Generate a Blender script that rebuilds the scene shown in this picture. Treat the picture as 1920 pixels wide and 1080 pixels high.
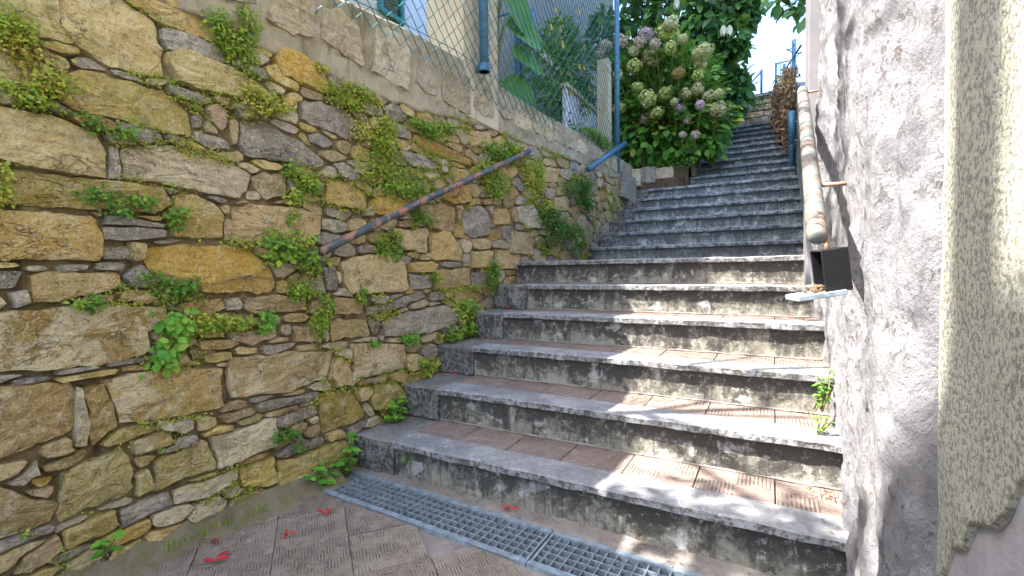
import bpy, bmesh, math, random
import numpy as np
from mathutils import Vector, Matrix, noise as mn

random.seed(7)
RNG = np.random.default_rng(11)
for o in list(bpy.data.objects):
    bpy.data.objects.remove(o)
SC = bpy.context.scene
COL = SC.collection

# ------------------------------------------------------------------ camera
cam_d = bpy.data.cameras.new('camera')
cam_d.sensor_width = 36.0
cam_d.lens = 878.35 / 1920 * 36.0
cam_d.clip_start = 0.02
cam_d.clip_end = 3000
cam = bpy.data.objects.new('camera', cam_d)
COL.objects.link(cam)
YAW, PITCH, ROLL, EYE = 0.505, -0.0328, -0.0102, 0.9062
_f = Vector((-math.sin(YAW), math.cos(YAW), 0)); _r = Vector((math.cos(YAW), math.sin(YAW), 0)); _u = Vector((0, 0, 1))
_F = _f * math.cos(PITCH) + _u * math.sin(PITCH)
_U = -_f * math.sin(PITCH) + _u * math.cos(PITCH)
_R = _r * math.cos(ROLL) + _U * math.sin(ROLL)
_U = -_r * math.sin(ROLL) + _U * math.cos(ROLL)
M4 = Matrix(((_R.x, _U.x, -_F.x, 0), (_R.y, _U.y, -_F.y, 0), (_R.z, _U.z, -_F.z, EYE), (0, 0, 0, 1)))
cam.matrix_world = M4
SC.camera = cam

# ------------------------------------------------------------------ light
SUN_TO = Vector((-1.0, -0.72, 1.60)).normalized()          # towards the sun
elev = math.asin(SUN_TO.z)
azim = math.atan2(SUN_TO.x, SUN_TO.y) % (2 * math.pi)       # clockwise from +Y
world = bpy.data.worlds.new('World')
SC.world = world
world.use_nodes = True
wnt = world.node_tree
sky = wnt.nodes.new('ShaderNodeTexSky')
sky.sky_type = 'NISHITA'
sky.sun_disc = False
sky.sun_elevation = elev
sky.sun_rotation = azim
sky.air_density = 1.0
sky.dust_density = 3.0
sky.ozone_density = 3.0
bg = wnt.nodes['Background']
bg.inputs['Strength'].default_value = 0.15
wnt.links.new(sky.outputs[0], bg.inputs['Color'])
sun_d = bpy.data.lights.new('sun', 'SUN')
sun_d.energy = 3.9
sun_d.angle = math.radians(0.53)
sun_d.color = (1.0, 0.95, 0.88)
sun = bpy.data.objects.new('sun', sun_d)
COL.objects.link(sun)
sun.location = (-20, -14, 32)
sun.rotation_euler = (-SUN_TO).to_track_quat('-Z', 'Y').to_euler()
SC.view_settings.view_transform = 'Standard'
SC.view_settings.look = 'None'
SC.view_settings.exposure = 2.5
SC.view_settings.gamma = 1.0
SC.view_settings.use_curve_mapping = False
SC.render.engine = 'CYCLES'
SC.cycles.max_bounces = 8
SC.cycles.diffuse_bounces = 5
SC.cycles.use_denoising = True


# ------------------------------------------------------------------ objects
def link(o, parent=None):
    COL.objects.link(o)
    if parent is not None:
        o.parent = parent
    return o

def tag(o, label=None, cat=None, group=None, kind=None):
    if label: o['label'] = label
    if cat: o['category'] = cat
    if group: o['group'] = group
    if kind: o['kind'] = kind
    return o

def empty(name, label=None, cat=None, group=None, kind=None, loc=(0, 0, 0), parent=None):
    o = bpy.data.objects.new(name, None)
    o.empty_display_size = 0.1
    o.location = loc
    link(o, parent)
    return tag(o, label, cat, group, kind)

def mesh_obj(name, verts, faces, mat, parent=None, smooth=False, attrs=None):
    me = bpy.data.meshes.new(name)
    me.from_pydata([tuple(v) for v in verts], [], [tuple(f) for f in faces])
    if smooth:
        me.polygons.foreach_set('use_smooth', [True] * len(me.polygons))
    if mat: me.materials.append(mat)
    if attrs:
        for k, vals in attrs.items():
            a = me.attributes.new(k, 'FLOAT', 'POINT')
            a.data.foreach_set('value', np.asarray(vals, dtype=np.float32))
    me.update()
    return link(bpy.data.objects.new(name, me), parent)

def bm_obj(name, bm, mat, parent=None, smooth=False):
    me = bpy.data.meshes.new(name)
    bmesh.ops.recalc_face_normals(bm, faces=bm.faces[:])
    bm.to_mesh(me); bm.free()
    if smooth:
        me.polygons.foreach_set('use_smooth', [True] * len(me.polygons))
    if mat: me.materials.append(mat)
    return link(bpy.data.objects.new(name, me), parent)

def inst(name, me, parent, mw):
    o = bpy.data.objects.new(name, me)
    o.matrix_local = mw
    return link(o, parent)

def bm_box(bm, x0, x1, y0, y1, z0, z1, bevel=0.0, rough=0.0, cuts=0, seed=0.0):
    r = bmesh.ops.create_cube(bm, size=1.0)
    vs = r['verts']
    for v in vs:
        v.co = Vector((x0 + (v.co.x + .5) * (x1 - x0), y0 + (v.co.y + .5) * (y1 - y0), z0 + (v.co.z + .5) * (z1 - z0)))
    es = list({e for v in vs for e in v.link_edges})
    if bevel > 0:
        r2 = bmesh.ops.bevel(bm, geom=es, offset=bevel, segments=2, affect='EDGES', profile=0.5)
        vs = list({v for f in r2['faces'] for v in f.verts} | {v for v in vs if v.is_valid})
    return vs

def box_obj(name, x0, x1, y0, y1, z0, z1, mat, parent=None, bevel=0.0):
    bm = bmesh.new()
    bm_box(bm, x0, x1, y0, y1, z0, z1, bevel)
    return bm_obj(name, bm, mat, parent)

def rough_box(name, x0, x1, y0, y1, z0, z1, mat, parent=None, nx=12, ny=3, nz=2, amp=.004, freq=9, bevel=.006, seed=0.):
    """box cut into cells along its length, edges chipped by noise"""
    bm = bmesh.new()
    xs = np.linspace(x0, x1, nx + 1)
    def ring(x):
        return [(x, y0 + bevel, z0), (x, y1, z0), (x, y1, z1), (x, (y0 + y1) / 2, z1), (x, y0 + bevel, z1), (x, y0, z1 - bevel), (x, y0, (z0 + z1) / 2), (x, y0, z0 + bevel * .6)]
    rows = []
    for x in xs:
        row = []
        for (a, b, c) in ring(x):
            n = mn.noise_vector(Vector((a * freq + seed, b * freq, c * freq * 1.5)))
            n2 = mn.noise_vector(Vector((a * freq * 3 + seed, b * freq * 3, c * freq * 3)))
            k = amp if (b < y1 - 1e-6) else 0
            if c > (z0 + z1) / 2: c += min(0, mn.noise(Vector((a * 1.9 + seed * 2, seed, 3.))) * amp * 1.1)
            row.append(bm.verts.new((a, b + n.y * k + n2.y * k * .6, c + n.z * k * .6 + n2.z * k * .4)))
        rows.append(row)
    m = len(rows[0])
    for i in range(nx):
        for j in range(m):
            bm.faces.new((rows[i][j], rows[i + 1][j], rows[i + 1][(j + 1) % m], rows[i][(j + 1) % m]))
    bm.faces.new(rows[0]); bm.faces.new(rows[-1][::-1])
    return bm_obj(name, bm, mat, parent)

def bm_tube(bm, pts, rad, seg=8, cap=True):
    pts = [Vector(p) for p in pts]
    rads = rad if isinstance(rad, (list, tuple)) else [rad] * len(pts)
    rings = []
    ref = None
    for i, p in enumerate(pts):
        if i == 0: t = pts[1] - p
        elif i == len(pts) - 1: t = p - pts[i - 1]
        else: t = pts[i + 1] - pts[i - 1]
        t = t.normalized() if t.length > 1e-9 else Vector((0, 0, 1))
        if ref is None or abs(ref.dot(t)) > .98:
            ref = Vector((0, 0, 1)) if abs(t.z) < .9 else Vector((1, 0, 0))
        a = t.cross(ref).normalized(); b = a.cross(t).normalized()
        ref = b
        rings.append([bm.verts.new(p + (a * math.cos(2 * math.pi * k / seg) + b * math.sin(2 * math.pi * k / seg)) * rads[i]) for k in range(seg)])
    for i in range(len(rings) - 1):
        for k in range(seg):
            bm.faces.new((rings[i][k], rings[i][(k + 1) % seg], rings[i + 1][(k + 1) % seg], rings[i + 1][k]))
    if cap:
        bm.faces.new(rings[0][::-1]); bm.faces.new(rings[-1])

def tube_obj(name, pts, rad, mat, parent=None, seg=10, smooth=True):
    bm = bmesh.new()
    bm_tube(bm, pts, rad, seg)
    return bm_obj(name, bm, mat, parent, smooth)

def fbm(x, y, z, o=4):
    return mn.fractal(Vector((x, y, z)), 1.0, 2.0, o)


# ------------------------------------------------------------------ materials
class Mat:
    def __init__(self, name):
        self.m = bpy.data.materials.new(name)
        self.m.use_nodes = True
        self.nt = self.m.node_tree
        self.b = self.nt.nodes['Principled BSDF']
        self.b.inputs['Roughness'].default_value = .85
        self.b.inputs['Specular IOR Level'].default_value = .25
        self._co = None
        self._rnd = None
    def n(self, t): return self.nt.nodes.new(t)
    def put(self, sock, v):
        if hasattr(v, 'is_output'): self.nt.links.new(v, sock)
        else: sock.default_value = v
    def co(self, scale=(1, 1, 1), offset=True, rot=None):
        if self._co is None:
            self._co = self.n('ShaderNodeTexCoord').outputs['Object']
        v = self._co
        if rot is not None:
            r = self.n('ShaderNodeVectorRotate'); r.rotation_type = 'EULER_XYZ'
            self.put(r.inputs['Vector'], v); r.inputs['Rotation'].default_value = rot
            v = r.outputs[0]
        m = self.n('ShaderNodeVectorMath'); m.operation = 'MULTIPLY'
        self.put(m.inputs[0], v); m.inputs[1].default_value = scale
        v = m.outputs[0]
        if offset:
            a = self.n('ShaderNodeVectorMath'); a.operation = 'ADD'
            s = self.n('ShaderNodeMath'); s.operation = 'MULTIPLY'
            self.put(s.inputs[0], self.rnd()); s.inputs[1].default_value = 53.0
            self.put(a.inputs[0], v); self.put(a.inputs[1], s.outputs[0])
            v = a.outputs[0]
        return v
    def rnd(self):
        if self._rnd is None: self._rnd = self.n('ShaderNodeObjectInfo').outputs['Random']
        return self._rnd
    def noise(self, v, s, d=5, r=.6, dist=0.):
        t = self.n('ShaderNodeTexNoise')
        self.put(t.inputs['Vector'], v); t.inputs['Scale'].default_value = s
        t.inputs['Detail'].default_value = d; t.inputs['Roughness'].default_value = r
        t.inputs['Distortion'].default_value = dist
        return t.outputs['Fac']
    def voro(self, v, s, feat='F1', out='Distance', rnd=1.0):
        t = self.n('ShaderNodeTexVoronoi'); t.feature = feat
        self.put(t.inputs['Vector'], v); t.inputs['Scale'].default_value = s
        t.inputs['Randomness'].default_value = rnd
        return t.outputs[out]
    def step(self, f, lo, hi, a=0., b=1.):
        t = self.n('ShaderNodeMapRange'); t.interpolation_type = 'SMOOTHSTEP'
        self.put(t.inputs['Value'], f)
        t.inputs['From Min'].default_value = lo; t.inputs['From Max'].default_value = hi
        t.inputs['To Min'].default_value = a; t.inputs['To Max'].default_value = b
        return t.outputs[0]
    def math(self, op, a, b=0.):
        t = self.n('ShaderNodeMath'); t.operation = op
        self.put(t.inputs[0], a); self.put(t.inputs[1], b)
        return t.outputs[0]
    def mix(self, f, a, b, mode='MIX'):
        t = self.n('ShaderNodeMix'); t.data_type = 'RGBA'; t.blend_type = mode
        self.put(t.inputs[0], f)
        for i, c in ((6, a), (7, b)):
            if isinstance(c, tuple) and len(c) == 3: c = c + (1.0,)
            self.put(t.inputs[i], c)
        return t.outputs[2]
    def ramp(self, f, stops):
        t = self.n('ShaderNodeValToRGB')
        el = t.color_ramp.elements
        while len(el) < len(stops): el.new(.5)
        for e, (p, c) in zip(el, stops):
            e.position = p; e.color = c + (1.0,)
        self.put(t.inputs[0], f)
        return t.outputs[0]
    def sep(self, v):
        s = self.n('ShaderNodeSeparateXYZ'); self.put(s.inputs[0], v); return s.outputs
    def bump(self, h, strength=.5, dist=.01, prev=None):
        t = self.n('ShaderNodeBump')
        t.inputs['Strength'].default_value = strength; t.inputs['Distance'].default_value = dist
        self.put(t.inputs['Height'], h)
        if prev is not None: self.put(t.inputs['Normal'], prev)
        return t.outputs[0]
    def done(self, color, rough=None, normal=None, metal=None, spec=None):
        if isinstance(color, tuple) and len(color) == 3: color = color + (1.0,)
        self.put(self.b.inputs['Base Color'], color)
        if rough is not None: self.put(self.b.inputs['Roughness'], rough)
        if normal is not None: self.put(self.b.inputs['Normal'], normal)
        if metal is not None: self.b.inputs['Metallic'].default_value = metal
        if spec is not None: self.b.inputs['Specular IOR Level'].default_value = spec
        return self.m

def stone_mat(name, c1, c2, c3, lichen=.0, moss=.3, vein=.2, strata=.5):
    g = Mat(name)
    v = g.co()
    big = g.noise(v, 4.5, 6, .62, .6)
    mid = g.noise(v, 17, 6, .7, .3)
    fine = g.noise(v, 62, 7, .78, .3)
    vs = g.co((3., 3., 22.))
    st = g.noise(vs, 1.6, 5, .65, .5)
    c = g.mix(g.step(big, .36, .64), c1, c2)
    c = g.mix(g.step(mid, .42, .66, 0, .85), c, c3)
    c = g.mix(g.math('MULTIPLY', g.step(st, .54, .62), strata * .7), c, tuple(x * .5 for x in c1))
    # per stone value shift
    hv = g.n('ShaderNodeHueSaturation')
    g.put(hv.inputs['Color'], c)
    g.put(hv.inputs['Value'], g.math('ADD', g.math('MULTIPLY', g.rnd(), .5), .76))
    g.put(hv.inputs['Saturation'], g.math('ADD', g.math('MULTIPLY', g.math('FRACT', g.math('MULTIPLY', g.rnd(), 7.3)), .35), .98))
    c = hv.outputs[0]
    # moss film
    mo = g.noise(g.co((1, 1, 1)), 7.5, 5, .6, .8)
    c = g.mix(g.math('MULTIPLY', g.step(mo, .5, .64), moss), c, (.21, .19, .045))
    # pale lichen crust
    li = g.noise(v, 8.5, 8, .72, .4)
    lm = g.step(li, .60 - lichen * .22, .64 - lichen * .2)
    c = g.mix(g.math('MULTIPLY', lm, min(1, .35 + lichen * .6)), c, (.60, .51, .33))
    # quartz veins
    wv = g.voro(g.mix(.12, g.co((1.0, 2.1, .7), rot=(.5, .2, .1)), g.n('ShaderNodeTexNoise').outputs['Color']), 4.2, 'DISTANCE_TO_EDGE')
    vm = g.math('MULTIPLY', g.step(wv, .018, .006), g.step(g.noise(v, 3.1, 2), .48, .54))
    c = g.mix(g.math('MULTIPLY', vm, vein), c, (.62, .57, .46))
    # dark pits and cracks
    ck = g.voro(g.mix(.22, g.co((1, 1, 1.9)), g.n('ShaderNodeTexNoise').outputs['Color']), 5.5, 'DISTANCE_TO_EDGE')
    cm = g.math('MULTIPLY', g.step(ck, .022, .004), g.step(g.noise(v, 5.3, 3), .5, .6))
    c = g.mix(g.math('MULTIPLY', cm, .35), c, (.05, .04, .03))
    sp = g.step(fine, .55, .64)
    c = g.mix(g.math('MULTIPLY', sp, .62), c, tuple(x * .28 for x in c1))
    c = g.mix(g.math('MULTIPLY', g.step(fine, .45, .36), .50), c, (.62, .56, .44))
    gr = g.noise(v, 150, 3, .7)
    c = g.mix(g.math('MULTIPLY', g.step(gr, .56, .64), .5), c, tuple(x * .22 for x in c1))
    c = g.mix(g.math('MULTIPLY', g.step(gr, .44, .37), .35), c, (.66, .58, .42))
    h = g.math('ADD', g.math('MULTIPLY', mid, 1.0), g.math('MULTIPLY', fine, .3))
    h = g.math('ADD', h, g.math('MULTIPLY', st, .3))
    h = g.math('SUBTRACT', h, g.math('MULTIPLY', cm, .6))
    h = g.math('ADD', h, g.math('MULTIPLY', lm, .12))
    nrm = g.bump(h, .9, .018)
    return g.done(c, .88, nrm)

MAT = {}
MAT['o'] = stone_mat('stone_ochre', (.49, .35, .155), (.42, .29, .125), (.55, .44, .24), 0., .35, .35, .35)
MAT['y'] = stone_mat('stone_olive', (.47, .38, .16), (.39, .31, .13), (.53, .45, .25), .1, .55, .45, .4)
MAT['t'] = stone_mat('stone_tan', (.52, .41, .21), (.43, .335, .165), (.58, .48, .29), .2, .3, .3, .5)
MAT['g'] = stone_mat('stone_slate', (.31, .275, .235), (.21, .19, .175), (.41, .365, .29), .1, .15, .6, .85)
MAT['h'] = stone_mat('stone_pale_grey', (.46, .40, .29), (.37, .32, .24), (.53, .46, .34), .2, .25, .3, .7)
MAT['b'] = stone_mat('stone_brown', (.40, .30, .17), (.32, .24, .14), (.48, .37, .23), .15, .25, .5, .75)
MAT['k'] = stone_mat('stone_brown_crusted', (.45, .34, .18), (.37, .27, .14), (.52, .42, .25), .62, .3, .5, .5)
MAT['w'] = stone_mat('stone_crusted', (.52, .45, .32), (.44, .38, .27), (.58, .52, .40), .8, .2, .2, .4)
MAT['p'] = stone_mat('stone_pink', (.50, .33, .22), (.46, .32, .22), (.52, .41, .31), .3, .1, .2, .2)

def plaster(name, c1, c2, dark, scale=6., bump=.5, bd=.01, stain=.5, fine=90):
    g = Mat(name)
    v = g.co()
    a = g.noise(v, scale, 7, .65, .5)
    b = g.noise(v, fine, 5, .7)
    s = g.noise(g.co((4, 4, .8)), 2.2, 6, .65, .3)
    c = g.mix(g.step(a, .35, .65), c1, c2)
    c = g.mix(g.math('MULTIPLY', g.step(s, .52, .68), stain), c, dark)
    c = g.mix(g.math('MULTIPLY', g.step(b, .55, .75), stain * .8), c, dark)
    h = g.math('ADD', a, g.math('MULTIPLY', b, .35))
    return g.done(c, .9, g.bump(h, bump, bd))

MAT['mortar'] = plaster('mortar', (.16, .125, .068), (.25, .20, .115), (.05, .038, .022), 16, 1., .015, .85)
MAT['band'] = plaster('weathered_cement', (.42, .37, .27), (.31, .27, .185), (.15, .12, .06), 7, .9, .014, .8)
MAT['pillar'] = plaster('cream_cement', (.55, .49, .36), (.47, .41, .29), (.24, .2, .13), 5, .4, .006, .4)
MAT['house'] = plaster('house_cream_stucco', (.62, .56, .44), (.56, .5, .38), (.35, .3, .22), 3, .3, .004, .25)
MAT['housewhite'] = plaster('house_white_plaster', (.72, .72, .78), (.68, .68, .76), (.5, .5, .55), 2, .15, .003, .12)
MAT['grey_house'] = plaster('house_grey_stucco', (.26, .26, .27), (.22, .22, .24), (.12, .12, .13), 3, .3, .004, .3)
MAT['soil'] = plaster('soil', (.10, .07, .045), (.14, .10, .06), (.04, .03, .02), 12, 1., .03, .6)
MAT['skirt'] = plaster('mossy_mortar_skirt', (.22, .19, .13), (.17, .155, .075), (.07, .065, .03), 14, .9, .012, .6, 70)

def riser_mat(name, base, base2, dark, pale, amt, palelvl, sy=1.0):
    """step fronts: old render, black stains, pale places where it has flaked"""
    g = Mat(name)
    v = g.co()
    a = g.noise(g.co((1.6, 1, .8)), 5.0, 8, .68, .7)
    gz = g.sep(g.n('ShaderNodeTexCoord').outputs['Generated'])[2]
    f = g.noise(v, 38, 7, .75, .3)
    ff = g.noise(v, 150, 4, .7)
    c = g.mix(g.step(g.noise(v, 9, 5), .4, .6), base, base2)
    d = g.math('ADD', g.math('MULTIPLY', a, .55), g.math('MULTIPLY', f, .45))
    d = g.math('ADD', d, g.math('MULTIPLY', g.math('SUBTRACT', gz, .55), .17))  # darkens towards the top of each step front
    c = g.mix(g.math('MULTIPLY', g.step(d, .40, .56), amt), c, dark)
    pm = g.noise(g.co((1.3, 1, 1.7)), 5.6, 7, .62, .5)
    pk = g.step(g.math('ADD', g.math('MULTIPLY', pm, .8), g.math('MULTIPLY', f, .2)), palelvl - .03, palelvl + .03)
    c = g.mix(g.math('MULTIPLY', pk, .7), c, pale)
    sk = g.noise(g.co((16, 3, .9)), 1.6, 5, .65)
    c = g.mix(g.math('MULTIPLY', g.step(sk, .53, .62), .55), c, tuple(x * 1.2 for x in dark))
    c = g.mix(g.math('MULTIPLY', g.step(ff, .58, .66), .6), c, (.03, .03, .03))
    c = g.mix(g.math('MULTIPLY', g.step(f, .42, .34), .55), c, pale)
    h = g.math('ADD', g.math('MULTIPLY', f, .6), g.math('MULTIPLY', ff, .25))
    h = g.math('SUBTRACT', h, g.math('MULTIPLY', pk, .3))
    return g.done(c, .88, g.bump(h, .8, .008))
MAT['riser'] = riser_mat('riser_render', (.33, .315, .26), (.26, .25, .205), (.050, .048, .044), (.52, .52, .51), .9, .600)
MAT['riser_up'] = riser_mat('riser_render_bluish', (.33, .35, .34), (.26, .285, .28), (.055, .065, .070), (.52, .55, .54), .75, .59)  # bluish variant for the upper flight

def marble_mat(name, c1, c2, edge):
    g = Mat(name)
    v = g.co()
    a = g.noise(v, 6, 6, .6, .4)
    f = g.noise(v, 55, 6, .72)
    ff = g.noise(v, 210, 3, .7)
    c = g.mix(g.step(a, .4, .62), c1, c2)
    nz = g.sep(g.n('ShaderNodeNewGeometry').outputs['Normal'])[2]
    front = g.step(nz, .75, .25)
    stain = g.math('ADD', g.math('MULTIPLY', f, .6), g.math('MULTIPLY', g.noise(v, 14, 6, .7), .4))
    c = g.mix(g.math('MULTIPLY', g.step(stain, .44, .56), g.math('ADD', g.math('MULTIPLY', front, .6), .34)), c, edge)
    c = g.mix(g.math('MULTIPLY', g.step(ff, .57, .68), .4), c, tuple(x * .35 for x in c1))
    c = g.mix(g.math('MULTIPLY', g.step(g.noise(v, 22, 8, .75, .5), .62, .66), .6), c, (.72, .72, .70))
    h = g.math('ADD', f, g.math('MULTIPLY', ff, .4))
    return g.done(c, .65, g.bump(h, .5, .005), spec=.3)
MAT['filler'] = marble_mat('cement_filler', (.19, .18, .17), (.27, .26, .245), (.05, .05, .048))
MAT['marble'] = marble_mat('worn_marble', (.25, .255, .27), (.36, .36, .365), (.075, .072, .06))
MAT['marble_up'] = marble_mat('worn_marble_bluish', (.24, .27, .29), (.38, .40, .41), (.045, .055, .06))  # bluer marble for the upper flight

def paver_mat(name, c1, c2, block, rib):
    g = Mat(name)
    v = g.co((1, 1, 1), offset=False)
    x, y, z = g.sep(v)
    # basket weave: blocks of ribs alternate direction
    bx = g.math('FLOOR', g.math('DIVIDE', x, block)); by = g.math('FLOOR', g.math('DIVIDE', y, block))
    ch = g.math('FLOORED_MODULO', g.math('ADD', bx, by), 2.0)
    wob = g.math('MULTIPLY', g.noise(g.co(), 30, 3), .004)
    px = g.math('PINGPONG', g.math('ADD', x, wob), rib / 2); py = g.math('PINGPONG', g.math('ADD', y, wob), rib / 2)
    mixf = g.n('ShaderNodeMix'); mixf.data_type = 'FLOAT'
    g.put(mixf.inputs[0], ch); g.put(mixf.inputs[2], px); g.put(mixf.inputs[3], py)
    r = g.math('DIVIDE', mixf.outputs[0], rib / 2)
    groove = g.step(r, .45, .1)
    w = g.co()
    a = g.noise(w, 5, 6, .65, .4); f = g.noise(w, 70, 5, .7); m = g.noise(w, 20, 7, .7)
    wear = g.step(m, .60, .36)
    groove = g.math('MULTIPLY', groove, wear)
    c = g.mix(g.step(a, .35, .65), c1, c2)
    hv = g.n('ShaderNodeHueSaturation'); g.put(hv.inputs['Color'], c)
    g.put(hv.inputs['Value'], g.math('ADD', g.math('MULTIPLY', g.rnd(), .16), .92))
    c = hv.outputs[0]
    c = g.mix(g.math('MULTIPLY', groove, .55), c, (.06, .045, .045))
    c = g.mix(g.math('MULTIPLY', g.step(f, .56, .7), .5), c, (.07, .05, .05))
    c = g.mix(g.math('MULTIPLY', g.step(g.noise(w, 26, 8, .78, .4), .60, .66), .75), c, (.50, .47, .45))
    h = g.math('SUBTRACT', g.math('MULTIPLY', f, .35), groove)
    return g.done(c, .85, g.bump(h, .9, .006))
MAT['paver'] = paver_mat('ribbed_clinker_tile', (.235, .19, .15), (.30, .25, .20), .043, .0096)
MAT['tread_tile'] = paver_mat('tread_clinker_tile', (.23, .175, .15), (.28, .22, .185), .122, .0125)
MAT['cement'] = plaster('joint_cement', (.24, .21, .19), (.31, .28, .25), (.09, .08, .075), 12, .8, .01, .7)
MAT['asphalt'] = plaster('asphalt', (.055, .053, .05), (.045, .044, .042), (.03, .03, .03), 5, .6, .01, .4)
MAT['grass'] = plaster('rough_grass', (.07, .11, .03), (.10, .13, .04), (.05, .06, .02), 2, .9, .05, .4)

# rough hand thrown render of the right wall
def rough_render():
    g = Mat('rough_thrown_render')
    v = g.co((1, 1, .7))
    a = g.noise(v, 9, 8, .68, .6)
    f = g.noise(v, 46, 7, .72, .4)
    ff = g.noise(v, 170, 4, .7)
    c = g.mix(g.step(a, .36, .62), (.31, .305, .315), (.22, .215, .23))
    pit = g.math('MULTIPLY', g.step(f, .55, .62), g.step(g.noise(v, 5.5, 4), .40, .60))
    c = g.mix(g.math('MULTIPLY', pit, .85), c, (.14, .115, .09))
    c = g.mix(g.math('MULTIPLY', g.step(g.noise(g.co((3, 3, .6)), 3, 5), .55, .7), .35), c, (.48, .42, .36))
    ck = g.voro(g.mix(.25, g.co((1, 1, .8)), g.n('ShaderNodeTexNoise').outputs['Color']), 2.7, 'DISTANCE_TO_EDGE')
    cm = g.math('MULTIPLY', g.step(ck, .012, .003), g.step(g.noise(v, 3.3, 3), .5, .58))
    c = g.mix(g.math('MULTIPLY', cm, .8), c, (.10, .08, .06))
    h = g.math('ADD', g.math('MULTIPLY', a, .8), g.math('MULTIPLY', f, .55))
    h = g.math('ADD', h, g.math('MULTIPLY', ff, .16))
    h = g.math('SUBTRACT', h, g.math('MULTIPLY', pit, .35))
    return g.done(c, .88, g.bump(h, 1., .032))
MAT['render'] = rough_render()
MAT['pilaster'] = plaster('pilaster_render', (.20, .19, .20), (.17, .165, .175), (.11, .105, .11), 6, .4, .005, .35)  # grey set dark to stand in for shade on the pilaster face

def stucco():
    g = Mat('cream_grain_stucco')
    v = g.co()
    f = g.noise(v, 120, 6, .68, .3)
    ff = g.noise(v, 330, 4, .7)
    a = g.noise(v, 5, 6, .6)
    c = g.mix(g.step(a, .35, .65), (.70, .68, .56), (.63, .62, .52))
    c = g.mix(g.math('MULTIPLY', g.step(f, .53, .43), .8), c, (.25, .25, .20))
    c = g.mix(g.math('MULTIPLY', g.step(ff, .58, .7), .4), c, (.2, .2, .15))
    h = g.math('ADD', f, g.math('MULTIPLY', ff, .4))
    return g.done(c, .9, g.bump(h, 1., .011))
MAT['stucco'] = stucco()
MAT['bare_render'] = plaster('bare_grey_render', (.42, .41, .44), (.36, .35, .38), (.22, .22, .24), 18, .8, .006, .4, 130)

def paint(name, c, rust=(.25, .10, .05), amt=.25, metal=0., rough=.45, streak=(1, 1, 1), lvl=.56):
    g = Mat(name)
    v = g.co(streak)
    a = g.noise(v, 14, 7, .7, .4)
    f = g.noise(v, 120, 3, .6)
    m = g.step(a, lvl, lvl + .04)
    cc = g.mix(g.step(g.noise(v, 30, 4), .35, .65), tuple(x * .78 for x in c), tuple(min(1, x * 1.2) for x in c))
    cc = g.mix(g.math('MULTIPLY', m, amt), cc, rust)
    h = g.math('SUBTRACT', g.math('MULTIPLY', f, .2), m)
    return g.done(cc, g.step(m, 0, 1, rough, .85), g.bump(h, .3, .003), metal, .5)
MAT['blue'] = paint('blue_painted_steel', (.045, .16, .27), (.12, .09, .07), .5)
MAT['rail_left'] = paint('worn_dark_rail_paint', (.055, .075, .085), (.36, .17, .115), .9, 0, .5, (1, .6, .6), .505)
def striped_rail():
    """right rail: greenish paint with brown and dark bands along its length"""
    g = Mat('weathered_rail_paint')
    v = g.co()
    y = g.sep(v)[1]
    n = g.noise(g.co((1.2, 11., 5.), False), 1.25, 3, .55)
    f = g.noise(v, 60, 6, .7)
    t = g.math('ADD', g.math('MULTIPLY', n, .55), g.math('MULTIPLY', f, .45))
    c = g.ramp(t, [(.36, (.06, .065, .07)), (.43, (.13, .17, .17)), (.49, (.19, .17, .15)), (.54, (.19, .14, .105)), (.58, (.05, .045, .045))])  # brown and dark bands along the rail
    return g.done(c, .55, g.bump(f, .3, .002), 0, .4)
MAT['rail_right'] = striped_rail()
MAT['rust'] = paint('rusty_steel', (.30, .16, .10), (.45, .22, .12), .6)
MAT['galv'] = paint('galvanised_steel', (.30, .37, .43), (.18, .16, .14), .35, .35, .5)
MAT['galv_dark'] = paint('galvanised_bars', (.28, .34, .38), (.14, .12, .10), .4, .3, .5)
MAT['teal'] = paint('teal_shutter_paint', (.02, .20, .19), (.05, .1, .1), .3)
MAT['wire'] = paint('green_coated_wire', (.025, .13, .12), (.08, .07, .05), .3)
MAT['black'] = paint('black_coated_metal', (.010, .009, .012), (.03, .025, .025), .15, 0, .55)
MAT['tray'] = paint('bluish_tray_metal', (.42, .50, .56), (.2, .2, .2), .25, .2, .35)
MAT['gate'] = paint('dark_gate_paint', (.05, .09, .14), (.12, .09, .07), .4)
MAT['bark'] = plaster('bark', (.13, .09, .06), (.19, .14, .09), (.05, .035, .025), 14, 1., .02, .6)
MAT['stem'] = plaster('woody_stem', (.24, .15, .08), (.32, .22, .12), (.10, .06, .04), 20, .6, .005, .5)
MAT['greenstem'] = plaster('green_stem', (.14, .17, .05), (.18, .16, .06), (.08, .06, .03), 20, .4, .003, .4)
MAT['dark'] = plaster('channel_dark_brown', (.05, .045, .04), (.07, .06, .05), (.02, .02, .02), 12, .8, .02, .6)  # dark brown colour of the drain channel
MAT['roof'] = plaster('roof_tiles', (.32, .15, .09), (.26, .12, .08), (.12, .08, .06), 8, .8, .03, .5)

def glass():
    g = Mat('window_glass')
    return g.done((.05, .06, .07), .08, None, 0, .6)
MAT['glass'] = glass()

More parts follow.
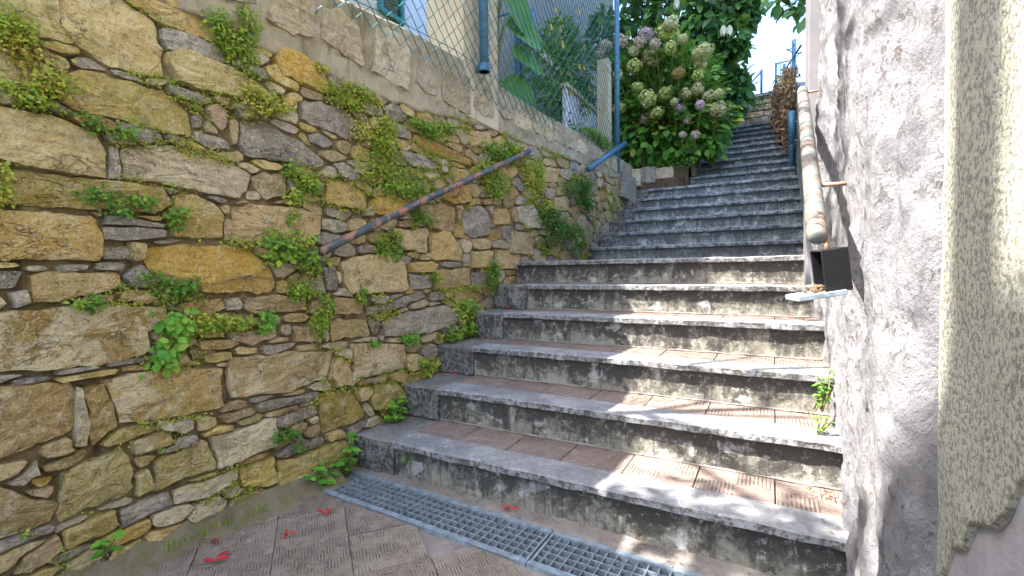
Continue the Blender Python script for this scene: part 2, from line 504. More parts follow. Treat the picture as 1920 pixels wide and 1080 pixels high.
def leaf_mat(name, stops, trans=.3, rough=.5):
    g = Mat(name)
    at = g.n('ShaderNodeAttribute'); at.attribute_name = 'tint'
    t = g.math('ADD', at.outputs['Fac'], g.math('MULTIPLY', g.rnd(), .22))
    v = g.co()
    t = g.math('ADD', t, g.math('MULTIPLY', g.math('SUBTRACT', g.noise(v, 40, 4, .6), .5), .25))
    c = g.ramp(t, stops)
    g.done(c, rough, g.bump(g.noise(v, 90, 3), .25, .003), 0, .35)
    tr = g.n('ShaderNodeBsdfTranslucent')
    g.put(tr.inputs['Color'], g.mix(.5, c, (.30, .42, .06)))
    mx = g.n('ShaderNodeMixShader'); mx.inputs[0].default_value = trans
    g.nt.links.new(g.b.outputs[0], mx.inputs[1]); g.nt.links.new(tr.outputs[0], mx.inputs[2])
    g.nt.links.new(mx.outputs[0], g.nt.nodes['Material Output'].inputs['Surface'])
    return g.m
MAT['wall_leaf'] = leaf_mat('wall_plant_leaf', [(.05, (.06, .17, .03)), (.3, (.17, .33, .035)), (.55, (.42, .48, .055)), (.75, (.55, .49, .09)), (.95, (.42, .15, .05))])
MAT['herb_leaf'] = leaf_mat('herb_leaf', [(.05, (.05, .19, .035)), (.4, (.11, .34, .04)), (.8, (.28, .50, .06)), (1., (.36, .44, .08))])
MAT['hyd_leaf'] = leaf_mat('hydrangea_leaf', [(.05, (.025, .10, .022)), (.4, (.08, .24, .035)), (.75, (.19, .38, .05)), (.97, (.40, .38, .06))])
MAT['tree_leaf'] = leaf_mat('tree_leaf', [(.05, (.02, .075, .03)), (.4, (.05, .15, .045)), (.75, (.10, .24, .055)), (1., (.2, .33, .07))])
MAT['big_leaf'] = leaf_mat('large_leaf', [(.1, (.05, .20, .03)), (.9, (.12, .32, .04))], .35, .4)
MAT['dry_leaf'] = leaf_mat('dry_leaf', [(.05, (.09, .05, .03)), (.4, (.21, .12, .07)), (.8, (.34, .21, .12)), (1., (.42, .29, .17))], .1, .8)
MAT['red_petal'] = leaf_mat('red_petal', [(.0, (.38, .015, .03)), (.6, (.55, .04, .05)), (1., (.6, .12, .03))], .2, .5)
MAT['yellow_petal'] = leaf_mat('yellow_petal', [(.0, (.65, .42, .03)), (1., (.75, .6, .06))], .2, .6)
MAT['white_petal'] = leaf_mat('white_petal', [(.0, (.6, .6, .5)), (1., (.72, .72, .62))], .25, .6)
FL = {'green': [(.0, (.24, .36, .07)), (.5, (.46, .52, .14)), (1., (.62, .60, .28))],
      'cream': [(.0, (.32, .36, .14)), (.5, (.56, .53, .28)), (1., (.70, .62, .42))],
      'pink': [(.0, (.40, .34, .22)), (.5, (.60, .46, .38)), (1., (.70, .58, .48))],
      'lilac': [(.0, (.40, .30, .34)), (.5, (.56, .42, .52)), (1., (.68, .58, .60))],
      'brown': [(.0, (.20, .13, .05)), (.5, (.36, .26, .08)), (1., (.48, .38, .16))]}
for k, s in FL.items():
    MAT['fl_' + k] = leaf_mat('flower_' + k, s, .2, .7)

# ------------------------------------------------------------------ dimensions
T1, R1, Y1 = .3232, .165, 1.533
T2, R2, Y7 = .3312, .1626, 4.526
XL, XR = -1.46, .235
def step_y(k):
    if k <= 6: return Y1 + (k - 1) * T1
    return Y7 + (k - 7) * T2
def step_z(k):
    return k * R1 if k <= 6 else 6 * R1 + (k - 6) * R2
NSTEP = 21
def wall_x(y):
    return float(np.interp(y, [0, .7, 1.3, 3.3, 4.4, 7], [-1.755, -1.735, -1.70, -1.70, -1.615, -1.615]))
def band_low(y): return float(np.interp(y, [0, 1.45, 1.89, 2.87, 5.26, 6.4], [1.81, 1.79, 1.80, 1.92, 2.0, 2.15]))
def band_top(y): return float(np.interp(y, [0, 1.5, 1.85, 2.4, 4.0, 5.6, 6.4], [2.10, 2.14, 2.2, 2.245, 2.24, 2.29, 2.3]))

# ------------------------------------------------------------------ ground
box = box_obj('ground', -600, 600, -600, 600, -3.2, -3.0, MAT['grass'])
tag(box, 'rough grassy land far around and below the stairway', 'ground', kind='structure')

pav = empty('pavement', 'brown ribbed clinker paving at the foot of the stairs', 'pavement', kind='structure')
bed = box_obj('mortar_bed', -1.80, 1.6, -4.0, 1.600, -.60, -.010, MAT['cement'], pav)
# cut for the drain: build bed as three slabs instead
bpy.data.objects.remove(bed)
GA = -.034      # the drain runs slightly askew
def gy(x, off): return 1.235 + off + GA * (x - .2)
def prism(name, poly, z0, z1, mat, parent):
    n = len(poly)
    vs = [(x, y, z0) for x, y in poly] + [(x, y, z1) for x, y in poly]
    fs = [tuple(range(n))[::-1], tuple(range(n, 2 * n))] + [(i, (i + 1) % n, n + (i + 1) % n, n + i) for i in range(n)]
    return mesh_obj(name, vs, fs, mat, parent)
prism('mortar_bed', [(-1.9, -4), (1.6, -4), (1.6, gy(1.6, 0)), (-1.9, gy(-1.9, 0))], -.6, -.010, MAT['cement'], pav)
def strip_mesh():
    bm = bmesh.new()
    nx, ny = 120, 8
    vs = []
    for i in range(nx + 1):
        x = -1.9 + 2.2 * i / nx
        row = []
        for j in range(ny + 1):
            y = gy(x, .214) + (1.62 - gy(x, .214)) * j / ny
            z = .002 + .006 * fbm(x * 9, y * 9, 1.3) + .004 * fbm(x * 40, y * 40, 2.) + max(0, (j - 5) / 3) * .008
            row.append(bm.verts.new((x, y, z)))
        vs.append(row)
    for i in range(nx):
        for j in range(ny):
            bm.faces.new((vs[i][j], vs[i + 1][j], vs[i + 1][j + 1], vs[i][j + 1]))
    for i in range(nx):
        a = bm.verts.new(vs[i][0].co - Vector((0, 0, .3))); b = bm.verts.new(vs[i + 1][0].co - Vector((0, 0, .3)))
        bm.faces.new((a, b, vs[i + 1][0], vs[i][0]))
    return bm_obj('joint_strip', bm, MAT['cement'], pav, True)
strip_mesh()
# drain channel under the grating
prism('drain_channel', [(-1.9, gy(-1.9, -.005)), (.3, gy(.3, -.005)), (.3, gy(.3, .22)), (-1.9, gy(-1.9, .22))], -.30, -.13, MAT['dark'], pav)

# ribbed tiles, laid diagonally
TS = .232
def tile_mesh(ts, th, name, mat, sub=5):
    bm = bmesh.new()
    h = ts / 2 - .0011
    g = [[bm.verts.new((-h + 2 * h * i / sub, -h + 2 * h * j / sub, -.0012 * (1 if i in (0, sub) or j in (0, sub) else 0))) for j in range(sub + 1)] for i in range(sub + 1)]
    for i in range(sub):
        for j in range(sub):
            bm.faces.new((g[i][j], g[i + 1][j], g[i + 1][j + 1], g[i][j + 1]))
    rim = [g[i][0] for i in range(sub + 1)] + [g[sub][j] for j in range(1, sub + 1)] + [g[i][sub] for i in range(sub - 1, -1, -1)] + [g[0][j] for j in range(sub - 1, 0, -1)]
    low = [bm.verts.new((v.co.x, v.co.y, -th)) for v in rim]
    for i in range(len(rim)):
        k = (i + 1) % len(rim)
        bm.faces.new((rim[i], low[i], low[k], rim[k]))
    me = bpy.data.meshes.new(name)
    bmesh.ops.recalc_face_normals(bm, faces=bm.faces[:])
    bm.to_mesh(me); bm.free(); me.materials.append(mat)
    return me
tile_me = tile_mesh(TS, .012, 'paver', MAT['paver'])
ANG = math.radians(-38)
ca, sa = math.cos(ANG), math.sin(ANG)
for i in range(-12, 14):
    for j in range(-12, 14):
        x, y = -1.25 + (i * ca - j * sa) * TS, .95 + (i * sa + j * ca) * TS
        if -1.62 < x < .75 and -1.2 < y < gy(x, -.155):
            inst('paver', tile_me, pav, Matrix.Translation((x, y, .002 + random.uniform(-.0015, .0015))) @ Matrix.Rotation(ANG + random.uniform(-.006, .006), 4, 'Z') @ Matrix.Rotation(random.uniform(-.006, .006), 4, 'X'))
        elif -1.80 < x < .85 and -1.4 < y < gy(x, -.155) + TS * .75:      # cut tiles at the edges
            pts = []
            for u, v in ((-.5, -.5), (.5, -.5), (.5, .5), (-.5, .5)):
                pts.append((x + (u * ca - v * sa) * (TS - .004), y + (u * sa + v * ca) * (TS - .004)))
            def clip(poly, f):
                out = []
                for a in range(len(poly)):
                    p, q = poly[a], poly[(a + 1) % len(poly)]
                    fp, fq = f(p), f(q)
                    if fp >= 0: out.append(p)
                    if fp * fq < 0:
                        t = fp / (fp - fq); out.append((p[0] + (q[0] - p[0]) * t, p[1] + (q[1] - p[1]) * t))
                return out
            pts = clip(pts, lambda p: gy(p[0], -.008) - p[1])
            if len(pts) >= 3: pts = clip(pts, lambda p: p[0] + 1.78)
            if len(pts) >= 3:
                cx, cy = sum(p[0] for p in pts) / len(pts), sum(p[1] for p in pts) / len(pts)
                pts = [((p[0] - cx) * ca + (p[1] - cy) * sa, -(p[0] - cx) * sa + (p[1] - cy) * ca) for p in pts]
                t = prism('paver', pts, -.012, 0, MAT['paver'], pav)
                t.matrix_local = Matrix.Translation((cx, cy, .002)) @ Matrix.Rotation(ANG, 4, 'Z')

# mossy mortar skirt at the wall foot
def skirt():
    bm = bmesh.new(); rows = []
    for i in range(120):
        y = -1.4 + 2.82 * i / 119
        w = wall_x(y) + .0
        k = .05 + .03 * fbm(y * 5, .3, 0)
        prof = [(-.03, .085), (.012, .07), (.3 * k + .01, .05), (.6 * k + .01, .025), (k, .008), (k + .03, .0005)]
        rows.append([bm.verts.new((w + a, y, b + .022 * fbm(a * 30, y * 22, b * 30) * (1 if b > .006 else .1))) for a, b in prof])
    for i in range(119):
        for j in range(5):
            bm.faces.new((rows[i][j], rows[i][j + 1], rows[i + 1][j + 1], rows[i + 1][j]))
    return bm_obj('mortar_skirt', bm, MAT['skirt'], pav, True)
skirt()

# ------------------------------------------------------------------ stairs
stairs = empty('stairs', 'long stone stairway with worn grey marble nosings climbing between two walls', 'stairs', kind='structure', loc=(0, 0, 0))
tread_me = {}
def tread_tile(dx, dy):
    key = (round(dx, 4), round(dy, 4))
    if key not in tread_me:
        bm = bmesh.new()
        bm_box(bm, -dx / 2, dx / 2, -dy / 2, dy / 2, -.012, 0, .0015)
        me = bpy.data.meshes.new('paver'); bm.to_mesh(me); bm.free(); me.materials.append(MAT['tread_tile'])
        tread_me[key] = me
    return tread_me[key]

for k in range(1, NSTEP + 1):
    y, z = step_y(k), step_z(k)
    yn = step_y(k + 1)
    up = k >= 7
    zb = (step_z(k - 1) if k > 1 else 0) - .03
    e = k * .0006
    x0 = -1.80 if k <= 13 else -.95
    x1 = XR + .06 if k < 13 else .245
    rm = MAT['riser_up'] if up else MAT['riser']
    mm = MAT['marble_up'] if up else MAT['marble']
    # body with a slightly uneven front
    bm = bmesh.new()
    nx, nz = 60, 5
    fr = []
    for i in range(nx + 1):
        x = x0 + e + (x1 - x0 - e) * i / nx
        fr.append([bm.verts.new((x, y + .030 + .005 * fbm(x * 7, z * 3 + j * .6, k) + .0025 * fbm(x * 28, j * 2., k), zb + (z - .031 - zb) * j / nz)) for j in range(nz + 1)])
    yb = yn + .055
    bk = [(bm.verts.new((fr[i][0].co.x, yb, zb)), bm.verts.new((fr[i][0].co.x, yb, z - .031))) for i in range(nx + 1)]
    for i in range(nx):
        for j in range(nz):
            bm.faces.new((fr[i][j], fr[i + 1][j], fr[i + 1][j + 1], fr[i][j + 1]))
        bm.faces.new((fr[i][nz], fr[i + 1][nz], bk[i + 1][1], bk[i][1]))
        bm.faces.new((bk[i][1], bk[i + 1][1], bk[i + 1][0], bk[i][0]))
        bm.faces.new((bk[i][0], bk[i + 1][0], fr[i + 1][0], fr[i][0]))
    for i in (0, nx):
        bm.faces.new([v for v in fr[i]] + [bk[i][1], bk[i][0]])
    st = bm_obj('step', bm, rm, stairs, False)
    full = k in (6, 7) or k >= 13
    sx0 = (-1.80 if k <= 13 else -.95) if full else XL - (.0 if k < 6 else -.06) + random.uniform(-.01, .01)
    sd = .145 if k <= 6 else (T2 + .02)
    rough_box('nosing_slab', sx0, x1 - .004, y, y + sd, z - .033, z, mm, st, nx=90, amp=.0055, freq=11, seed=k * 3.7)
    if not full:
        dz = .003 + random.uniform(0, .005)
        rough_box('filler_block', -1.80, sx0 - .003, y + random.uniform(.006, .016), yn + .052, zb + .025, z - dz, MAT['filler'], st, nx=14, amp=.007, freq=14, bevel=.009, seed=k * 9.1)
    if k <= 6:
        d = yn + .028 - (y + sd + .004)
        rows = 1 if k < 6 else 6
        dd = d / rows
        wdt = .243
        n = 7
        tx0 = sx0 if not full else -1.72
        tw = (x1 - .03 - tx0) / n
        for r in range(rows):
            for i in range(n):
                inst('paver', tread_tile(tw - .004, dd - .003), st, Matrix.Translation((tx0 + (i + .5) * tw, y + sd + .004 + (r + .5) * dd, z - .0025 + random.uniform(-.001, .0008))))
    # grit in the inner corner
    tube = bmesh.new()
    xs = np.linspace(max(x0, -1.68), x1 - .01, 46)
    if k <= 6:
        bm_tube(tube, [(x, yn + .028, z + .001 + .004 * fbm(x * 14, k, 0)) for x in xs], [max(.002, .005 + .006 * fbm(x * 11, k, 3)) for x in xs], 5)
        bm_obj('grit', tube, MAT['cement'], st, True)
    else:
        tube.free()

# ------------------------------------------------------------------ stone wall on the left
STONES = """k407,818 503,826 666,825 795,805 809,754 744,735 745,657 619,642 498,650 370,667 374,801
t391,1337 449,1351 535,1356 631,1327 656,1289 650,1199 590,1195 496,1203 387,1215
t551,1725 685,1765 779,1718 805,1636 814,1549 734,1539 650,1537 594,1565 551,1607
o383,1078 471,1087 617,1088 631,1030 634,973 619,951 466,949 379,951
b369,632 457,621 548,606 559,583 559,482 553,460 463,449 363,437
k622,603 692,608 859,596 963,574 966,431 828,428 656,456
y433,1191 525,1191 677,1199 791,1191 813,1136 774,1105 634,1102 511,1099 430,1096
y544,1462 592,1498 642,1507 800,1511 879,1468 886,1375 851,1372 781,1373 677,1386 588,1378 548,1396
o739,995 823,1012 966,1020 1067,1009 1140,939 1164,864 1148,839 923,840 788,880 737,933
y401,1645 551,1723 555,1609 592,1571 489,1547 426,1531 398,1524
h685,1297 819,1340 997,1317 1080,1288 1064,1218 1042,1185 900,1194 798,1205 683,1208
y523,360 564,375 663,387 684,334 691,243 673,227 518,216 505,243
k973,564 988,607 1208,596 1442,568 1398,450 1202,432 984,460
b1006,1158 1084,1178 1274,1184 1373,1154 1371,1079 1270,1028 1124,1029 1003,1035
y397,1506 447,1526 478,1515 538,1470 524,1412 475,1402 394,1404
y809,1630 859,1659 984,1665 1107,1648 1200,1600 1147,1566 1001,1545 841,1550
o689,1765 949,1899 957,1819 988,1742 964,1727 830,1722 776,1728
o362,376 419,358 463,309 512,274 504,226 447,222 356,221
b476,918 631,921 673,917 680,880 603,846 472,832 468,878
g1043,1474 1137,1496 1283,1463 1408,1400 1393,1362 1229,1350 1052,1352 1037,1407
t1481,964 1641,1005 1847,996 1907,945 1933,831 1883,809 1539,810 1497,867
t823,1173 882,1187 952,1161 974,1128 966,1040 895,1031 811,1040 801,1110
w910,337 1151,346 1160,235 932,210
y742,317 909,333 928,221 739,213
y1155,164 1490,154 1517,97 1279,29 1148,74
g1281,1614 1384,1648 1536,1658 1659,1591 1658,1555 1533,1522 1380,1535 1294,1547
k1536,579 1666,577 1901,528 1877,406 1661,405 1545,423
g1726,671 1814,696 2229,720 2379,666 2328,607 2075,567 1739,590
y1351,388 1484,385 1545,354 1621,220 1524,210 1360,216 1343,309
b575,592 621,593 656,469 658,448 586,408 583,472
o1203,1810 1287,1814 1394,1795 1451,1725 1432,1692 1284,1691 1214,1701 1181,1758
g799,1702 829,1720 969,1719 1015,1687 1007,1668 927,1652 814,1639 796,1669
t518,195 639,204 650,148 624,136 515,143
w787,193 1005,192 1008,153 903,124 792,148
b1034,823 1167,831 1300,805 1302,758 1165,756 1071,756 1037,780
t1405,1321 1524,1331 1643,1285 1631,1209 1488,1206 1390,1218
g572,1759 554,1771 533,1777 511,1775 490,1776 445,1778 441,1758 462,1744 486,1738 504,1736 528,1723 551,1732 576,1743
g523,1723 497,1732 482,1738 464,1741 435,1750 421,1737 398,1726 423,1713 436,1706 449,1694 476,1688 497,1699 517,1709
t483,109 447,108 439,109 430,110 374,137 370,113 388,97 400,88 412,79 433,64 462,71 490,79 514,94
t426,1134 427,1155 398,1173 356,1170 320,1165 285,1155 271,1135 272,1113 308,1101 339,1093 380,1079 425,1089 425,1116
g646,197 787,195 792,149 645,139
y1006,192 1148,192 1150,85 1089,86 1013,118
o822,823 972,828 975,785 907,758 820,753 819,787
b2022,1277 2241,1322 2383,1307 2363,1160 2163,1159 2043,1198
g630,1054 710,1062 800,1058 802,1031 692,1013 631,1017
g447,1694 423,1709 396,1720 363,1716 336,1713 314,1703 251,1690 303,1671 333,1663 356,1657 387,1651 420,1658 446,1673
b440,165 513,187 522,143 451,112 419,122
b494,1391 470,1398 448,1398 430,1397 409,1396 381,1390 385,1374 412,1368 423,1360 442,1353 462,1358 488,1363 491,1376
b1080,1276 1133,1304 1225,1312 1223,1217 1121,1193 1090,1239
g388,928 465,926 449,879 386,871
t1791,1132 2107,1167 2094,1021 1906,1030 1812,1068
o2136,1140 2310,1170 2446,1047 2415,981 2137,983
y454,34 443,51 411,55 385,47 364,42 355,32 314,19 337,4 372,3 393,3 412,5 446,4 475,17
g2448,1298 2648,1365 2758,1332 2782,1172 2575,1131 2451,1167
t491,186 456,196 424,194 404,190 382,190 358,183 367,169 364,155 379,140 410,141 429,153 431,164 442,169
w559,596 572,590 587,472 581,410 552,416
t1415,702 1473,711 1620,688 1649,607 1413,616
y1680,364 1814,348 1878,280 1863,224 1665,235 1631,296
t561,46 539,57 524,64 506,75 482,69 454,66 450,51 460,39 469,29 481,16 507,21 529,24 549,33
t620,88 605,98 585,110 557,104 536,97 516,87 516,73 533,63 550,55 573,42 600,49 609,64 621,74
b443,1778 384,1796 333,1799 290,1801 233,1802 216,1774 209,1749 205,1718 243,1692 306,1704 347,1713 389,1723 419,1745
o728,117 724,135 684,134 663,134 641,135 610,132 582,119 608,102 623,90 651,90 673,90 701,90 727,100
o1685,1276 1838,1321 1975,1273 1910,1213 1738,1194 1670,1226
o2179,926 2503,942 2512,819 2228,804 2157,817
t680,397 795,399 798,350 691,346
o1988,1664 2144,1668 2358,1659 2562,1635 2555,1598 2302,1592 2094,1591 1987,1635
g668,1375 720,1382 789,1371 799,1346 748,1321 701,1339
p970,698 1167,703 1168,661 1061,639 988,671
t363,427 458,418 436,386 390,377 361,386
y744,426 720,436 696,442 670,445 650,437 635,427 618,415 611,396 651,394 676,401 689,404 707,404 749,408
w853,116 845,133 814,137 790,139 764,141 731,137 727,119 728,104 747,92 772,87 798,85 825,89 837,102
h960,93 948,108 933,124 897,116 865,125 848,110 834,97 825,79 841,63 879,65 905,62 937,63 954,77
g754,903 752,913 740,922 720,946 694,927 680,915 678,904 683,895 683,881 702,869 732,868 757,877 773,889
t703,70 702,87 669,84 645,88 624,81 619,68 613,57 602,39 634,35 659,40 681,39 706,44 704,58
t576,1509 568,1519 549,1521 533,1525 513,1525 468,1526 500,1506 511,1499 519,1494 529,1486 551,1479 567,1489 581,1498
b1120,66 1092,82 1066,90 1039,95 1012,92 974,91 959,73 955,53 980,38 1018,39 1043,35 1075,35 1098,48
o673,1363 660,1372 641,1378 622,1375 607,1370 579,1368 563,1354 589,1344 609,1339 625,1336 648,1332 665,1340 683,1350
b3088,1225 3439,1229 3436,1042 3051,1052
o826,72 797,82 771,84 751,89 720,92 707,78 710,64 712,52 723,40 746,30 773,39 787,48 806,57
o546,423 544,428 545,453 515,452 483,448 482,429 481,416 493,406 517,405 532,405 542,409 555,412 547,419
t960,37 952,52 929,62 900,59 871,62 838,56 845,37 851,23 852,5 887,6 913,6 948,5 955,23
w425,855 412,867 386,869 366,880 339,876 312,868 300,851 326,839 345,832 362,825 391,815 419,824 430,840
o1433,808 1606,786 1604,714 1434,728
g355,220 450,220 506,217 508,201 450,202 354,197
g1085,418 1352,404 1352,382 1107,375 1081,387
t602,1795 540,1797 524,1795 516,1798 505,1797 488,1796 436,1790 477,1778 504,1779 513,1777 522,1778 544,1773 572,1778
o1427,528 1472,533 1518,499 1514,399 1436,397 1408,454
g1619,745 1740,755 2033,807 2079,780 1820,721 1635,707
h615,18 613,32 588,36 568,37 555,29 541,27 519,22 485,5 537,3 556,4 569,2 585,2 618,3
o2850,1076 3249,1070 3202,933 2855,933
b756,849 747,859 729,865 707,867 682,865 667,854 665,841 668,827 700,829 714,822 736,820 776,818 761,838
g1137,339 1321,355 1339,311 1195,293 1148,307
g561,1384 549,1389 542,1397 524,1405 502,1401 501,1388 495,1380 496,1370 503,1358 527,1365 546,1360 567,1363 581,1374
h1168,1737 1135,1747 1117,1757 1090,1766 1059,1761 1035,1749 1032,1733 1039,1718 1046,1700 1080,1697 1110,1699 1137,1706 1152,1720
o2242,1413 2521,1473 2543,1364 2343,1329 2235,1350
b1225,697 1360,693 1372,617 1241,632
h3177,1414 3442,1469 3635,1284 3349,1250 3200,1304
g736,28 717,37 692,37 676,34 656,37 632,31 620,18 628,3 661,3 678,4 694,3 718,3 746,12
h655,1773 648,1782 640,1795 615,1796 600,1785 586,1781 574,1773 574,1763 579,1750 601,1743 621,1756 636,1757 649,1763
o876,685 874,699 856,710 829,709 806,708 783,702 755,692 780,677 794,668 809,658 836,650 846,670 869,673
t600,1544 592,1557 559,1555 545,1557 534,1553 525,1549 504,1544 470,1528 522,1529 537,1527 550,1527 566,1527 579,1533
g640,1089 693,1088 796,1074 791,1063 641,1061
g628,996 699,1002 702,955 627,957
p927,1492 961,1515 998,1501 1000,1432 978,1413 942,1445
g891,1406 996,1393 1011,1361 938,1346 895,1368
b479,388 578,408 583,400 552,369 484,373
g1860,1547 2051,1564 2239,1538 2173,1500 1962,1484
g655,1295 677,1304 685,1204 649,1193
y692,287 730,298 744,221 696,213
g1367,957 1353,972 1327,982 1296,979 1263,980 1220,973 1232,950 1244,934 1270,925 1295,920 1326,916 1366,919 1382,938
g810,1534 946,1526 954,1511 894,1493 817,1507
g584,124 562,131 547,135 531,134 518,132 504,128 483,120 489,108 508,102 527,99 542,106 556,107 574,113
o2460,1809 2784,1879 2817,1766 2587,1731
t1236,1692 1219,1694 1211,1696 1185,1738 1155,1719 1132,1703 1145,1684 1158,1670 1180,1662 1204,1661 1237,1653 1281,1658 1291,1680
b878,684 994,675 1021,652 956,636 880,656
t1223,995 1216,1012 1189,1020 1162,1020 1139,1019 1098,1022 1092,1003 1098,986 1112,973 1137,965 1164,970 1194,968 1221,978
t2334,811 2638,789 2669,714 2326,723
h858,413 845,422 823,423 806,424 771,432 755,418 768,403 794,398 802,394 812,379 841,375 861,386 859,401
t841,35 836,48 814,54 792,45 775,42 766,33 746,22 749,7 780,4 802,6 823,5 844,11 847,24
t429,1206 386,1208 369,1215 348,1214 324,1211 300,1202 289,1186 299,1168 339,1169 360,1176 378,1174 412,1173 425,1188
t2057,427 2037,445 2012,462 1968,473 1911,473 1891,444 1887,420 1890,396 1920,378 1964,375 2010,368 2067,374 2092,402
t698,1019 744,1014 739,958 708,948 695,966
h476,382 474,388 480,412 452,395 443,389 440,384 435,380 411,368 427,359 447,350 461,371 478,368 476,377
b1849,1468 1826,1487 1803,1505 1762,1510 1721,1506 1684,1494 1683,1471 1679,1450 1692,1428 1737,1424 1777,1417 1814,1429 1832,1448
g1287,202 1278,219 1256,234 1220,227 1200,218 1179,211 1147,200 1153,182 1180,170 1211,169 1237,170 1271,170 1277,187
g660,1524 644,1532 631,1537 619,1544 603,1541 587,1537 580,1529 575,1519 583,1509 600,1503 619,1509 631,1512 654,1514
b1092,734 1085,746 1065,752 1046,763 1016,765 1000,751 996,738 987,725 1001,713 1022,703 1049,709 1074,710 1105,717
t2545,1046 2794,1063 2806,947 2555,935
g1007,1520 1079,1555 1131,1518 1122,1502 1047,1487
b1191,35 1179,46 1169,61 1139,77 1115,56 1098,46 1081,35 1087,20 1098,5 1129,3 1155,4 1189,4 1196,21
g1381,940 1452,945 1465,832 1393,834
b837,857 820,864 804,868 785,875 759,874 743,863 762,850 763,842 773,834 787,820 811,827 825,836 838,845
h1239,933 1232,945 1220,958 1195,967 1164,965 1124,961 1143,938 1148,927 1156,917 1163,895 1199,893 1221,908 1242,918
g1939,906 2153,898 2137,824 1967,817
h1521,1131 1501,1147 1467,1151 1438,1156 1402,1155 1378,1141 1380,1122 1378,1103 1410,1094 1438,1087 1469,1089 1501,1096 1516,1113
t1814,1652 1812,1675 1777,1692 1732,1680 1703,1670 1666,1661 1669,1639 1667,1618 1698,1602 1738,1596 1773,1606 1823,1607 1814,1634
g433,866 469,876 476,836 441,824
b1428,780 1419,796 1397,812 1361,810 1333,802 1310,793 1307,777 1308,763 1307,740 1347,737 1377,748 1402,752 1427,763
t989,713 980,727 950,727 931,728 907,731 890,722 873,710 884,696 904,688 927,688 947,686 969,689 969,702
g1577,1382 1562,1395 1540,1404 1507,1417 1472,1407 1439,1393 1461,1372 1474,1358 1487,1344 1518,1338 1555,1335 1582,1348 1607,1365
h1280,1550 1282,1567 1251,1572 1227,1573 1195,1582 1173,1569 1175,1552 1175,1539 1180,1524 1210,1521 1236,1519 1271,1517 1274,1537
g1929,1741 1899,1756 1875,1771 1833,1791 1801,1766 1781,1750 1759,1732 1771,1712 1791,1693 1831,1683 1869,1693 1912,1698 1924,1720
g1143,1681 1130,1693 1104,1695 1085,1696 1065,1695 1035,1692 1012,1677 1039,1663 1063,1658 1083,1661 1101,1654 1133,1652 1158,1665
t857,620 850,627 849,640 828,645 806,642 793,632 776,623 762,608 799,604 819,606 832,605 852,603 895,604
g869,350 866,364 843,372 818,372 804,361 804,352 798,348 749,333 788,328 810,328 827,328 840,334 878,335
t509,625 661,628 654,614 529,611
b1802,1392 1781,1411 1745,1422 1705,1424 1681,1406 1659,1395 1637,1379 1631,1354 1675,1345 1711,1340 1746,1344 1778,1353 1788,1372
t2298,1549 2554,1567 2521,1479 2350,1451
g1497,1068 1472,1084 1439,1087 1412,1089 1378,1091 1373,1072 1346,1060 1344,1040 1376,1030 1409,1030 1437,1030 1458,1039 1482,1050
g1396,1290 1393,1306 1370,1318 1338,1318 1316,1310 1284,1307 1266,1293 1281,1277 1292,1263 1321,1260 1347,1259 1387,1254 1390,1275
b1384,1235 1371,1251 1340,1256 1316,1262 1286,1262 1271,1249 1253,1237 1244,1220 1265,1205 1299,1205 1323,1208 1344,1213 1378,1218
o2820,1353 3043,1387 3115,1275 2825,1242
g806,656 792,664 777,671 747,690 748,659 746,652 746,647 747,641 737,620 765,623 780,634 795,638 811,645
h711,1327 698,1332 692,1344 672,1340 655,1337 641,1330 645,1319 647,1310 662,1304 680,1306 691,1310 705,1313 736,1318
h1567,1028 1546,1041 1520,1052 1486,1053 1459,1042 1439,1029 1432,1012 1441,994 1474,988 1502,985 1534,983 1564,993 1568,1011
t1334,898 1320,911 1291,915 1266,918 1237,916 1225,902 1209,888 1231,876 1243,864 1268,854 1302,853 1316,871 1324,883
b941,406 1077,406 1078,381 960,371
t1955,1370 1929,1386 1892,1391 1858,1395 1808,1400 1797,1375 1785,1355 1793,1333 1831,1324 1865,1322 1905,1314 1935,1329 1970,1346
g613,951 692,952 683,924 610,926
b849,665 937,651 946,622 861,621
g425,639 515,635 517,621 429,621
y888,632 993,635 1002,603 905,598
t1940,971 2155,974 2174,916 1947,911
t1679,1481 1680,1501 1642,1506 1614,1518 1574,1516 1566,1494 1553,1481 1549,1464 1557,1444 1598,1445 1628,1445 1670,1444 1678,1464
b1343,1010 1350,1028 1330,1045 1290,1030 1274,1025 1259,1021 1222,1016 1222,1000 1224,978 1271,984 1294,985 1324,983 1331,998
t1274,1612 1319,1637 1287,1648 1250,1646 1231,1631 1220,1622 1213,1612 1204,1599 1211,1583 1239,1573 1276,1571 1276,1598 1274,1607
h1000,756 1001,772 973,775 951,771 939,763 926,759 889,751 901,736 931,732 950,731 970,730 987,735 990,746
g522,940 607,945 595,924 527,919
t865,418 929,414 934,371 869,367
g1572,1192 1523,1202 1492,1201 1473,1201 1445,1206 1395,1205 1406,1182 1409,1163 1444,1157 1470,1156 1499,1147 1527,1157 1532,1173
g1980,1657 1956,1673 1931,1687 1895,1692 1860,1688 1815,1681 1819,1657 1821,1637 1830,1613 1877,1615 1909,1619 1951,1618 1979,1634
g1762,1717 1737,1731 1708,1736 1680,1743 1640,1746 1624,1726 1626,1709 1623,1691 1638,1672 1676,1669 1707,1679 1737,1684 1772,1696
b511,323 510,330 497,333 486,328 482,326 443,339 455,325 461,318 468,312 478,309 499,289 507,308 511,317
g1320,1494 1384,1518 1461,1484 1414,1452 1330,1465
h1692,1428 1661,1442 1623,1440 1598,1442 1566,1441 1530,1432 1538,1411 1560,1398 1578,1387 1604,1368 1635,1383 1655,1395 1673,1408
g2177,464 2173,485 2144,502 2101,509 2051,507 2021,487 2017,463 2038,445 2055,429 2080,408 2129,404 2176,416 2176,444
g1091,634 1260,629 1210,606 1109,594
t388,947 462,947 459,932 387,930
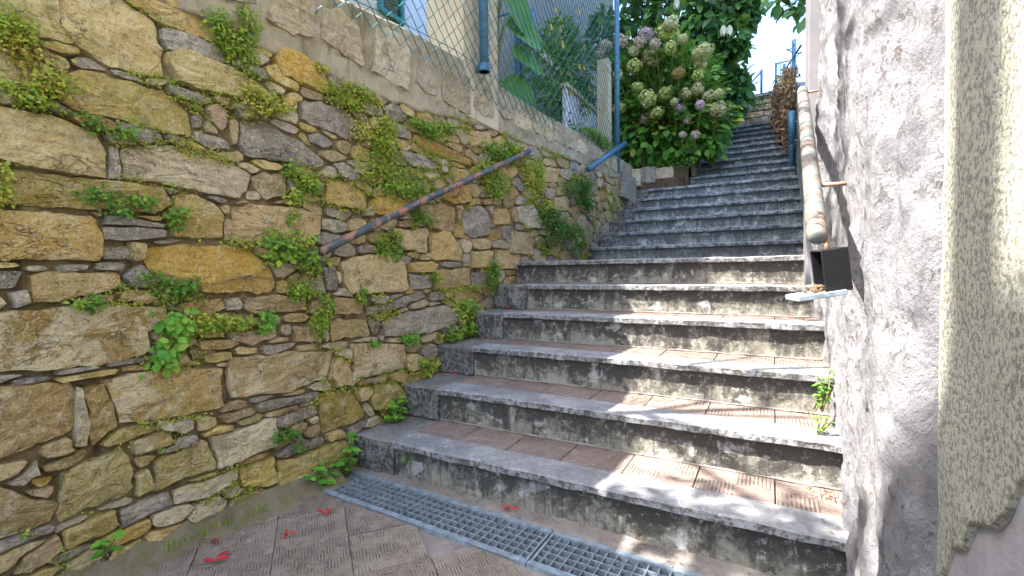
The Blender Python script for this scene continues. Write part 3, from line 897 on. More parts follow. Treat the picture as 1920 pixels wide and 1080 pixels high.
b2136,1405 2112,1425 2068,1432 2028,1427 1995,1417 1973,1401 1952,1380 1967,1357 2002,1340 2048,1351 2080,1355 2114,1363 2133,1381
b1534,1172 1650,1170 1646,1122 1519,1100
y1974,1431 1956,1446 1932,1458 1901,1473 1857,1472 1837,1451 1823,1433 1809,1411 1845,1398 1882,1396 1913,1390 1958,1389 1982,1409
b1642,1086 1636,1107 1593,1106 1566,1101 1544,1098 1504,1095 1497,1076 1510,1059 1537,1048 1566,1042 1594,1048 1623,1054 1643,1068
t2115,1725 2069,1736 2038,1747 2002,1745 1966,1740 1933,1726 1926,1704 1945,1684 1975,1670 2013,1672 2047,1674 2091,1678 2101,1700
b1529,61 1502,76 1465,78 1441,64 1424,61 1391,57 1370,40 1389,23 1415,10 1450,15 1472,24 1484,33 1506,42
b1526,1434 1493,1447 1472,1455 1448,1466 1428,1450 1403,1447 1375,1437 1381,1419 1405,1409 1426,1395 1456,1402 1479,1409 1500,1418
h1079,24 1051,32 1028,30 1017,34 999,35 970,33 958,20 955,3 997,4 1013,4 1026,5 1045,4 1093,6
b2023,530 2014,546 1994,566 1952,568 1901,572 1886,545 1907,524 1904,510 1900,483 1942,475 1984,480 2016,493 2042,510
b1735,1554 1734,1572 1714,1594 1667,1599 1664,1561 1660,1552 1644,1545 1603,1521 1643,1510 1679,1506 1717,1508 1741,1523 1740,1541
o3510,1782 3879,1828 3854,1693 3559,1668
h408,75 388,99 356,121 302,113 263,107 222,96 202,74 219,50 230,23 276,8 322,27 351,39 392,50
g2542,915 2735,915 2746,815 2540,821
t1210,1334 1193,1347 1160,1345 1146,1346 1131,1346 1102,1347 1065,1337 1100,1323 1114,1314 1133,1308 1151,1317 1171,1315 1204,1318
g1435,998 1432,1013 1416,1028 1384,1026 1352,1027 1346,1009 1339,998 1330,984 1350,974 1368,958 1400,963 1419,975 1434,985
g895,736 888,746 868,751 850,744 835,748 811,747 809,736 815,726 819,715 840,715 858,714 875,717 889,725
b1622,1718 1621,1737 1586,1740 1558,1739 1526,1739 1508,1725 1501,1709 1518,1695 1535,1684 1561,1675 1592,1678 1622,1686 1622,1704
g513,647 623,646 625,637 516,630
t1003,1479 1040,1484 1037,1375 1015,1379
b1795,1100 1767,1116 1730,1116 1702,1110 1677,1106 1647,1096 1646,1078 1650,1058 1685,1050 1718,1043 1749,1052 1759,1069 1782,1080
b1308,732 1296,745 1271,750 1250,750 1231,749 1197,751 1188,736 1183,720 1216,714 1235,708 1254,711 1277,710 1307,716
b1421,1674 1397,1687 1366,1686 1347,1686 1327,1685 1293,1683 1285,1667 1288,1649 1314,1639 1346,1646 1362,1649 1378,1653 1411,1658
b1857,1179 1840,1199 1794,1196 1766,1192 1744,1186 1690,1183 1713,1161 1726,1146 1742,1129 1777,1119 1803,1138 1835,1143 1849,1159
w1088,1788 1059,1792 1039,1790 1026,1789 1007,1791 979,1786 983,1772 1000,1763 1020,1761 1035,1755 1052,1759 1072,1763 1089,1773
t1349,1339 1329,1352 1298,1351 1280,1345 1263,1345 1235,1343 1214,1329 1231,1314 1252,1305 1280,1310 1297,1314 1321,1314 1349,1322
b1052,1349 1039,1357 1028,1369 1009,1352 999,1351 983,1350 952,1340 969,1329 989,1322 1010,1317 1032,1320 1045,1329 1063,1338
o1429,723 1424,737 1405,750 1376,740 1354,736 1325,730 1308,714 1326,698 1364,699 1379,681 1410,685 1412,704 1429,711
g1860,1561 1847,1576 1831,1592 1796,1598 1760,1594 1738,1579 1739,1562 1745,1548 1746,1530 1771,1513 1812,1516 1837,1531 1853,1545
g1293,1501 1261,1512 1242,1516 1224,1515 1209,1516 1171,1521 1152,1507 1177,1493 1199,1488 1211,1482 1228,1480 1259,1474 1276,1486
b808,720 807,729 801,739 780,739 764,734 750,730 748,722 748,714 751,704 763,692 783,704 795,708 808,712
g1380,865 1382,874 1380,897 1343,910 1330,882 1320,872 1314,861 1316,848 1333,839 1355,827 1402,812 1388,851 1385,860
y1858,202 1847,221 1809,222 1781,223 1744,226 1706,215 1718,193 1735,178 1752,165 1780,158 1812,160 1857,161 1853,185
b1298,277 1285,289 1263,295 1241,292 1220,292 1195,287 1188,274 1204,262 1218,255 1233,243 1261,241 1279,253 1298,263
t1558,1489 1564,1505 1547,1522 1511,1516 1487,1510 1465,1502 1462,1488 1458,1474 1474,1462 1499,1453 1533,1445 1548,1466 1552,1478
g974,822 1030,828 1038,780 977,775
b1045,436 1032,447 1009,450 990,449 974,444 975,434 970,429 932,411 975,413 992,414 1008,413 1032,413 1055,422
h1009,116 1004,121 1007,135 988,141 968,135 947,132 939,120 949,110 961,104 967,90 990,96 1013,95 1043,101
t1185,738 1181,751 1155,753 1135,751 1112,753 1092,745 1100,731 1106,722 1113,710 1136,712 1159,707 1182,713 1181,727
h1467,1358 1457,1371 1440,1389 1407,1379 1400,1361 1387,1357 1357,1348 1359,1331 1379,1316 1415,1330 1434,1331 1459,1333 1482,1344
g1515,1757 1503,1766 1490,1776 1466,1788 1432,1786 1417,1769 1435,1754 1441,1745 1449,1738 1456,1710 1494,1714 1511,1732 1525,1744
w1241,1650 1217,1657 1196,1657 1176,1663 1152,1660 1132,1650 1146,1637 1153,1627 1172,1625 1186,1614 1211,1614 1220,1627 1232,1636
t991,362 960,366 952,376 933,371 924,366 917,362 876,356 878,340 920,344 934,346 945,343 964,343 996,348
b1815,1783 1770,1792 1737,1789 1716,1790 1687,1791 1652,1783 1645,1763 1668,1747 1700,1743 1724,1741 1756,1733 1773,1749 1791,1762
g620,648 738,653 738,638 632,635
b1395,1190 1393,1202 1380,1215 1351,1208 1333,1207 1303,1206 1270,1195 1305,1180 1323,1173 1340,1170 1359,1164 1397,1158 1399,1177
h1528,596 1495,606 1466,604 1451,604 1434,605 1395,607 1353,591 1409,578 1432,574 1447,569 1469,562 1493,568 1533,576
g1727,1043 1683,1047 1659,1050 1635,1054 1613,1047 1579,1040 1568,1021 1573,999 1630,1008 1648,1011 1666,1009 1700,1008 1733,1021
t750,327 737,333 728,343 708,341 689,338 690,327 694,321 695,315 695,305 712,301 728,305 733,313 740,319
g1333,836 1320,844 1304,851 1283,851 1254,852 1234,840 1223,824 1265,818 1279,814 1293,813 1322,800 1346,809 1349,825
w3334,1813 3268,1830 3213,1833 3162,1841 3104,1832 3058,1807 3071,1773 3088,1743 3133,1720 3194,1722 3243,1734 3301,1745 3317,1776
y384,1337 405,1367 354,1380 307,1381 265,1380 216,1373 209,1346 204,1322 213,1294 268,1290 311,1292 356,1295 387,1313
o452,365 507,356 500,336 475,331
y1234,865 1226,873 1212,881 1187,892 1165,881 1169,866 1168,858 1160,847 1168,832 1196,834 1219,836 1236,844 1249,854
t2151,1779 2143,1794 2130,1814 2091,1816 2055,1811 2019,1801 2020,1780 2021,1762 2042,1747 2073,1739 2111,1729 2151,1739 2164,1760
t1854,1043 1835,1052 1819,1061 1785,1081 1762,1061 1745,1047 1734,1031 1742,1013 1771,1003 1802,1004 1832,1005 1870,1009 1884,1028
o1035,1728 1029,1734 1027,1750 1002,1755 990,1740 986,1732 970,1725 986,1718 990,1709 1005,1700 1035,1693 1038,1712 1035,1722
t2766,1117 2728,1136 2684,1146 2643,1135 2606,1130 2544,1123 2552,1093 2552,1063 2616,1060 2654,1057 2688,1064 2746,1063 2777,1087
b1641,1770 1632,1786 1597,1787 1576,1787 1558,1785 1523,1786 1505,1772 1521,1756 1536,1744 1564,1744 1585,1743 1618,1740 1639,1753
o3170,1678 3152,1711 3090,1720 3037,1705 2997,1693 2944,1677 2947,1647 2959,1616 3010,1600 3065,1590 3110,1610 3138,1629 3183,1649
o2400,1753 2384,1768 2360,1790 2315,1786 2284,1771 2252,1757 2241,1734 2265,1714 2297,1701 2336,1704 2372,1704 2426,1707 2421,1735
t3773,1554 4058,1617 4095,1484 3829,1430
t1663,344 1649,357 1625,365 1599,368 1564,371 1549,355 1562,339 1563,329 1573,318 1587,295 1626,299 1638,319 1652,330
b2304,1796 2286,1814 2265,1833 2225,1834 2190,1829 2140,1827 2144,1802 2154,1784 2165,1766 2192,1751 2232,1750 2260,1765 2287,1777
g3454,1678 3400,1702 3362,1719 3316,1738 3260,1731 3202,1717 3169,1687 3185,1653 3233,1633 3280,1625 3330,1611 3396,1614 3436,1643
t2265,1709 2251,1727 2224,1741 2187,1743 2153,1737 2118,1727 2109,1706 2097,1682 2143,1673 2179,1675 2205,1676 2252,1669 2274,1688
g747,1530 725,1532 712,1532 703,1532 694,1531 662,1532 666,1521 678,1513 699,1515 707,1517 714,1515 731,1513 752,1519
g1373,188 1371,200 1350,206 1329,211 1304,211 1290,200 1283,189 1273,175 1288,163 1316,163 1336,167 1362,164 1377,175
b1909,380 1884,392 1858,399 1828,402 1789,403 1771,385 1759,366 1801,357 1820,352 1836,334 1872,330 1891,348 1905,363
o1486,188 1482,203 1456,207 1434,204 1413,204 1373,205 1380,186 1381,172 1405,165 1428,165 1445,166 1484,157 1495,174
g2893,1537 2880,1560 2839,1575 2788,1580 2750,1562 2720,1543 2693,1519 2722,1495 2763,1483 2804,1477 2858,1466 2906,1483 2899,1514
b978,1114 1006,1116 999,1031 974,1030
b1171,1541 1169,1550 1172,1578 1138,1553 1117,1557 1093,1552 1111,1539 1121,1533 1129,1529 1130,1499 1158,1513 1168,1525 1171,1534
h1417,421 1409,434 1389,440 1369,440 1350,439 1324,438 1291,427 1321,413 1343,408 1355,402 1374,396 1404,394 1425,406
g1635,203 1595,210 1564,205 1547,205 1529,202 1486,200 1495,183 1499,166 1527,158 1556,161 1581,162 1594,173 1611,183
t707,1780 727,1793 711,1794 698,1794 674,1798 650,1790 660,1777 672,1767 704,1779 705,1778 706,1779 707,1779 707,1780
b1351,242 1348,252 1339,270 1308,267 1291,256 1281,247 1260,237 1277,226 1287,215 1310,212 1337,209 1352,220 1351,233
o2946,1641 2939,1665 2902,1683 2850,1696 2810,1673 2783,1655 2760,1634 2768,1608 2791,1582 2844,1579 2893,1581 2937,1593 2955,1617
o1229,243 1216,254 1201,265 1173,278 1163,251 1164,243 1163,238 1163,234 1133,207 1171,214 1189,220 1206,224 1223,231
b1661,1655 1652,1667 1631,1674 1605,1675 1578,1671 1538,1664 1571,1644 1588,1637 1598,1629 1615,1621 1658,1603 1664,1629 1662,1643
t1971,1589 1963,1605 1940,1617 1910,1617 1886,1611 1845,1613 1836,1594 1846,1578 1861,1564 1885,1553 1915,1558 1947,1559 1974,1571
y1679,1323 1676,1337 1654,1345 1630,1351 1601,1351 1576,1341 1553,1327 1583,1313 1606,1308 1618,1303 1639,1292 1675,1291 1677,1310
h689,214 692,226 661,220 654,223 650,216 644,216 583,218 629,208 640,205 647,199 658,203 667,204 698,203
h3084,1746 3068,1774 3022,1789 2972,1783 2923,1786 2898,1764 2879,1742 2866,1714 2897,1690 2949,1677 2997,1693 3031,1706 3083,1718
t1091,633 1055,631 1051,635 1041,641 1017,647 997,639 1005,626 1007,615 1030,614 1043,611 1058,610 1087,608 1091,621
y2318,521 2281,536 2254,545 2228,549 2185,566 2158,547 2143,528 2138,506 2169,492 2204,489 2232,490 2264,490 2315,496
g1636,688 1720,683 1710,602 1663,607
t1181,1775 1176,1786 1154,1786 1137,1786 1115,1786 1096,1777 1111,1765 1122,1759 1132,1753 1147,1747 1175,1739 1175,1758 1176,1766
g1519,1690 1509,1701 1491,1710 1467,1704 1444,1702 1434,1690 1424,1677 1432,1664 1458,1660 1480,1661 1498,1664 1532,1664 1535,1679
w1731,180 1714,192 1701,205 1675,209 1648,207 1628,197 1615,185 1595,168 1629,159 1656,158 1676,160 1699,159 1748,160
g883,1458 916,1471 921,1415 888,1412
y659,843 662,853 643,855 629,852 625,845 614,847 613,842 584,833 615,833 622,827 633,832 650,828 658,835
g3566,1881 3535,1906 3500,1931 3443,1933 3383,1931 3341,1908 3335,1878 3328,1847 3360,1819 3424,1821 3473,1818 3542,1818 3574,1848
y1108,370 1085,377 1059,370 1050,371 1041,370 1009,373 993,360 1010,348 1037,348 1052,351 1063,349 1081,349 1098,356
h2499,612 2499,632 2477,653 2432,651 2385,652 2357,632 2368,608 2385,593 2393,575 2423,558 2470,555 2501,574 2498,597
b2054,353 2025,367 1997,372 1971,371 1944,372 1912,366 1894,348 1876,323 1940,323 1967,326 1987,323 2014,324 2058,331
o3038,1836 3011,1856 2986,1873 2951,1895 2902,1884 2869,1867 2833,1849 2823,1820 2870,1803 2906,1790 2949,1791 2994,1793 3054,1804
b1128,212 1095,221 1072,222 1057,218 1050,215 1033,216 982,213 1008,198 1044,200 1053,198 1062,198 1070,199 1102,198
y922,1352 910,1355 901,1356 885,1369 870,1361 862,1353 852,1343 878,1339 890,1339 898,1336 912,1333 950,1329 927,1345
b2827,811 2859,843 2815,860 2756,889 2756,817 2747,812 2666,806 2670,778 2698,751 2756,746 2811,746 2826,778 2827,797
g2384,575 2374,594 2357,620 2307,594 2286,590 2256,587 2188,575 2234,553 2265,542 2294,536 2331,524 2361,539 2392,553
g457,648 445,652 435,649 430,650 415,657 407,651 401,645 392,634 419,635 431,643 433,643 436,643 452,642
w1127,1311 1101,1317 1088,1320 1079,1325 1060,1330 1044,1324 1021,1316 1046,1305 1058,1301 1071,1301 1084,1286 1101,1292 1116,1300
t2017,1777 2014,1795 1986,1805 1955,1800 1935,1794 1900,1796 1861,1784 1892,1765 1911,1754 1933,1745 1961,1746 1989,1749 2015,1760
b1258,361 1216,372 1190,370 1179,371 1171,369 1154,371 1112,369 1098,350 1154,350 1169,348 1180,351 1194,349 1207,353
w2987,896 2970,921 2918,924 2879,924 2832,927 2791,912 2772,885 2815,864 2847,854 2876,840 2930,822 2960,849 2992,870
t3509,1769 3559,1814 3479,1815 3426,1815 3369,1815 3329,1793 3314,1763 3327,1734 3377,1720 3415,1698 3480,1688 3537,1708 3514,1748
y1372,1532 1344,1537 1324,1536 1311,1535 1283,1542 1278,1529 1272,1519 1279,1508 1296,1500 1318,1501 1336,1504 1346,1511 1378,1518
o4492,1624 4786,1644 4784,1475 4505,1476
b2649,1396 2943,1455 2950,1396 2681,1363
g1791,792 1753,802 1724,800 1709,799 1692,801 1653,802 1636,786 1662,772 1682,764 1703,760 1727,758 1752,763 1781,773
t2074,1464 2069,1483 2029,1481 2006,1483 1982,1481 1932,1482 1933,1460 1960,1446 1975,1435 1996,1419 2025,1431 2054,1434 2083,1445
w3503,1568 3467,1592 3422,1614 3362,1606 3320,1587 3301,1564 3274,1539 3285,1509 3332,1489 3388,1480 3432,1503 3465,1518 3510,1538
t3062,1547 3083,1576 3036,1593 2987,1600 2940,1594 2903,1579 2891,1556 2897,1535 2904,1511 2936,1488 2990,1492 3025,1510 3044,1528
t1235,616 1337,614 1344,585 1244,588
h1385,25 1372,36 1350,39 1332,33 1319,31 1301,28 1275,18 1282,3 1315,3 1332,3 1345,6 1368,4 1405,10
g3075,1202 3083,1220 3086,1255 3030,1261 2979,1252 2937,1237 2930,1211 2940,1189 2948,1165 2984,1146 3045,1114 3069,1166 3069,1189
h2030,1298 2028,1312 2010,1323 1985,1342 1950,1331 1919,1321 1900,1304 1945,1291 1957,1285 1969,1279 1998,1244 2018,1271 2029,1285
t726,623 715,628 707,632 696,632 685,633 667,632 665,624 660,615 682,614 693,616 697,616 708,613 745,610
h2323,1562 2302,1579 2265,1584 2231,1588 2189,1586 2151,1572 2193,1548 2229,1545 2235,1543 2237,1499 2282,1503 2304,1524 2289,1545
b2174,362 2176,377 2176,407 2127,395 2097,390 2081,377 2058,366 2064,350 2066,329 2103,325 2136,327 2174,327 2178,347
t1801,1323 1782,1338 1751,1340 1728,1342 1708,1336 1683,1332 1686,1318 1677,1304 1673,1277 1723,1292 1742,1299 1754,1305 1781,1308
w2546,1094 2539,1115 2499,1121 2463,1121 2418,1122 2388,1103 2421,1080 2433,1068 2446,1056 2470,1027 2512,1040 2546,1054 2546,1076
w2774,1595 2761,1615 2736,1632 2695,1629 2654,1637 2620,1624 2579,1606 2614,1583 2639,1569 2664,1556 2704,1541 2738,1559 2772,1573
w4382,1237 4366,1268 4329,1300 4259,1315 4187,1302 4139,1274 4122,1240 4114,1203 4148,1167 4221,1158 4287,1161 4364,1164 4399,1200
t2290,1435 2266,1452 2244,1469 2206,1461 2180,1456 2162,1447 2124,1437 2130,1417 2147,1398 2185,1395 2220,1393 2234,1412 2249,1421
b3106,1453 3069,1467 3034,1480 2987,1490 2926,1487 2948,1448 2956,1431 2955,1414 2954,1378 3011,1389 3061,1384 3111,1398 3127,1426
h3057,1105 3008,1132 2961,1147 2915,1147 2879,1138 2838,1133 2777,1117 2778,1083 2870,1084 2895,1085 2914,1078 2940,1079 2999,1079
y2499,522 2500,546 2452,549 2421,554 2388,552 2362,541 2334,526 2325,502 2366,489 2402,487 2430,490 2466,489 2502,500
g2809,1680 2806,1703 2771,1717 2734,1729 2694,1721 2664,1707 2639,1691 2639,1669 2651,1646 2694,1639 2734,1636 2772,1644 2787,1663
h2825,1467 2785,1480 2753,1487 2718,1497 2669,1497 2648,1474 2645,1452 2644,1427 2676,1408 2725,1418 2753,1425 2786,1429 2841,1441
b3670,1647 3621,1666 3566,1661 3518,1695 3457,1682 3439,1649 3426,1619 3461,1596 3498,1580 3542,1550 3601,1566 3631,1592 3657,1616
g3326,1607 3273,1622 3230,1629 3181,1644 3143,1623 3115,1603 3083,1576 3132,1557 3169,1545 3207,1528 3261,1530 3284,1556 3303,1578
o2934,1187 2928,1219 2864,1215 2822,1218 2785,1206 2790,1182 2784,1168 2730,1135 2783,1120 2836,1130 2866,1140 2896,1148 2945,1161
b2638,1666 2629,1687 2587,1690 2559,1693 2523,1700 2473,1696 2467,1670 2478,1648 2522,1643 2548,1645 2578,1611 2617,1625 2646,1643
w810,1534 821,1545 804,1542 795,1542 786,1540 774,1537 749,1529 752,1515 785,1517 800,1522 807,1525 805,1530 805,1532
b4672,1256 4660,1297 4593,1317 4526,1331 4452,1328 4382,1307 4372,1265 4388,1230 4406,1193 4468,1169 4545,1171 4605,1192 4659,1218
h2515,1770 2496,1781 2477,1795 2440,1809 2397,1802 2382,1779 2399,1760 2411,1748 2424,1735 2447,1716 2493,1714 2515,1735 2535,1752
t2671,1548 2652,1562 2628,1572 2597,1592 2545,1593 2557,1556 2555,1544 2551,1531 2541,1504 2584,1499 2628,1493 2676,1501 2690,1526
o2449,1167 2447,1175 2448,1202 2403,1225 2374,1197 2370,1176 2363,1162 2347,1139 2378,1124 2419,1123 2456,1125 2521,1123 2454,1160
g1274,1274 1271,1282 1261,1292 1234,1307 1227,1283 1229,1274 1228,1268 1229,1263 1230,1252 1246,1234 1266,1250 1277,1258 1284,1266
h514,927 511,936 496,940 480,939 467,936 464,929 468,923 482,923 482,922 483,922 485,922 485,923 489,923
o3797,1482 3786,1507 3753,1530 3697,1534 3628,1542 3592,1510 3602,1478 3609,1453 3626,1425 3680,1418 3736,1412 3817,1411 3811,1455
b1013,1531 1009,1542 987,1543 972,1539 948,1543 949,1530 953,1523 959,1517 974,1521 978,1514 993,1510 1012,1512 1004,1523
b1922,1505 1900,1512 1889,1520 1869,1536 1838,1532 1823,1517 1811,1504 1832,1492 1837,1479 1860,1473 1886,1474 1916,1477 1941,1489
b4099,1921 4073,1956 3995,1951 3948,1951 3900,1947 3820,1939 3815,1901 3844,1869 3881,1840 3948,1842 3999,1849 4061,1856 4085,1886
g861,1357 864,1367 842,1366 832,1367 821,1368 802,1368 800,1359 805,1352 808,1344 823,1343 834,1346 848,1345 851,1351
b1718,1151 1710,1161 1695,1171 1668,1185 1653,1164 1653,1153 1652,1146 1653,1139 1654,1127 1670,1111 1702,1113 1733,1121 1728,1140
h4512,1414 4508,1458 4438,1481 4359,1474 4317,1440 4286,1417 4248,1388 4260,1351 4299,1313 4381,1308 4445,1329 4491,1352 4504,1383
w2232,1473 2234,1496 2187,1501 2155,1493 2136,1493 2110,1491 2076,1481 2082,1463 2088,1442 2129,1439 2158,1448 2176,1454 2191,1462
b3883,1193 3868,1224 3823,1245 3767,1255 3712,1245 3674,1226 3637,1203 3648,1173 3659,1140 3717,1126 3774,1137 3819,1147 3869,1163
b3995,1323 3980,1356 3927,1375 3873,1391 3805,1393 3782,1356 3770,1332 3755,1307 3751,1269 3812,1251 3878,1253 3917,1280 3947,1298
b3649,1157 3645,1181 3621,1206 3570,1215 3512,1216 3467,1197 3444,1169 3444,1140 3491,1123 3528,1110 3574,1097 3644,1094 3656,1130
h2542,997 2540,1016 2515,1038 2472,1028 2440,1017 2428,999 2427,982 2436,966 2451,943 2494,951 2543,938 2545,969 2543,984
w1531,537 1530,545 1531,563 1504,566 1478,563 1449,557 1441,541 1481,532 1487,529 1493,522 1511,507 1530,516 1531,529
h2146,1336 2126,1347 2099,1351 2075,1346 2048,1346 2013,1337 2022,1318 2035,1303 2056,1290 2088,1298 2109,1302 2130,1308 2173,1319
h3156,1895 3148,1922 3091,1920 3055,1921 3017,1917 2945,1913 2981,1881 3003,1864 3023,1847 3057,1827 3104,1834 3145,1848 3151,1872
t2074,1593 2062,1597 2051,1601 2035,1611 1985,1625 1970,1604 1973,1584 1982,1567 2025,1570 2043,1572 2061,1568 2105,1563 2154,1578
w1067,1226 1113,1225 1117,1194 1060,1187
b2004,1179 1989,1196 1945,1191 1927,1192 1906,1192 1881,1187 1858,1174 1855,1155 1895,1150 1922,1153 1939,1154 1955,1157 1993,1161
y3795,1383 3755,1406 3701,1410 3652,1416 3595,1410 3544,1388 3571,1355 3596,1332 3623,1308 3675,1300 3740,1296 3761,1329 3777,1354
t2640,1461 2646,1486 2604,1491 2563,1495 2529,1483 2531,1460 2535,1446 2533,1430 2540,1403 2586,1399 2625,1411 2642,1429 2641,1446
w2154,546 2184,574 2120,568 2095,559 2077,563 2047,562 2019,550 2029,532 2041,515 2077,513 2105,515 2128,522 2143,533
o2230,1357 2233,1369 2231,1391 2195,1391 2156,1395 2133,1378 2119,1360 2140,1344 2160,1334 2177,1318 2210,1323 2238,1329 2235,1347
g2531,696 2510,712 2471,710 2444,716 2406,715 2388,698 2386,680 2376,655 2427,655 2455,652 2484,653 2532,654 2532,677
h2086,748 2055,761 2022,761 1999,754 1981,752 1957,747 1926,733 1939,714 1983,715 2004,715 2023,716 2053,716 2071,729
g4314,1885 4300,1911 4286,1949 4218,1962 4148,1955 4107,1927 4093,1896 4084,1867 4108,1837 4152,1809 4224,1806 4276,1830 4325,1851
h1220,689 1219,692 1221,710 1199,710 1175,707 1175,694 1175,684 1177,674 1189,665 1210,656 1225,672 1220,683 1221,686
g2103,798 2226,800 2235,748 2116,748
y908,842 886,847 873,849 862,848 847,851 838,846 837,839 823,829 849,829 859,828 868,828 880,828 888,833
t3332,1888 3336,1916 3288,1926 3244,1927 3199,1926 3161,1911 3156,1886 3148,1860 3187,1844 3229,1839 3273,1833 3326,1837 3326,1867
g850,1027 833,1033 815,1029 806,1029 802,1025 800,1022 745,1016 777,1008 803,1012 810,1014 818,1012 816,1018 841,1018
t1480,966 1497,982 1470,986 1448,984 1431,981 1426,971 1409,965 1386,949 1428,950 1444,949 1467,932 1476,949 1475,959
h1521,822 1519,827 1515,837 1489,856 1471,840 1466,827 1415,814 1477,809 1494,808 1505,804 1520,804 1562,798 1531,817
g2410,977 2352,977 2330,977 2312,977 2291,976 2223,977 2221,951 2269,939 2304,940 2322,938 2340,940 2364,943 2442,952
g4818,1887 4783,1918 4741,1942 4683,1978 4597,1971 4570,1925 4558,1894 4549,1863 4548,1817 4626,1805 4696,1816 4760,1824 4814,1849
h2025,1223 2015,1241 1981,1247 1951,1241 1935,1232 1930,1223 1919,1216 1857,1192 1921,1193 1948,1196 1968,1194 1986,1199 2005,1208
y1261,31 1244,35 1231,35 1221,40 1180,57 1196,33 1200,25 1201,18 1210,12 1223,5 1245,2 1254,14 1271,21
o3227,1515 3183,1532 3156,1547 3117,1558 3071,1554 3051,1532 3041,1513 3023,1489 3060,1475 3093,1458 3142,1453 3164,1479 3191,1493
g2826,706 2824,728 2787,739 2744,742 2716,725 2703,709 2701,693 2685,670 2717,655 2758,655 2798,653 2827,668 2827,689
h2422,1833 2421,1855 2374,1853 2347,1850 2324,1847 2294,1842 2281,1825 2293,1809 2311,1795 2342,1790 2372,1795 2393,1804 2422,1814
h4568,1932 4553,1973 4470,1966 4414,1968 4350,1963 4293,1938 4315,1901 4327,1868 4379,1848 4438,1837 4517,1828 4544,1869 4560,1899
t3865,1852 3825,1883 3784,1907 3721,1889 3686,1885 3650,1878 3590,1863 3565,1827 3611,1798 3689,1811 3724,1815 3760,1817 3812,1825
h3595,1477 3590,1497 3580,1530 3522,1542 3477,1517 3439,1502 3394,1479 3460,1458 3477,1443 3503,1421 3561,1400 3612,1422 3599,1458
g1139,437 1112,438 1101,435 1095,439 1081,441 1049,440 1053,427 1061,417 1091,423 1099,424 1106,422 1118,423 1164,425
b4338,1159 4698,1164 4664,1076 4351,1068
t793,1093 797,1101 779,1102 768,1097 764,1095 753,1097 702,1097 748,1088 754,1084 763,1082 770,1086 781,1083 798,1085
b4256,1365 4235,1395 4186,1411 4135,1420 4077,1420 4037,1397 3996,1372 3997,1337 4056,1319 4104,1311 4154,1299 4211,1308 4263,1330
b2695,696 2705,720 2639,707 2625,703 2607,711 2573,713 2534,700 2535,676 2554,653 2603,652 2640,655 2676,660 2683,680
g4134,1282 4094,1306 4042,1321 3985,1318 3951,1295 3918,1277 3881,1250 3883,1213 3961,1209 4010,1207 4060,1207 4110,1221 4121,1250
g995,1178 964,1181 961,1187 951,1187 939,1188 921,1187 914,1179 930,1173 945,1174 947,1171 954,1166 975,1160 989,1167
b4359,1479 4323,1508 4276,1527 4219,1531 4169,1521 4106,1512 4098,1479 4100,1447 4136,1422 4188,1407 4252,1398 4292,1427 4322,1450
t2463,1687 2454,1707 2401,1700 2383,1702 2365,1700 2331,1701 2283,1689 2309,1668 2352,1664 2374,1664 2394,1659 2422,1658 2467,1665
h580,212 549,212 538,210 533,211 526,212 515,211 514,205 491,193 530,202 534,204 536,204 540,203 560,203
b4081,1052 4096,1086 4038,1101 3987,1111 3926,1115 3897,1086 3880,1063 3861,1035 3889,1010 3930,985 3993,983 4032,1010 4058,1029
t3916,1124 3883,1154 3813,1144 3775,1134 3741,1127 3690,1117 3643,1086 3700,1062 3752,1053 3796,1047 3852,1043 3879,1068 3894,1093
g4151,1162 4121,1191 4073,1208 4022,1204 3977,1205 3905,1206 3881,1173 3906,1142 3935,1117 3989,1116 4033,1106 4094,1105 4133,1130
b1261,1202 1244,1211 1232,1221 1210,1204 1203,1206 1196,1204 1175,1201 1161,1188 1193,1188 1206,1189 1215,1189 1228,1189 1260,1189
b923,1484 925,1494 903,1489 896,1486 889,1487 839,1496 867,1480 878,1475 886,1471 896,1470 904,1472 912,1474 928,1477
t4539,1819 4458,1838 4398,1841 4343,1851 4298,1831 4249,1812 4231,1779 4263,1748 4307,1724 4370,1722 4424,1733 4456,1756 4492,1779
t4640,1726 4627,1755 4600,1797 4521,1793 4473,1765 4439,1742 4400,1716 4419,1684 4450,1652 4514,1637 4586,1639 4626,1670 4650,1698
h4333,1111 4332,1146 4270,1155 4213,1157 4155,1148 4122,1122 4099,1091 4129,1061 4181,1049 4227,1035 4293,1025 4341,1050 4339,1084
b4490,1577 4487,1613 4435,1641 4369,1618 4327,1600 4269,1585 4261,1551 4297,1523 4339,1502 4396,1483 4471,1484 4496,1523 4492,1553
b1544,403 1682,400 1682,380 1556,379
y931,208 924,216 899,209 895,211 888,212 876,211 835,207 866,198 887,199 894,200 898,200 909,198 941,197
h4157,1804 4117,1832 4082,1856 4024,1851 3982,1844 3933,1837 3887,1815 3887,1782 3945,1765 3987,1754 4034,1743 4082,1755 4119,1776
o3148,859 3140,886 3082,881 3051,883 3022,876 2990,867 2967,849 2946,818 3017,818 3051,819 3078,819 3122,818 3148,836
y4266,1744 4238,1771 4189,1795 4130,1775 4096,1756 4054,1740 4052,1713 4054,1681 4099,1658 4161,1655 4209,1672 4238,1693 4273,1715
w962,1418 962,1419 961,1419 960,1420 927,1450 926,1430 929,1420 925,1411 938,1405 953,1404 966,1404 964,1415 965,1417
t2579,1862 2552,1877 2511,1869 2491,1865 2465,1867 2426,1861 2425,1842 2424,1819 2471,1818 2500,1826 2518,1828 2538,1832 2575,1841
h2883,1756 2904,1779 2877,1798 2834,1815 2818,1766 2809,1762 2797,1757 2729,1738 2770,1724 2802,1711 2846,1702 2866,1729 2877,1743
t2129,1001 2132,1013 2132,1035 2091,1016 2076,1017 2056,1016 2018,1010 2008,990 2038,977 2073,980 2093,981 2116,980 2132,989
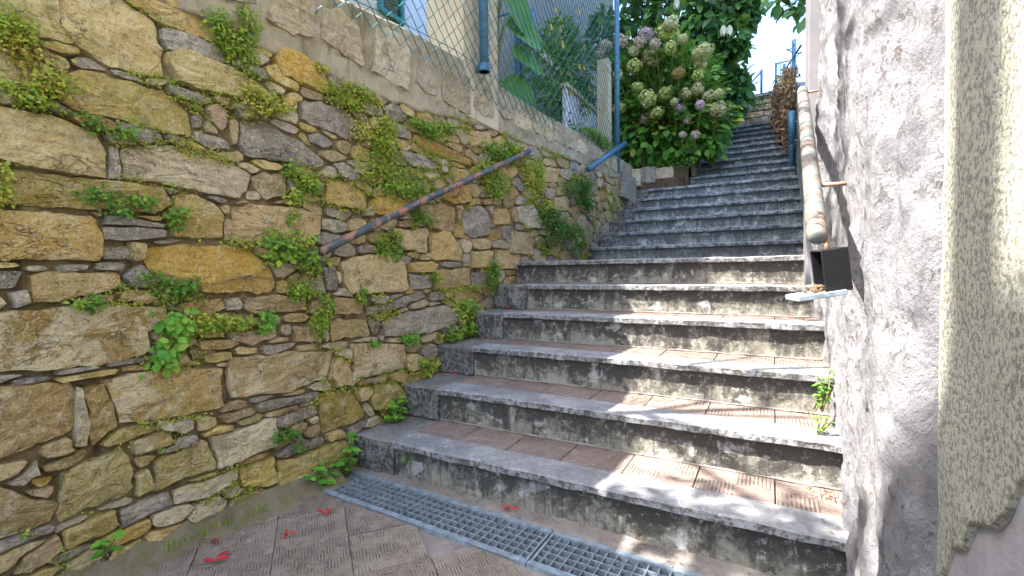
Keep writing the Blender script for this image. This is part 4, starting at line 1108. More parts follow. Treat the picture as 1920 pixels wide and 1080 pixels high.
h3355,1475 3308,1494 3272,1509 3226,1511 3199,1490 3182,1477 3159,1463 3128,1434 3182,1423 3225,1427 3252,1436 3276,1441 3324,1448
b2439,1291 2448,1300 2466,1331 2424,1335 2384,1332 2391,1302 2388,1294 2388,1288 2386,1278 2379,1242 2429,1227 2442,1269 2438,1284
h1648,248 1647,251 1646,260 1622,294 1600,272 1608,254 1612,246 1614,239 1622,233 1633,211 1670,208 1657,239 1648,245
g4247,1590 4218,1611 4192,1630 4153,1648 4089,1657 4018,1645 4071,1597 4076,1580 4078,1558 4093,1518 4158,1526 4218,1533 4258,1558
t1216,652 1199,657 1185,659 1173,662 1164,656 1156,652 1115,647 1146,638 1168,640 1175,641 1182,638 1194,638 1231,639
b3187,1340 3179,1354 3175,1384 3126,1395 3075,1385 3069,1355 3086,1336 3087,1324 3098,1312 3113,1283 3164,1278 3189,1304 3191,1325
w1884,573 1847,576 1833,577 1822,575 1804,580 1761,582 1749,564 1795,556 1812,555 1821,549 1837,548 1875,542 1884,557
t4423,1682 4395,1710 4336,1718 4280,1716 4244,1695 4216,1676 4175,1648 4211,1621 4247,1592 4312,1597 4350,1619 4395,1628 4450,1650
w3665,1028 3664,1057 3625,1079 3568,1061 3544,1045 3518,1038 3485,1025 3418,987 3511,983 3555,983 3589,985 3636,984 3659,1004
h1678,601 1632,602 1620,603 1613,600 1605,602 1594,601 1533,598 1559,583 1596,584 1609,585 1618,586 1635,583 1697,580
b998,1146 1002,1152 1000,1167 982,1159 971,1155 963,1150 968,1143 973,1139 977,1134 986,1119 1002,1129 1003,1139 999,1143
h1677,1217 1665,1222 1673,1250 1643,1228 1638,1220 1641,1215 1641,1213 1641,1212 1607,1182 1640,1183 1665,1189 1692,1192 1702,1206
h3817,1586 3798,1610 3768,1632 3716,1632 3671,1626 3651,1606 3636,1588 3598,1562 3641,1543 3687,1537 3730,1534 3771,1543 3795,1563
t2326,720 2320,723 2320,730 2306,748 2272,750 2234,741 2245,719 2276,710 2290,703 2305,699 2330,689 2383,683 2390,707
g1962,988 1944,996 1927,1002 1906,1005 1876,1007 1854,996 1877,980 1883,972 1892,965 1908,955 1937,948 1936,970 1943,977
t5318,1549 5318,1588 5259,1610 5189,1602 5133,1592 5054,1581 5043,1541 5081,1508 5115,1480 5173,1460 5241,1468 5332,1468 5327,1517
b2711,1734 2624,1731 2603,1726 2594,1728 2576,1733 2524,1737 2501,1717 2534,1699 2569,1695 2592,1693 2619,1689 2648,1695 2672,1709
w1773,392 1748,401 1722,399 1705,399 1687,396 1688,386 1683,379 1652,359 1702,370 1713,370 1731,362 1756,365 1759,377
y4044,1728 4016,1746 3976,1756 3929,1764 3873,1758 3866,1727 3865,1704 3870,1678 3917,1670 3956,1659 4016,1650 4050,1676 4051,1704
y1326,1465 1326,1467 1322,1466 1310,1498 1283,1490 1277,1475 1291,1463 1301,1458 1309,1454 1319,1449 1341,1441 1331,1460 1326,1464
w1597,411 1555,416 1543,418 1533,468 1517,423 1522,411 1521,408 1521,406 1518,400 1515,376 1547,371 1540,402 1547,405
t3817,1942 3707,1941 3673,1941 3647,1942 3620,1938 3551,1937 3533,1908 3568,1883 3611,1869 3657,1878 3683,1888 3710,1894 3774,1905
b4735,1391 4695,1412 4645,1419 4596,1424 4518,1430 4509,1392 4502,1361 4523,1333 4575,1323 4622,1308 4686,1305 4735,1328 4747,1361
g848,1189 837,1197 816,1195 809,1194 801,1197 794,1195 797,1190 797,1187 798,1184 805,1184 813,1169 820,1179 832,1182
o1532,26 1532,40 1508,42 1493,29 1484,27 1472,24 1457,17 1454,4 1482,5 1497,4 1511,5 1530,7 1532,17
b4871,1785 4836,1811 4780,1821 4728,1816 4676,1811 4606,1796 4622,1759 4642,1729 4687,1710 4742,1708 4797,1707 4859,1719 4867,1753
w1338,365 1342,375 1324,378 1310,375 1298,377 1280,377 1253,371 1258,357 1294,358 1305,360 1309,359 1316,359 1342,356
o5121,1769 5066,1790 5018,1810 4958,1804 4894,1800 4870,1768 4862,1738 4869,1705 4913,1679 4978,1668 5031,1692 5077,1707 5118,1733
h3743,1277 3690,1292 3646,1299 3614,1276 3594,1271 3551,1267 3510,1245 3530,1218 3586,1213 3625,1207 3661,1217 3682,1232 3710,1248
h4986,1398 4950,1422 4910,1439 4860,1460 4800,1450 4757,1427 4735,1397 4747,1366 4774,1338 4835,1334 4889,1330 4969,1326 4974,1367
y4017,1644 3956,1657 3918,1664 3881,1670 3844,1661 3810,1648 3788,1625 3811,1602 3826,1572 3886,1586 3918,1594 3958,1597 4003,1613
w5057,1870 5066,1905 5018,1932 4951,1932 4903,1914 4849,1907 4821,1880 4817,1848 4838,1815 4901,1803 4960,1809 5020,1813 5044,1842
b2925,1902 2894,1918 2849,1909 2828,1912 2807,1907 2777,1902 2740,1885 2788,1872 2798,1855 2831,1847 2855,1864 2869,1874 2886,1882
g3862,1029 3822,1042 3787,1045 3757,1049 3710,1056 3670,1040 3662,1013 3667,985 3729,983 3763,985 3793,984 3842,983 3897,1001
h2337,1470 2325,1477 2320,1486 2304,1504 2278,1495 2245,1491 2246,1474 2266,1463 2274,1454 2286,1442 2314,1436 2339,1444 2341,1460
h5190,1380 5190,1408 5183,1457 5100,1451 5044,1432 5005,1411 4984,1385 4980,1356 4984,1316 5058,1310 5120,1310 5191,1313 5192,1354
w1343,287 1342,294 1337,303 1319,302 1307,299 1289,299 1292,290 1297,284 1299,278 1306,270 1323,267 1338,272 1342,281
h3606,1087 3554,1101 3517,1112 3471,1125 3445,1099 3442,1080 3446,1067 3444,1053 3420,1005 3487,1028 3515,1041 3538,1049 3567,1061
t2666,1370 2647,1392 2608,1400 2572,1396 2543,1396 2552,1373 2550,1368 2546,1361 2496,1324 2556,1339 2576,1352 2592,1352 2605,1358
b5522,1832 5497,1858 5469,1887 5409,1907 5335,1903 5299,1868 5287,1838 5273,1805 5313,1780 5362,1757 5435,1737 5490,1769 5529,1798
t5291,1857 5307,1900 5228,1910 5167,1907 5112,1901 5066,1881 5056,1851 5034,1816 5083,1789 5144,1776 5203,1789 5260,1798 5280,1828
h4072,1420 4092,1454 4023,1460 3979,1454 3953,1444 3921,1443 3867,1433 3847,1403 3899,1385 3940,1374 3984,1371 4016,1386 4040,1401
t2325,785 2325,800 2294,799 2275,798 2247,803 2236,790 2234,778 2241,767 2248,754 2274,754 2298,754 2321,759 2325,773
y2496,1579 2448,1591 2412,1586 2402,1586 2390,1588 2377,1586 2300,1586 2321,1563 2364,1557 2392,1563 2404,1566 2417,1565 2454,1563
t1287,429 1255,431 1243,431 1234,433 1232,426 1221,427 1171,423 1221,418 1232,419 1234,412 1242,414 1255,414 1291,415
g4858,1275 4859,1296 4850,1330 4792,1337 4737,1327 4699,1306 4673,1281 4674,1251 4692,1218 4755,1209 4817,1202 4860,1226 4862,1255
w5402,1742 5345,1764 5302,1781 5246,1795 5192,1780 5123,1766 5117,1728 5160,1701 5200,1685 5239,1663 5310,1645 5348,1681 5377,1708
g1408,635 1407,642 1406,654 1388,669 1373,646 1373,638 1372,635 1372,633 1373,630 1379,630 1390,610 1407,617 1407,628
o4531,1035 4522,1068 4454,1066 4412,1061 4369,1061 4334,1046 4296,1022 4290,986 4373,985 4413,987 4448,984 4503,983 4531,1007
t1472,1523 1447,1521 1442,1525 1433,1526 1420,1527 1378,1529 1407,1515 1413,1508 1430,1509 1437,1506 1451,1501 1461,1507 1483,1513
y5757,1900 5720,1931 5649,1933 5596,1931 5530,1931 5447,1912 5488,1868 5514,1839 5549,1809 5615,1809 5680,1808 5741,1828 5744,1865
t1791,705 1763,712 1737,705 1728,707 1719,705 1692,706 1661,695 1702,688 1723,690 1729,681 1741,684 1755,686 1772,692
t2017,1012 2000,1022 1976,1023 1961,1018 1947,1022 1923,1021 1901,1011 1937,1003 1948,1000 1955,994 1971,989 2001,985 2011,998
h3397,1015 3379,1032 3342,1035 3317,1040 3285,1042 3246,1035 3242,1014 3228,992 3274,984 3306,986 3328,986 3360,984 3416,990
t5232,1666 5189,1683 5151,1700 5096,1711 5050,1691 5000,1672 4998,1640 5018,1610 5057,1584 5121,1595 5168,1598 5221,1608 5298,1632
b5009,1617 4997,1641 4965,1666 4906,1675 4860,1653 4832,1632 4793,1608 4812,1578 4862,1565 4902,1548 4958,1547 5018,1558 5033,1590
b6034,1888 5979,1913 5928,1933 5862,1936 5794,1927 5758,1896 5750,1861 5746,1822 5812,1803 5876,1800 5943,1795 5996,1817 6025,1850
g3276,1268 3257,1276 3236,1281 3205,1298 3174,1287 3152,1271 3141,1251 3165,1234 3206,1235 3228,1237 3252,1233 3298,1233 3322,1253
g4254,1026 4200,1036 4173,1045 4140,1057 4094,1056 4062,1037 4039,1013 4038,983 4109,983 4142,983 4170,984 4213,983 4284,995
b5100,1487 5070,1510 5045,1533 4994,1553 4935,1542 4905,1515 4879,1491 4876,1462 4919,1443 4958,1425 5014,1421 5057,1439 5107,1456
b3145,921 3096,926 3070,924 3053,925 3027,927 2968,926 2986,902 2994,883 3039,885 3060,885 3082,884 3108,888 3146,899
g1890,800 1857,802 1840,799 1831,798 1814,802 1796,797 1790,786 1779,768 1821,774 1836,779 1847,778 1850,784 1881,786
b5522,1560 5522,1600 5450,1604 5389,1605 5319,1597 5325,1556 5329,1531 5335,1504 5360,1468 5429,1468 5498,1470 5519,1506 5520,1534
b5577,1685 5533,1706 5487,1725 5424,1738 5386,1706 5355,1685 5323,1657 5306,1614 5394,1608 5449,1607 5501,1611 5528,1633 5613,1649
b1096,1027 1075,1027 1064,1024 1059,1024 1048,1027 1017,1027 1041,1017 1060,1018 1058,1015 1062,1014 1066,1015 1091,1009 1097,1018
y5723,1752 5727,1786 5675,1805 5615,1807 5558,1805 5514,1784 5473,1757 5490,1723 5539,1704 5581,1683 5645,1672 5698,1693 5726,1722
h6190,1971 6183,2006 6133,2031 6066,2034 6005,2025 5947,2007 5930,1973 5922,1936 5978,1913 6032,1896 6098,1890 6173,1899 6183,1940
b1932,721 1919,734 1886,731 1871,726 1864,723 1852,722 1836,717 1813,703 1854,705 1868,706 1877,706 1885,708 1916,708
t5250,1962 5231,1992 5169,1993 5128,1989 5088,1987 5005,1987 5000,1951 5033,1923 5074,1905 5123,1905 5160,1911 5216,1909 5264,1930
t5718,2003 5707,2036 5645,2045 5591,2037 5538,2032 5487,2013 5484,1980 5485,1945 5553,1935 5604,1934 5652,1935 5735,1933 5724,1974
o1963,815 1962,820 1957,828 1942,849 1935,820 1923,820 1907,815 1893,803 1912,795 1934,794 1950,799 1965,800 1997,803
h2816,1354 2839,1378 2801,1372 2780,1371 2761,1366 2717,1362 2736,1344 2758,1336 2764,1319 2793,1303 2817,1324 2816,1340 2817,1347
h2191,742 2159,743 2146,742 2137,742 2128,741 2087,744 2076,729 2098,717 2126,718 2141,727 2148,725 2165,723 2221,726
t5483,1979 5485,2020 5402,2009 5359,2004 5315,2000 5247,1991 5258,1957 5269,1928 5310,1905 5368,1911 5413,1915 5467,1923 5479,1951
b5946,2010 5924,2038 5885,2063 5824,2067 5764,2061 5702,2045 5720,2008 5732,1982 5740,1949 5793,1928 5857,1938 5912,1951 5929,1982
t4889,1686 4847,1712 4783,1708 4750,1703 4715,1706 4663,1701 4633,1676 4608,1637 4712,1644 4746,1649 4767,1651 4825,1636 4853,1657
w1486,896 1485,899 1485,912 1460,931 1462,902 1465,896 1465,893 1466,890 1464,883 1474,858 1486,882 1485,890 1486,893
b974,588 977,595 963,597 952,596 941,595 934,592 933,586 943,583 949,582 953,584 954,584 972,576 969,583
h2735,1884 2696,1892 2664,1885 2652,1888 2639,1885 2621,1882 2585,1872 2587,1853 2631,1854 2652,1858 2665,1860 2674,1864 2696,1868
w4993,1957 4949,1981 4892,1982 4860,1982 4831,1981 4792,1977 4703,1964 4759,1934 4796,1917 4831,1902 4873,1913 4900,1924 4946,1931
h2080,1180 2069,1182 2067,1186 2059,1184 2041,1196 2002,1198 2009,1181 2015,1169 2038,1165 2055,1169 2064,1169 2077,1168 2089,1173
g815,802 814,805 815,812 805,817 790,816 799,803 802,802 802,801 802,801 803,800 812,783 809,799 814,799
h4858,1181 4810,1200 4773,1207 4743,1209 4709,1214 4659,1213 4613,1192 4668,1168 4706,1163 4716,1144 4748,1144 4787,1143 4859,1147
g4797,1455 4723,1471 4682,1473 4657,1469 4635,1470 4595,1472 4511,1459 4572,1433 4621,1428 4644,1426 4668,1420 4720,1408 4750,1428
t3854,1676 3795,1681 3768,1681 3750,1674 3730,1676 3701,1672 3670,1656 3688,1637 3725,1632 3753,1634 3782,1629 3802,1640 3820,1653
h6344,2089 6344,2125 6275,2128 6226,2121 6183,2118 6133,2106 6119,2078 6117,2046 6160,2024 6217,2018 6262,2034 6302,2043 6343,2060
g1729,598 1732,603 1727,614 1716,601 1714,598 1713,597 1688,594 1695,587 1701,578 1719,575 1740,574 1733,590 1729,595
g2627,812 2591,812 2580,810 2576,811 2569,812 2519,822 2486,806 2552,799 2568,800 2576,801 2583,797 2591,799 2662,794
b636,1088 635,1090 638,1095 630,1093 623,1095 606,1096 620,1088 625,1087 626,1085 626,1078 631,1086 632,1087 632,1087
t3504,1243 3502,1262 3462,1255 3440,1257 3423,1250 3390,1247 3428,1233 3439,1230 3445,1230 3444,1188 3476,1203 3500,1212 3514,1227
b4913,1533 4892,1549 4860,1560 4816,1576 4796,1547 4790,1530 4788,1517 4791,1503 4787,1471 4836,1464 4870,1486 4886,1501 4899,1515
t2130,1097 2130,1100 2131,1107 2123,1147 2109,1108 2110,1100 2109,1097 2110,1095 2111,1091 2103,1065 2131,1068 2129,1091 2130,1094
h1529,121 1532,127 1530,137 1510,155 1510,126 1508,123 1513,120 1513,119 1514,117 1517,115 1530,103 1532,114 1529,119
b2102,800 2102,801 2119,818 2101,815 2086,815 2057,816 2045,804 2065,794 2078,787 2099,798 2101,798 2102,799 2102,800
h6187,1855 6185,1887 6128,1893 6079,1888 6047,1871 6029,1852 6008,1831 5981,1793 6061,1795 6104,1792 6146,1795 6184,1809 6184,1833
g5849,1751 5852,1767 5856,1801 5802,1804 5743,1812 5729,1777 5729,1756 5729,1739 5731,1717 5762,1698 5814,1687 5852,1709 5853,1735
g2822,1240 2822,1241 2821,1241 2820,1242 2769,1289 2772,1257 2780,1242 2780,1232 2786,1219 2812,1221 2832,1217 2822,1239 2822,1240
h5848,1676 5793,1687 5762,1694 5729,1700 5698,1691 5666,1680 5623,1660 5642,1633 5703,1633 5734,1636 5760,1632 5798,1634 5848,1647
h2845,966 2846,979 2847,1026 2808,965 2808,961 2808,960 2808,960 2808,959 2809,959 2810,958 2837,930 2848,945 2845,957
o6115,2070 6120,2101 6048,2096 6016,2091 5991,2091 5959,2087 5875,2076 5921,2048 5949,2028 5996,2029 6029,2032 6058,2038 6113,2044
h6347,2004 6346,2026 6318,2047 6272,2031 6246,2022 6210,2017 6192,1998 6194,1975 6224,1959 6266,1958 6302,1958 6345,1962 6347,1986
y1069,1180 1058,1184 1055,1189 1044,1181 1042,1181 1042,1180 1042,1179 1042,1179 1021,1167 1041,1174 1045,1174 1052,1173 1049,1178
w2177,930 2177,931 2207,962 2175,965 2174,931 2173,931 2173,930 2173,930 2173,929 2174,928 2176,928 2177,929 2177,930
h-427,1556 -469,1587 -517,1610 -580,1617 -648,1616 -700,1591 -762,1560 -720,1521 -683,1489 -614,1484 -558,1492 -488,1489 -430,1515
b-235,837 -281,860 -328,889 -396,879 -467,872 -496,837 -518,801 -481,768 -420,754 -363,736 -299,747 -245,769 -173,799
g-10,901 8,944 -48,978 -131,983 -217,989 -265,951 -305,917 -299,876 -249,847 -201,815 -116,797 -39,823 -24,867
t204,1349 202,1397 120,1419 48,1437 -25,1421 -99,1407 -160,1372 -140,1326 -89,1293 -35,1258 48,1270 113,1285 198,1302
b-475,871 -512,901 -557,926 -621,942 -695,936 -729,901 -751,870 -773,831 -711,808 -652,793 -579,775 -521,803 -497,837
b-837,417 -847,457 -914,480 -1002,494 -1050,451 -1074,418 -1096,385 -1093,344 -1027,323 -957,298 -878,315 -819,343 -830,385
t-241,1631 -234,1667 -281,1695 -353,1703 -416,1686 -446,1656 -481,1630 -479,1596 -441,1568 -385,1545 -315,1551 -242,1560 -238,1601
h-598,1312 -637,1352 -703,1379 -783,1388 -866,1380 -920,1346 -913,1304 -915,1268 -905,1218 -821,1191 -735,1218 -681,1244 -610,1268
t346,197 340,237 269,248 206,236 155,221 105,198 118,164 130,132 172,104 241,103 296,118 357,133 358,167
g-645,595 -697,642 -805,635 -872,626 -931,615 -1008,597 -1062,552 -1023,502 -933,483 -854,475 -784,489 -717,508 -682,546
h377,1039 368,1080 299,1100 229,1111 157,1103 104,1076 86,1040 69,1000 118,968 186,949 257,961 325,970 374,1000
b-888,1203 -974,1232 -1037,1241 -1087,1247 -1151,1257 -1196,1232 -1223,1201 -1250,1160 -1179,1139 -1123,1120 -1065,1141 -1023,1153 -975,1168
t229,487 204,524 137,541 67,561 -1,540 -55,513 -61,475 -57,438 -24,400 55,395 127,394 182,419 228,448
g-14,331 -3,381 -80,407 -165,393 -240,386 -289,354 -319,316 -285,278 -238,249 -175,212 -89,228 -31,258 -24,297
t-1105,95 -1081,132 -1133,157 -1200,167 -1287,185 -1307,133 -1305,102 -1305,77 -1304,44 -1266,2 -1183,6 -1136,41 -1117,69
h216,726 168,757 112,776 48,781 -35,790 -63,749 -69,715 -76,680 -31,652 28,630 100,637 149,662 200,687
g210,1783 140,1801 80,1801 33,1800 -38,1805 -95,1779 -92,1739 -50,1710 3,1692 60,1690 116,1695 196,1703 204,1743
t-985,966 -1039,1001 -1104,1029 -1185,1014 -1250,1000 -1305,973 -1304,934 -1307,891 -1269,843 -1168,858 -1100,869 -1038,888 -1014,924
h-580,135 -598,186 -702,182 -768,172 -827,161 -924,147 -893,100 -857,68 -821,35 -750,6 -679,36 -645,68 -618,96
b-508,1027 -539,1065 -596,1091 -664,1099 -749,1117 -798,1079 -823,1042 -858,1000 -787,973 -733,946 -656,938 -578,951 -538,988
y-163,1470 -180,1501 -207,1542 -287,1552 -367,1541 -430,1512 -438,1469 -416,1433 -360,1413 -311,1396 -233,1363 -148,1384 -150,1436
h-586,772 -651,791 -703,806 -769,820 -841,807 -876,771 -839,736 -814,713 -787,689 -734,652 -659,668 -634,706 -608,734
h-294,392 -334,421 -380,451 -454,445 -515,431 -579,410 -579,370 -544,339 -511,309 -447,293 -378,300 -318,321 -294,356
b274,1214 252,1253 197,1289 111,1274 38,1265 -35,1240 -46,1195 -6,1158 46,1131 106,1092 191,1110 262,1134 284,1175
y-921,808 -989,841 -1039,873 -1118,864 -1181,856 -1258,843 -1306,804 -1307,753 -1214,733 -1146,724 -1073,708 -1015,736 -953,762
t-70,1273 -121,1307 -185,1349 -275,1323 -336,1297 -404,1270 -431,1223 -386,1179 -307,1158 -227,1143 -148,1159 -75,1184 -41,1228
t99,1085 50,1122 -4,1156 -90,1175 -170,1150 -243,1123 -251,1077 -257,1030 -199,993 -113,985 -27,973 60,993 82,1041
y74,1504 70,1542 15,1569 -58,1563 -119,1552 -189,1537 -171,1497 -158,1467 -147,1429 -79,1412 -10,1423 51,1439 63,1474
h-788,1094 -785,1139 -830,1188 -933,1179 -1002,1157 -1059,1136 -1123,1106 -1111,1061 -1076,1018 -999,993 -910,994 -843,1022 -816,1059
b-950,1558 -1047,1575 -1109,1591 -1181,1599 -1280,1598 -1303,1549 -1306,1506 -1286,1463 -1207,1449 -1138,1432 -1043,1424 -1004,1469 -981,1509
o111,175 79,206 19,219 -48,233 -115,216 -150,183 -133,148 -127,117 -100,79 -25,73 39,89 94,108 127,140
b-670,1676 -691,1717 -769,1727 -843,1729 -924,1718 -926,1671 -927,1639 -924,1602 -878,1568 -799,1563 -729,1579 -674,1604 -657,1641
h-1046,663 -1067,702 -1140,715 -1224,735 -1305,711 -1307,662 -1304,627 -1306,587 -1254,553 -1171,551 -1076,542 -1027,585 -1024,628
o209,54 198,83 161,107 102,104 61,90 14,82 -47,61 -30,26 15,3 75,5 117,2 171,3 226,21
g-96,1755 -101,1797 -183,1807 -240,1804 -290,1808 -365,1808 -405,1775 -410,1734 -351,1708 -292,1697 -236,1691 -183,1703 -116,1718
t-863,70 -893,97 -923,126 -985,154 -1061,140 -1091,103 -1108,72 -1136,36 -1093,4 -1018,5 -962,4 -890,3 -826,30
b-385,87 -414,119 -476,135 -553,150 -595,110 -626,83 -662,49 -657,4 -562,2 -505,5 -449,5 -341,4 -352,53
g-1165,1711 -1182,1732 -1211,1758 -1279,1806 -1307,1741 -1304,1713 -1305,1699 -1308,1682 -1305,1655 -1268,1606 -1207,1643 -1190,1673 -1175,1691
h-237,608 -283,636 -339,654 -403,652 -456,636 -518,618 -542,580 -487,552 -446,529 -392,500 -326,520 -270,538 -236,570
h240,885 216,920 167,952 86,970 16,942 -6,903 -15,874 -36,837 -11,794 73,785 153,786 203,818 244,849
g-1120,1386 -1096,1421 -1159,1435 -1211,1443 -1284,1462 -1304,1420 -1306,1393 -1305,1371 -1306,1341 -1272,1303 -1199,1312 -1163,1343 -1138,1363
b-647,1780 -684,1806 -744,1807 -780,1804 -818,1806 -892,1807 -913,1774 -900,1741 -832,1733 -792,1731 -755,1729 -693,1723 -649,1747
y-1034,484 -1059,531 -1148,544 -1235,544 -1304,517 -1305,472 -1307,441 -1304,406 -1296,333 -1181,350 -1106,375 -1077,413 -1061,444
y390,1535 390,1554 364,1569 325,1567 283,1567 248,1552 264,1528 282,1513 295,1497 325,1483 371,1479 390,1503 395,1520
t230,319 205,351 158,384 79,389 0,376 -11,331 -14,301 -25,266 10,230 82,208 158,225 220,247 235,285
g-813,711 -844,736 -883,776 -958,760 -1004,736 -1050,713 -1051,679 -1029,648 -998,608 -919,623 -863,633 -793,644 -786,681
g395,1634 377,1652 340,1660 297,1669 256,1657 262,1630 261,1614 260,1596 272,1568 322,1568 368,1572 392,1593 396,1614
g390,1429 391,1451 370,1477 318,1481 284,1459 263,1445 250,1430 226,1409 240,1383 294,1385 332,1383 375,1388 384,1410
h361,514 358,533 346,557 300,563 257,557 226,542 216,522 226,504 236,487 254,459 303,469 344,475 359,495
t-203,224 -265,261 -315,297 -398,295 -468,285 -516,258 -558,227 -586,182 -522,149 -446,135 -373,140 -318,161 -261,184
g255,1625 249,1656 220,1695 144,1694 78,1685 22,1664 19,1628 16,1596 39,1562 98,1539 170,1545 246,1552 257,1594
h-969,259 -983,303 -1055,326 -1131,350 -1221,341 -1303,314 -1305,263 -1307,218 -1252,183 -1176,169 -1091,148 -990,160 -978,217
b364,682 366,701 360,732 306,730 260,726 216,715 204,690 224,668 245,652 267,628 316,627 365,635 382,660
g-912,1782 -970,1807 -1036,1804 -1074,1804 -1118,1805 -1216,1807 -1222,1766 -1178,1735 -1136,1714 -1080,1715 -1036,1718 -972,1718 -903,1741
y-68,738 -67,791 -162,794 -230,776 -274,756 -324,737 -351,703 -338,663 -276,638 -202,637 -145,655 -88,671 -76,704
h371,804 346,828 302,844 246,846 212,823 189,803 157,780 177,753 214,730 270,730 321,735 366,750 367,779
h-493,297 -532,327 -563,355 -621,375 -686,362 -748,347 -823,320 -748,282 -712,263 -677,243 -617,204 -555,233 -513,262
b19,1655 -5,1692 -69,1715 -146,1711 -208,1691 -232,1658 -235,1626 -238,1590 -207,1547 -120,1556 -57,1568 7,1584 15,1620
b362,435 362,436 361,436 360,437 326,465 279,462 315,437 330,428 343,424 355,420 363,430 362,434 362,435
w-1121,1098 -1146,1122 -1191,1137 -1257,1161 -1306,1130 -1304,1095 -1305,1073 -1305,1048 -1302,997 -1221,1013 -1167,1024 -1116,1040 -1120,1072
t-417,1195 -443,1242 -523,1265 -606,1266 -668,1243 -721,1222 -807,1191 -778,1143 -708,1114 -635,1102 -553,1087 -501,1124 -449,1153
b-70,497 -123,524 -186,539 -256,541 -317,522 -384,496 -377,453 -329,422 -286,392 -213,390 -147,400 -60,411 -66,458
g-701,1500 -740,1536 -808,1561 -893,1565 -956,1536 -982,1499 -1004,1464 -1010,1418 -942,1389 -858,1392 -782,1395 -723,1422 -699,1460
o-41,36 -62,63 -109,76 -155,66 -181,57 -213,53 -257,39 -310,3 -205,4 -171,4 -145,3 -114,4 -29,3
y-263,960 -245,1006 -330,1021 -397,1018 -460,1028 -519,1009 -548,977 -573,937 -518,907 -464,881 -392,891 -328,899 -293,928
g-426,517 -471,540 -509,561 -565,592 -645,585 -679,547 -706,513 -688,479 -646,453 -594,427 -524,435 -460,449 -393,475
h-391,1714 -447,1742 -519,1740 -572,1748 -641,1747 -691,1719 -669,1682 -654,1652 -623,1619 -554,1616 -492,1623 -460,1651 -434,1677
h-711,253 -752,278 -798,306 -873,310 -951,297 -967,254 -969,219 -984,173 -907,153 -833,163 -780,175 -706,183 -638,217
t-439,1455 -483,1487 -559,1485 -612,1481 -681,1482 -700,1448 -722,1417 -705,1383 -654,1358 -587,1355 -540,1379 -506,1396 -461,1417
h-928,1661 -929,1701 -1000,1714 -1065,1716 -1131,1710 -1173,1682 -1198,1649 -1203,1608 -1126,1594 -1071,1583 -1006,1575 -931,1587 -929,1629
h-723,919 -754,957 -817,981 -895,989 -972,975 -1003,936 -1028,902 -1018,863 -966,835 -903,798 -820,818 -768,849 -748,883
h-354,723 -422,747 -483,763 -558,776 -599,739 -625,712 -647,682 -672,633 -601,604 -516,625 -463,637 -412,653 -356,680
y351,299 352,317 344,347 293,340 248,340 234,316 236,298 242,283 241,260 277,248 324,241 349,265 351,285
w-595,427 -640,451 -678,472 -733,497 -795,480 -844,457 -835,423 -833,395 -819,361 -761,343 -700,359 -642,367 -597,392
g297,1492 270,1519 231,1546 168,1539 108,1537 81,1508 77,1481 65,1451 107,1430 157,1412 221,1411 254,1441 287,1463
g-241,1365 -321,1391 -378,1413 -451,1422 -503,1393 -546,1370 -605,1338 -584,1295 -521,1268 -447,1255 -385,1279 -339,1297 -286,1321
w277,608 261,635 227,661 166,661 120,646 77,632 52,607 49,576 94,556 142,545 200,532 245,555 266,581
b47,607 4,634 -43,654 -105,660 -159,645 -213,626 -233,593 -224,557 -166,538 -112,523 -48,524 2,544 46,571
t-130,115 -140,146 -155,188 -234,189 -292,172 -328,151 -385,132 -385,98 -360,64 -315,25 -236,51 -183,63 -116,78
g380,1264 382,1289 338,1293 304,1287 265,1288 237,1272 255,1252 262,1237 273,1217 310,1209 345,1219 380,1227 380,1247
o357,405 335,426 302,443 252,457 215,432 185,416 157,393 190,371 216,353 257,344 300,349 354,353 362,381
y384,928 373,949 346,970 298,965 262,956 217,947 218,922 235,903 250,883 285,862 333,872 375,883 378,908
o358,599 362,616 337,627 307,620 280,616 274,601 273,589 271,575 289,564 317,561 349,558 361,575 359,588
w-249,1104 -264,1141 -329,1156 -396,1175 -449,1146 -489,1123 -544,1094 -525,1056 -475,1028 -405,1023 -341,1022 -259,1026 -255,1070
t-405,1790 -455,1807 -502,1804 -529,1807 -560,1806 -625,1807 -645,1779 -636,1748 -566,1747 -535,1743 -502,1743 -457,1743 -415,1760
t-1191,1241 -1174,1263 -1192,1287 -1240,1300 -1300,1304 -1307,1265 -1307,1247 -1306,1233 -1306,1214 -1305,1161 -1239,1192 -1215,1214 -1203,1228
o-926,1331 -924,1368 -975,1396 -1051,1420 -1116,1387 -1146,1354 -1181,1325 -1192,1285 -1133,1259 -1066,1249 -993,1238 -921,1257 -922,1300"""
wall = empty('stone_wall', 'old rubble stone retaining wall with ochre and grey stones left of the stairs', 'wall')
def wall_core():
    bm = bmesh.new(); rows = []
    ys = np.linspace(-1.5, 6.3, 220); nz = 60
    for y in ys:
        zt = band_top(y) - .03
        w = wall_x(y)
        row = []
        for j in range(nz + 1):
            z = -.1 + (zt + .1) * j / nz
            row.append(bm.verts.new((w - .020 + .010 * fbm(y * 8, z * 10, .5) + .004 * fbm(y * 35, z * 35, 3.), y, z)))
        row.append(bm.verts.new((w - .45, y, zt))); row.append(bm.verts.new((w - .45, y, -.1)))
        rows.append(row)
    m = len(rows[0])
    for i in range(len(rows) - 1):
        for j in range(m - 1):
            bm.faces.new((rows[i][j], rows[i][j + 1], rows[i + 1][j + 1], rows[i + 1][j]))
    bm.faces.new(rows[0]); bm.faces.new(rows[-1])
    return bm_obj('mortar', bm, MAT['mortar'], wall, True)
wall_core()

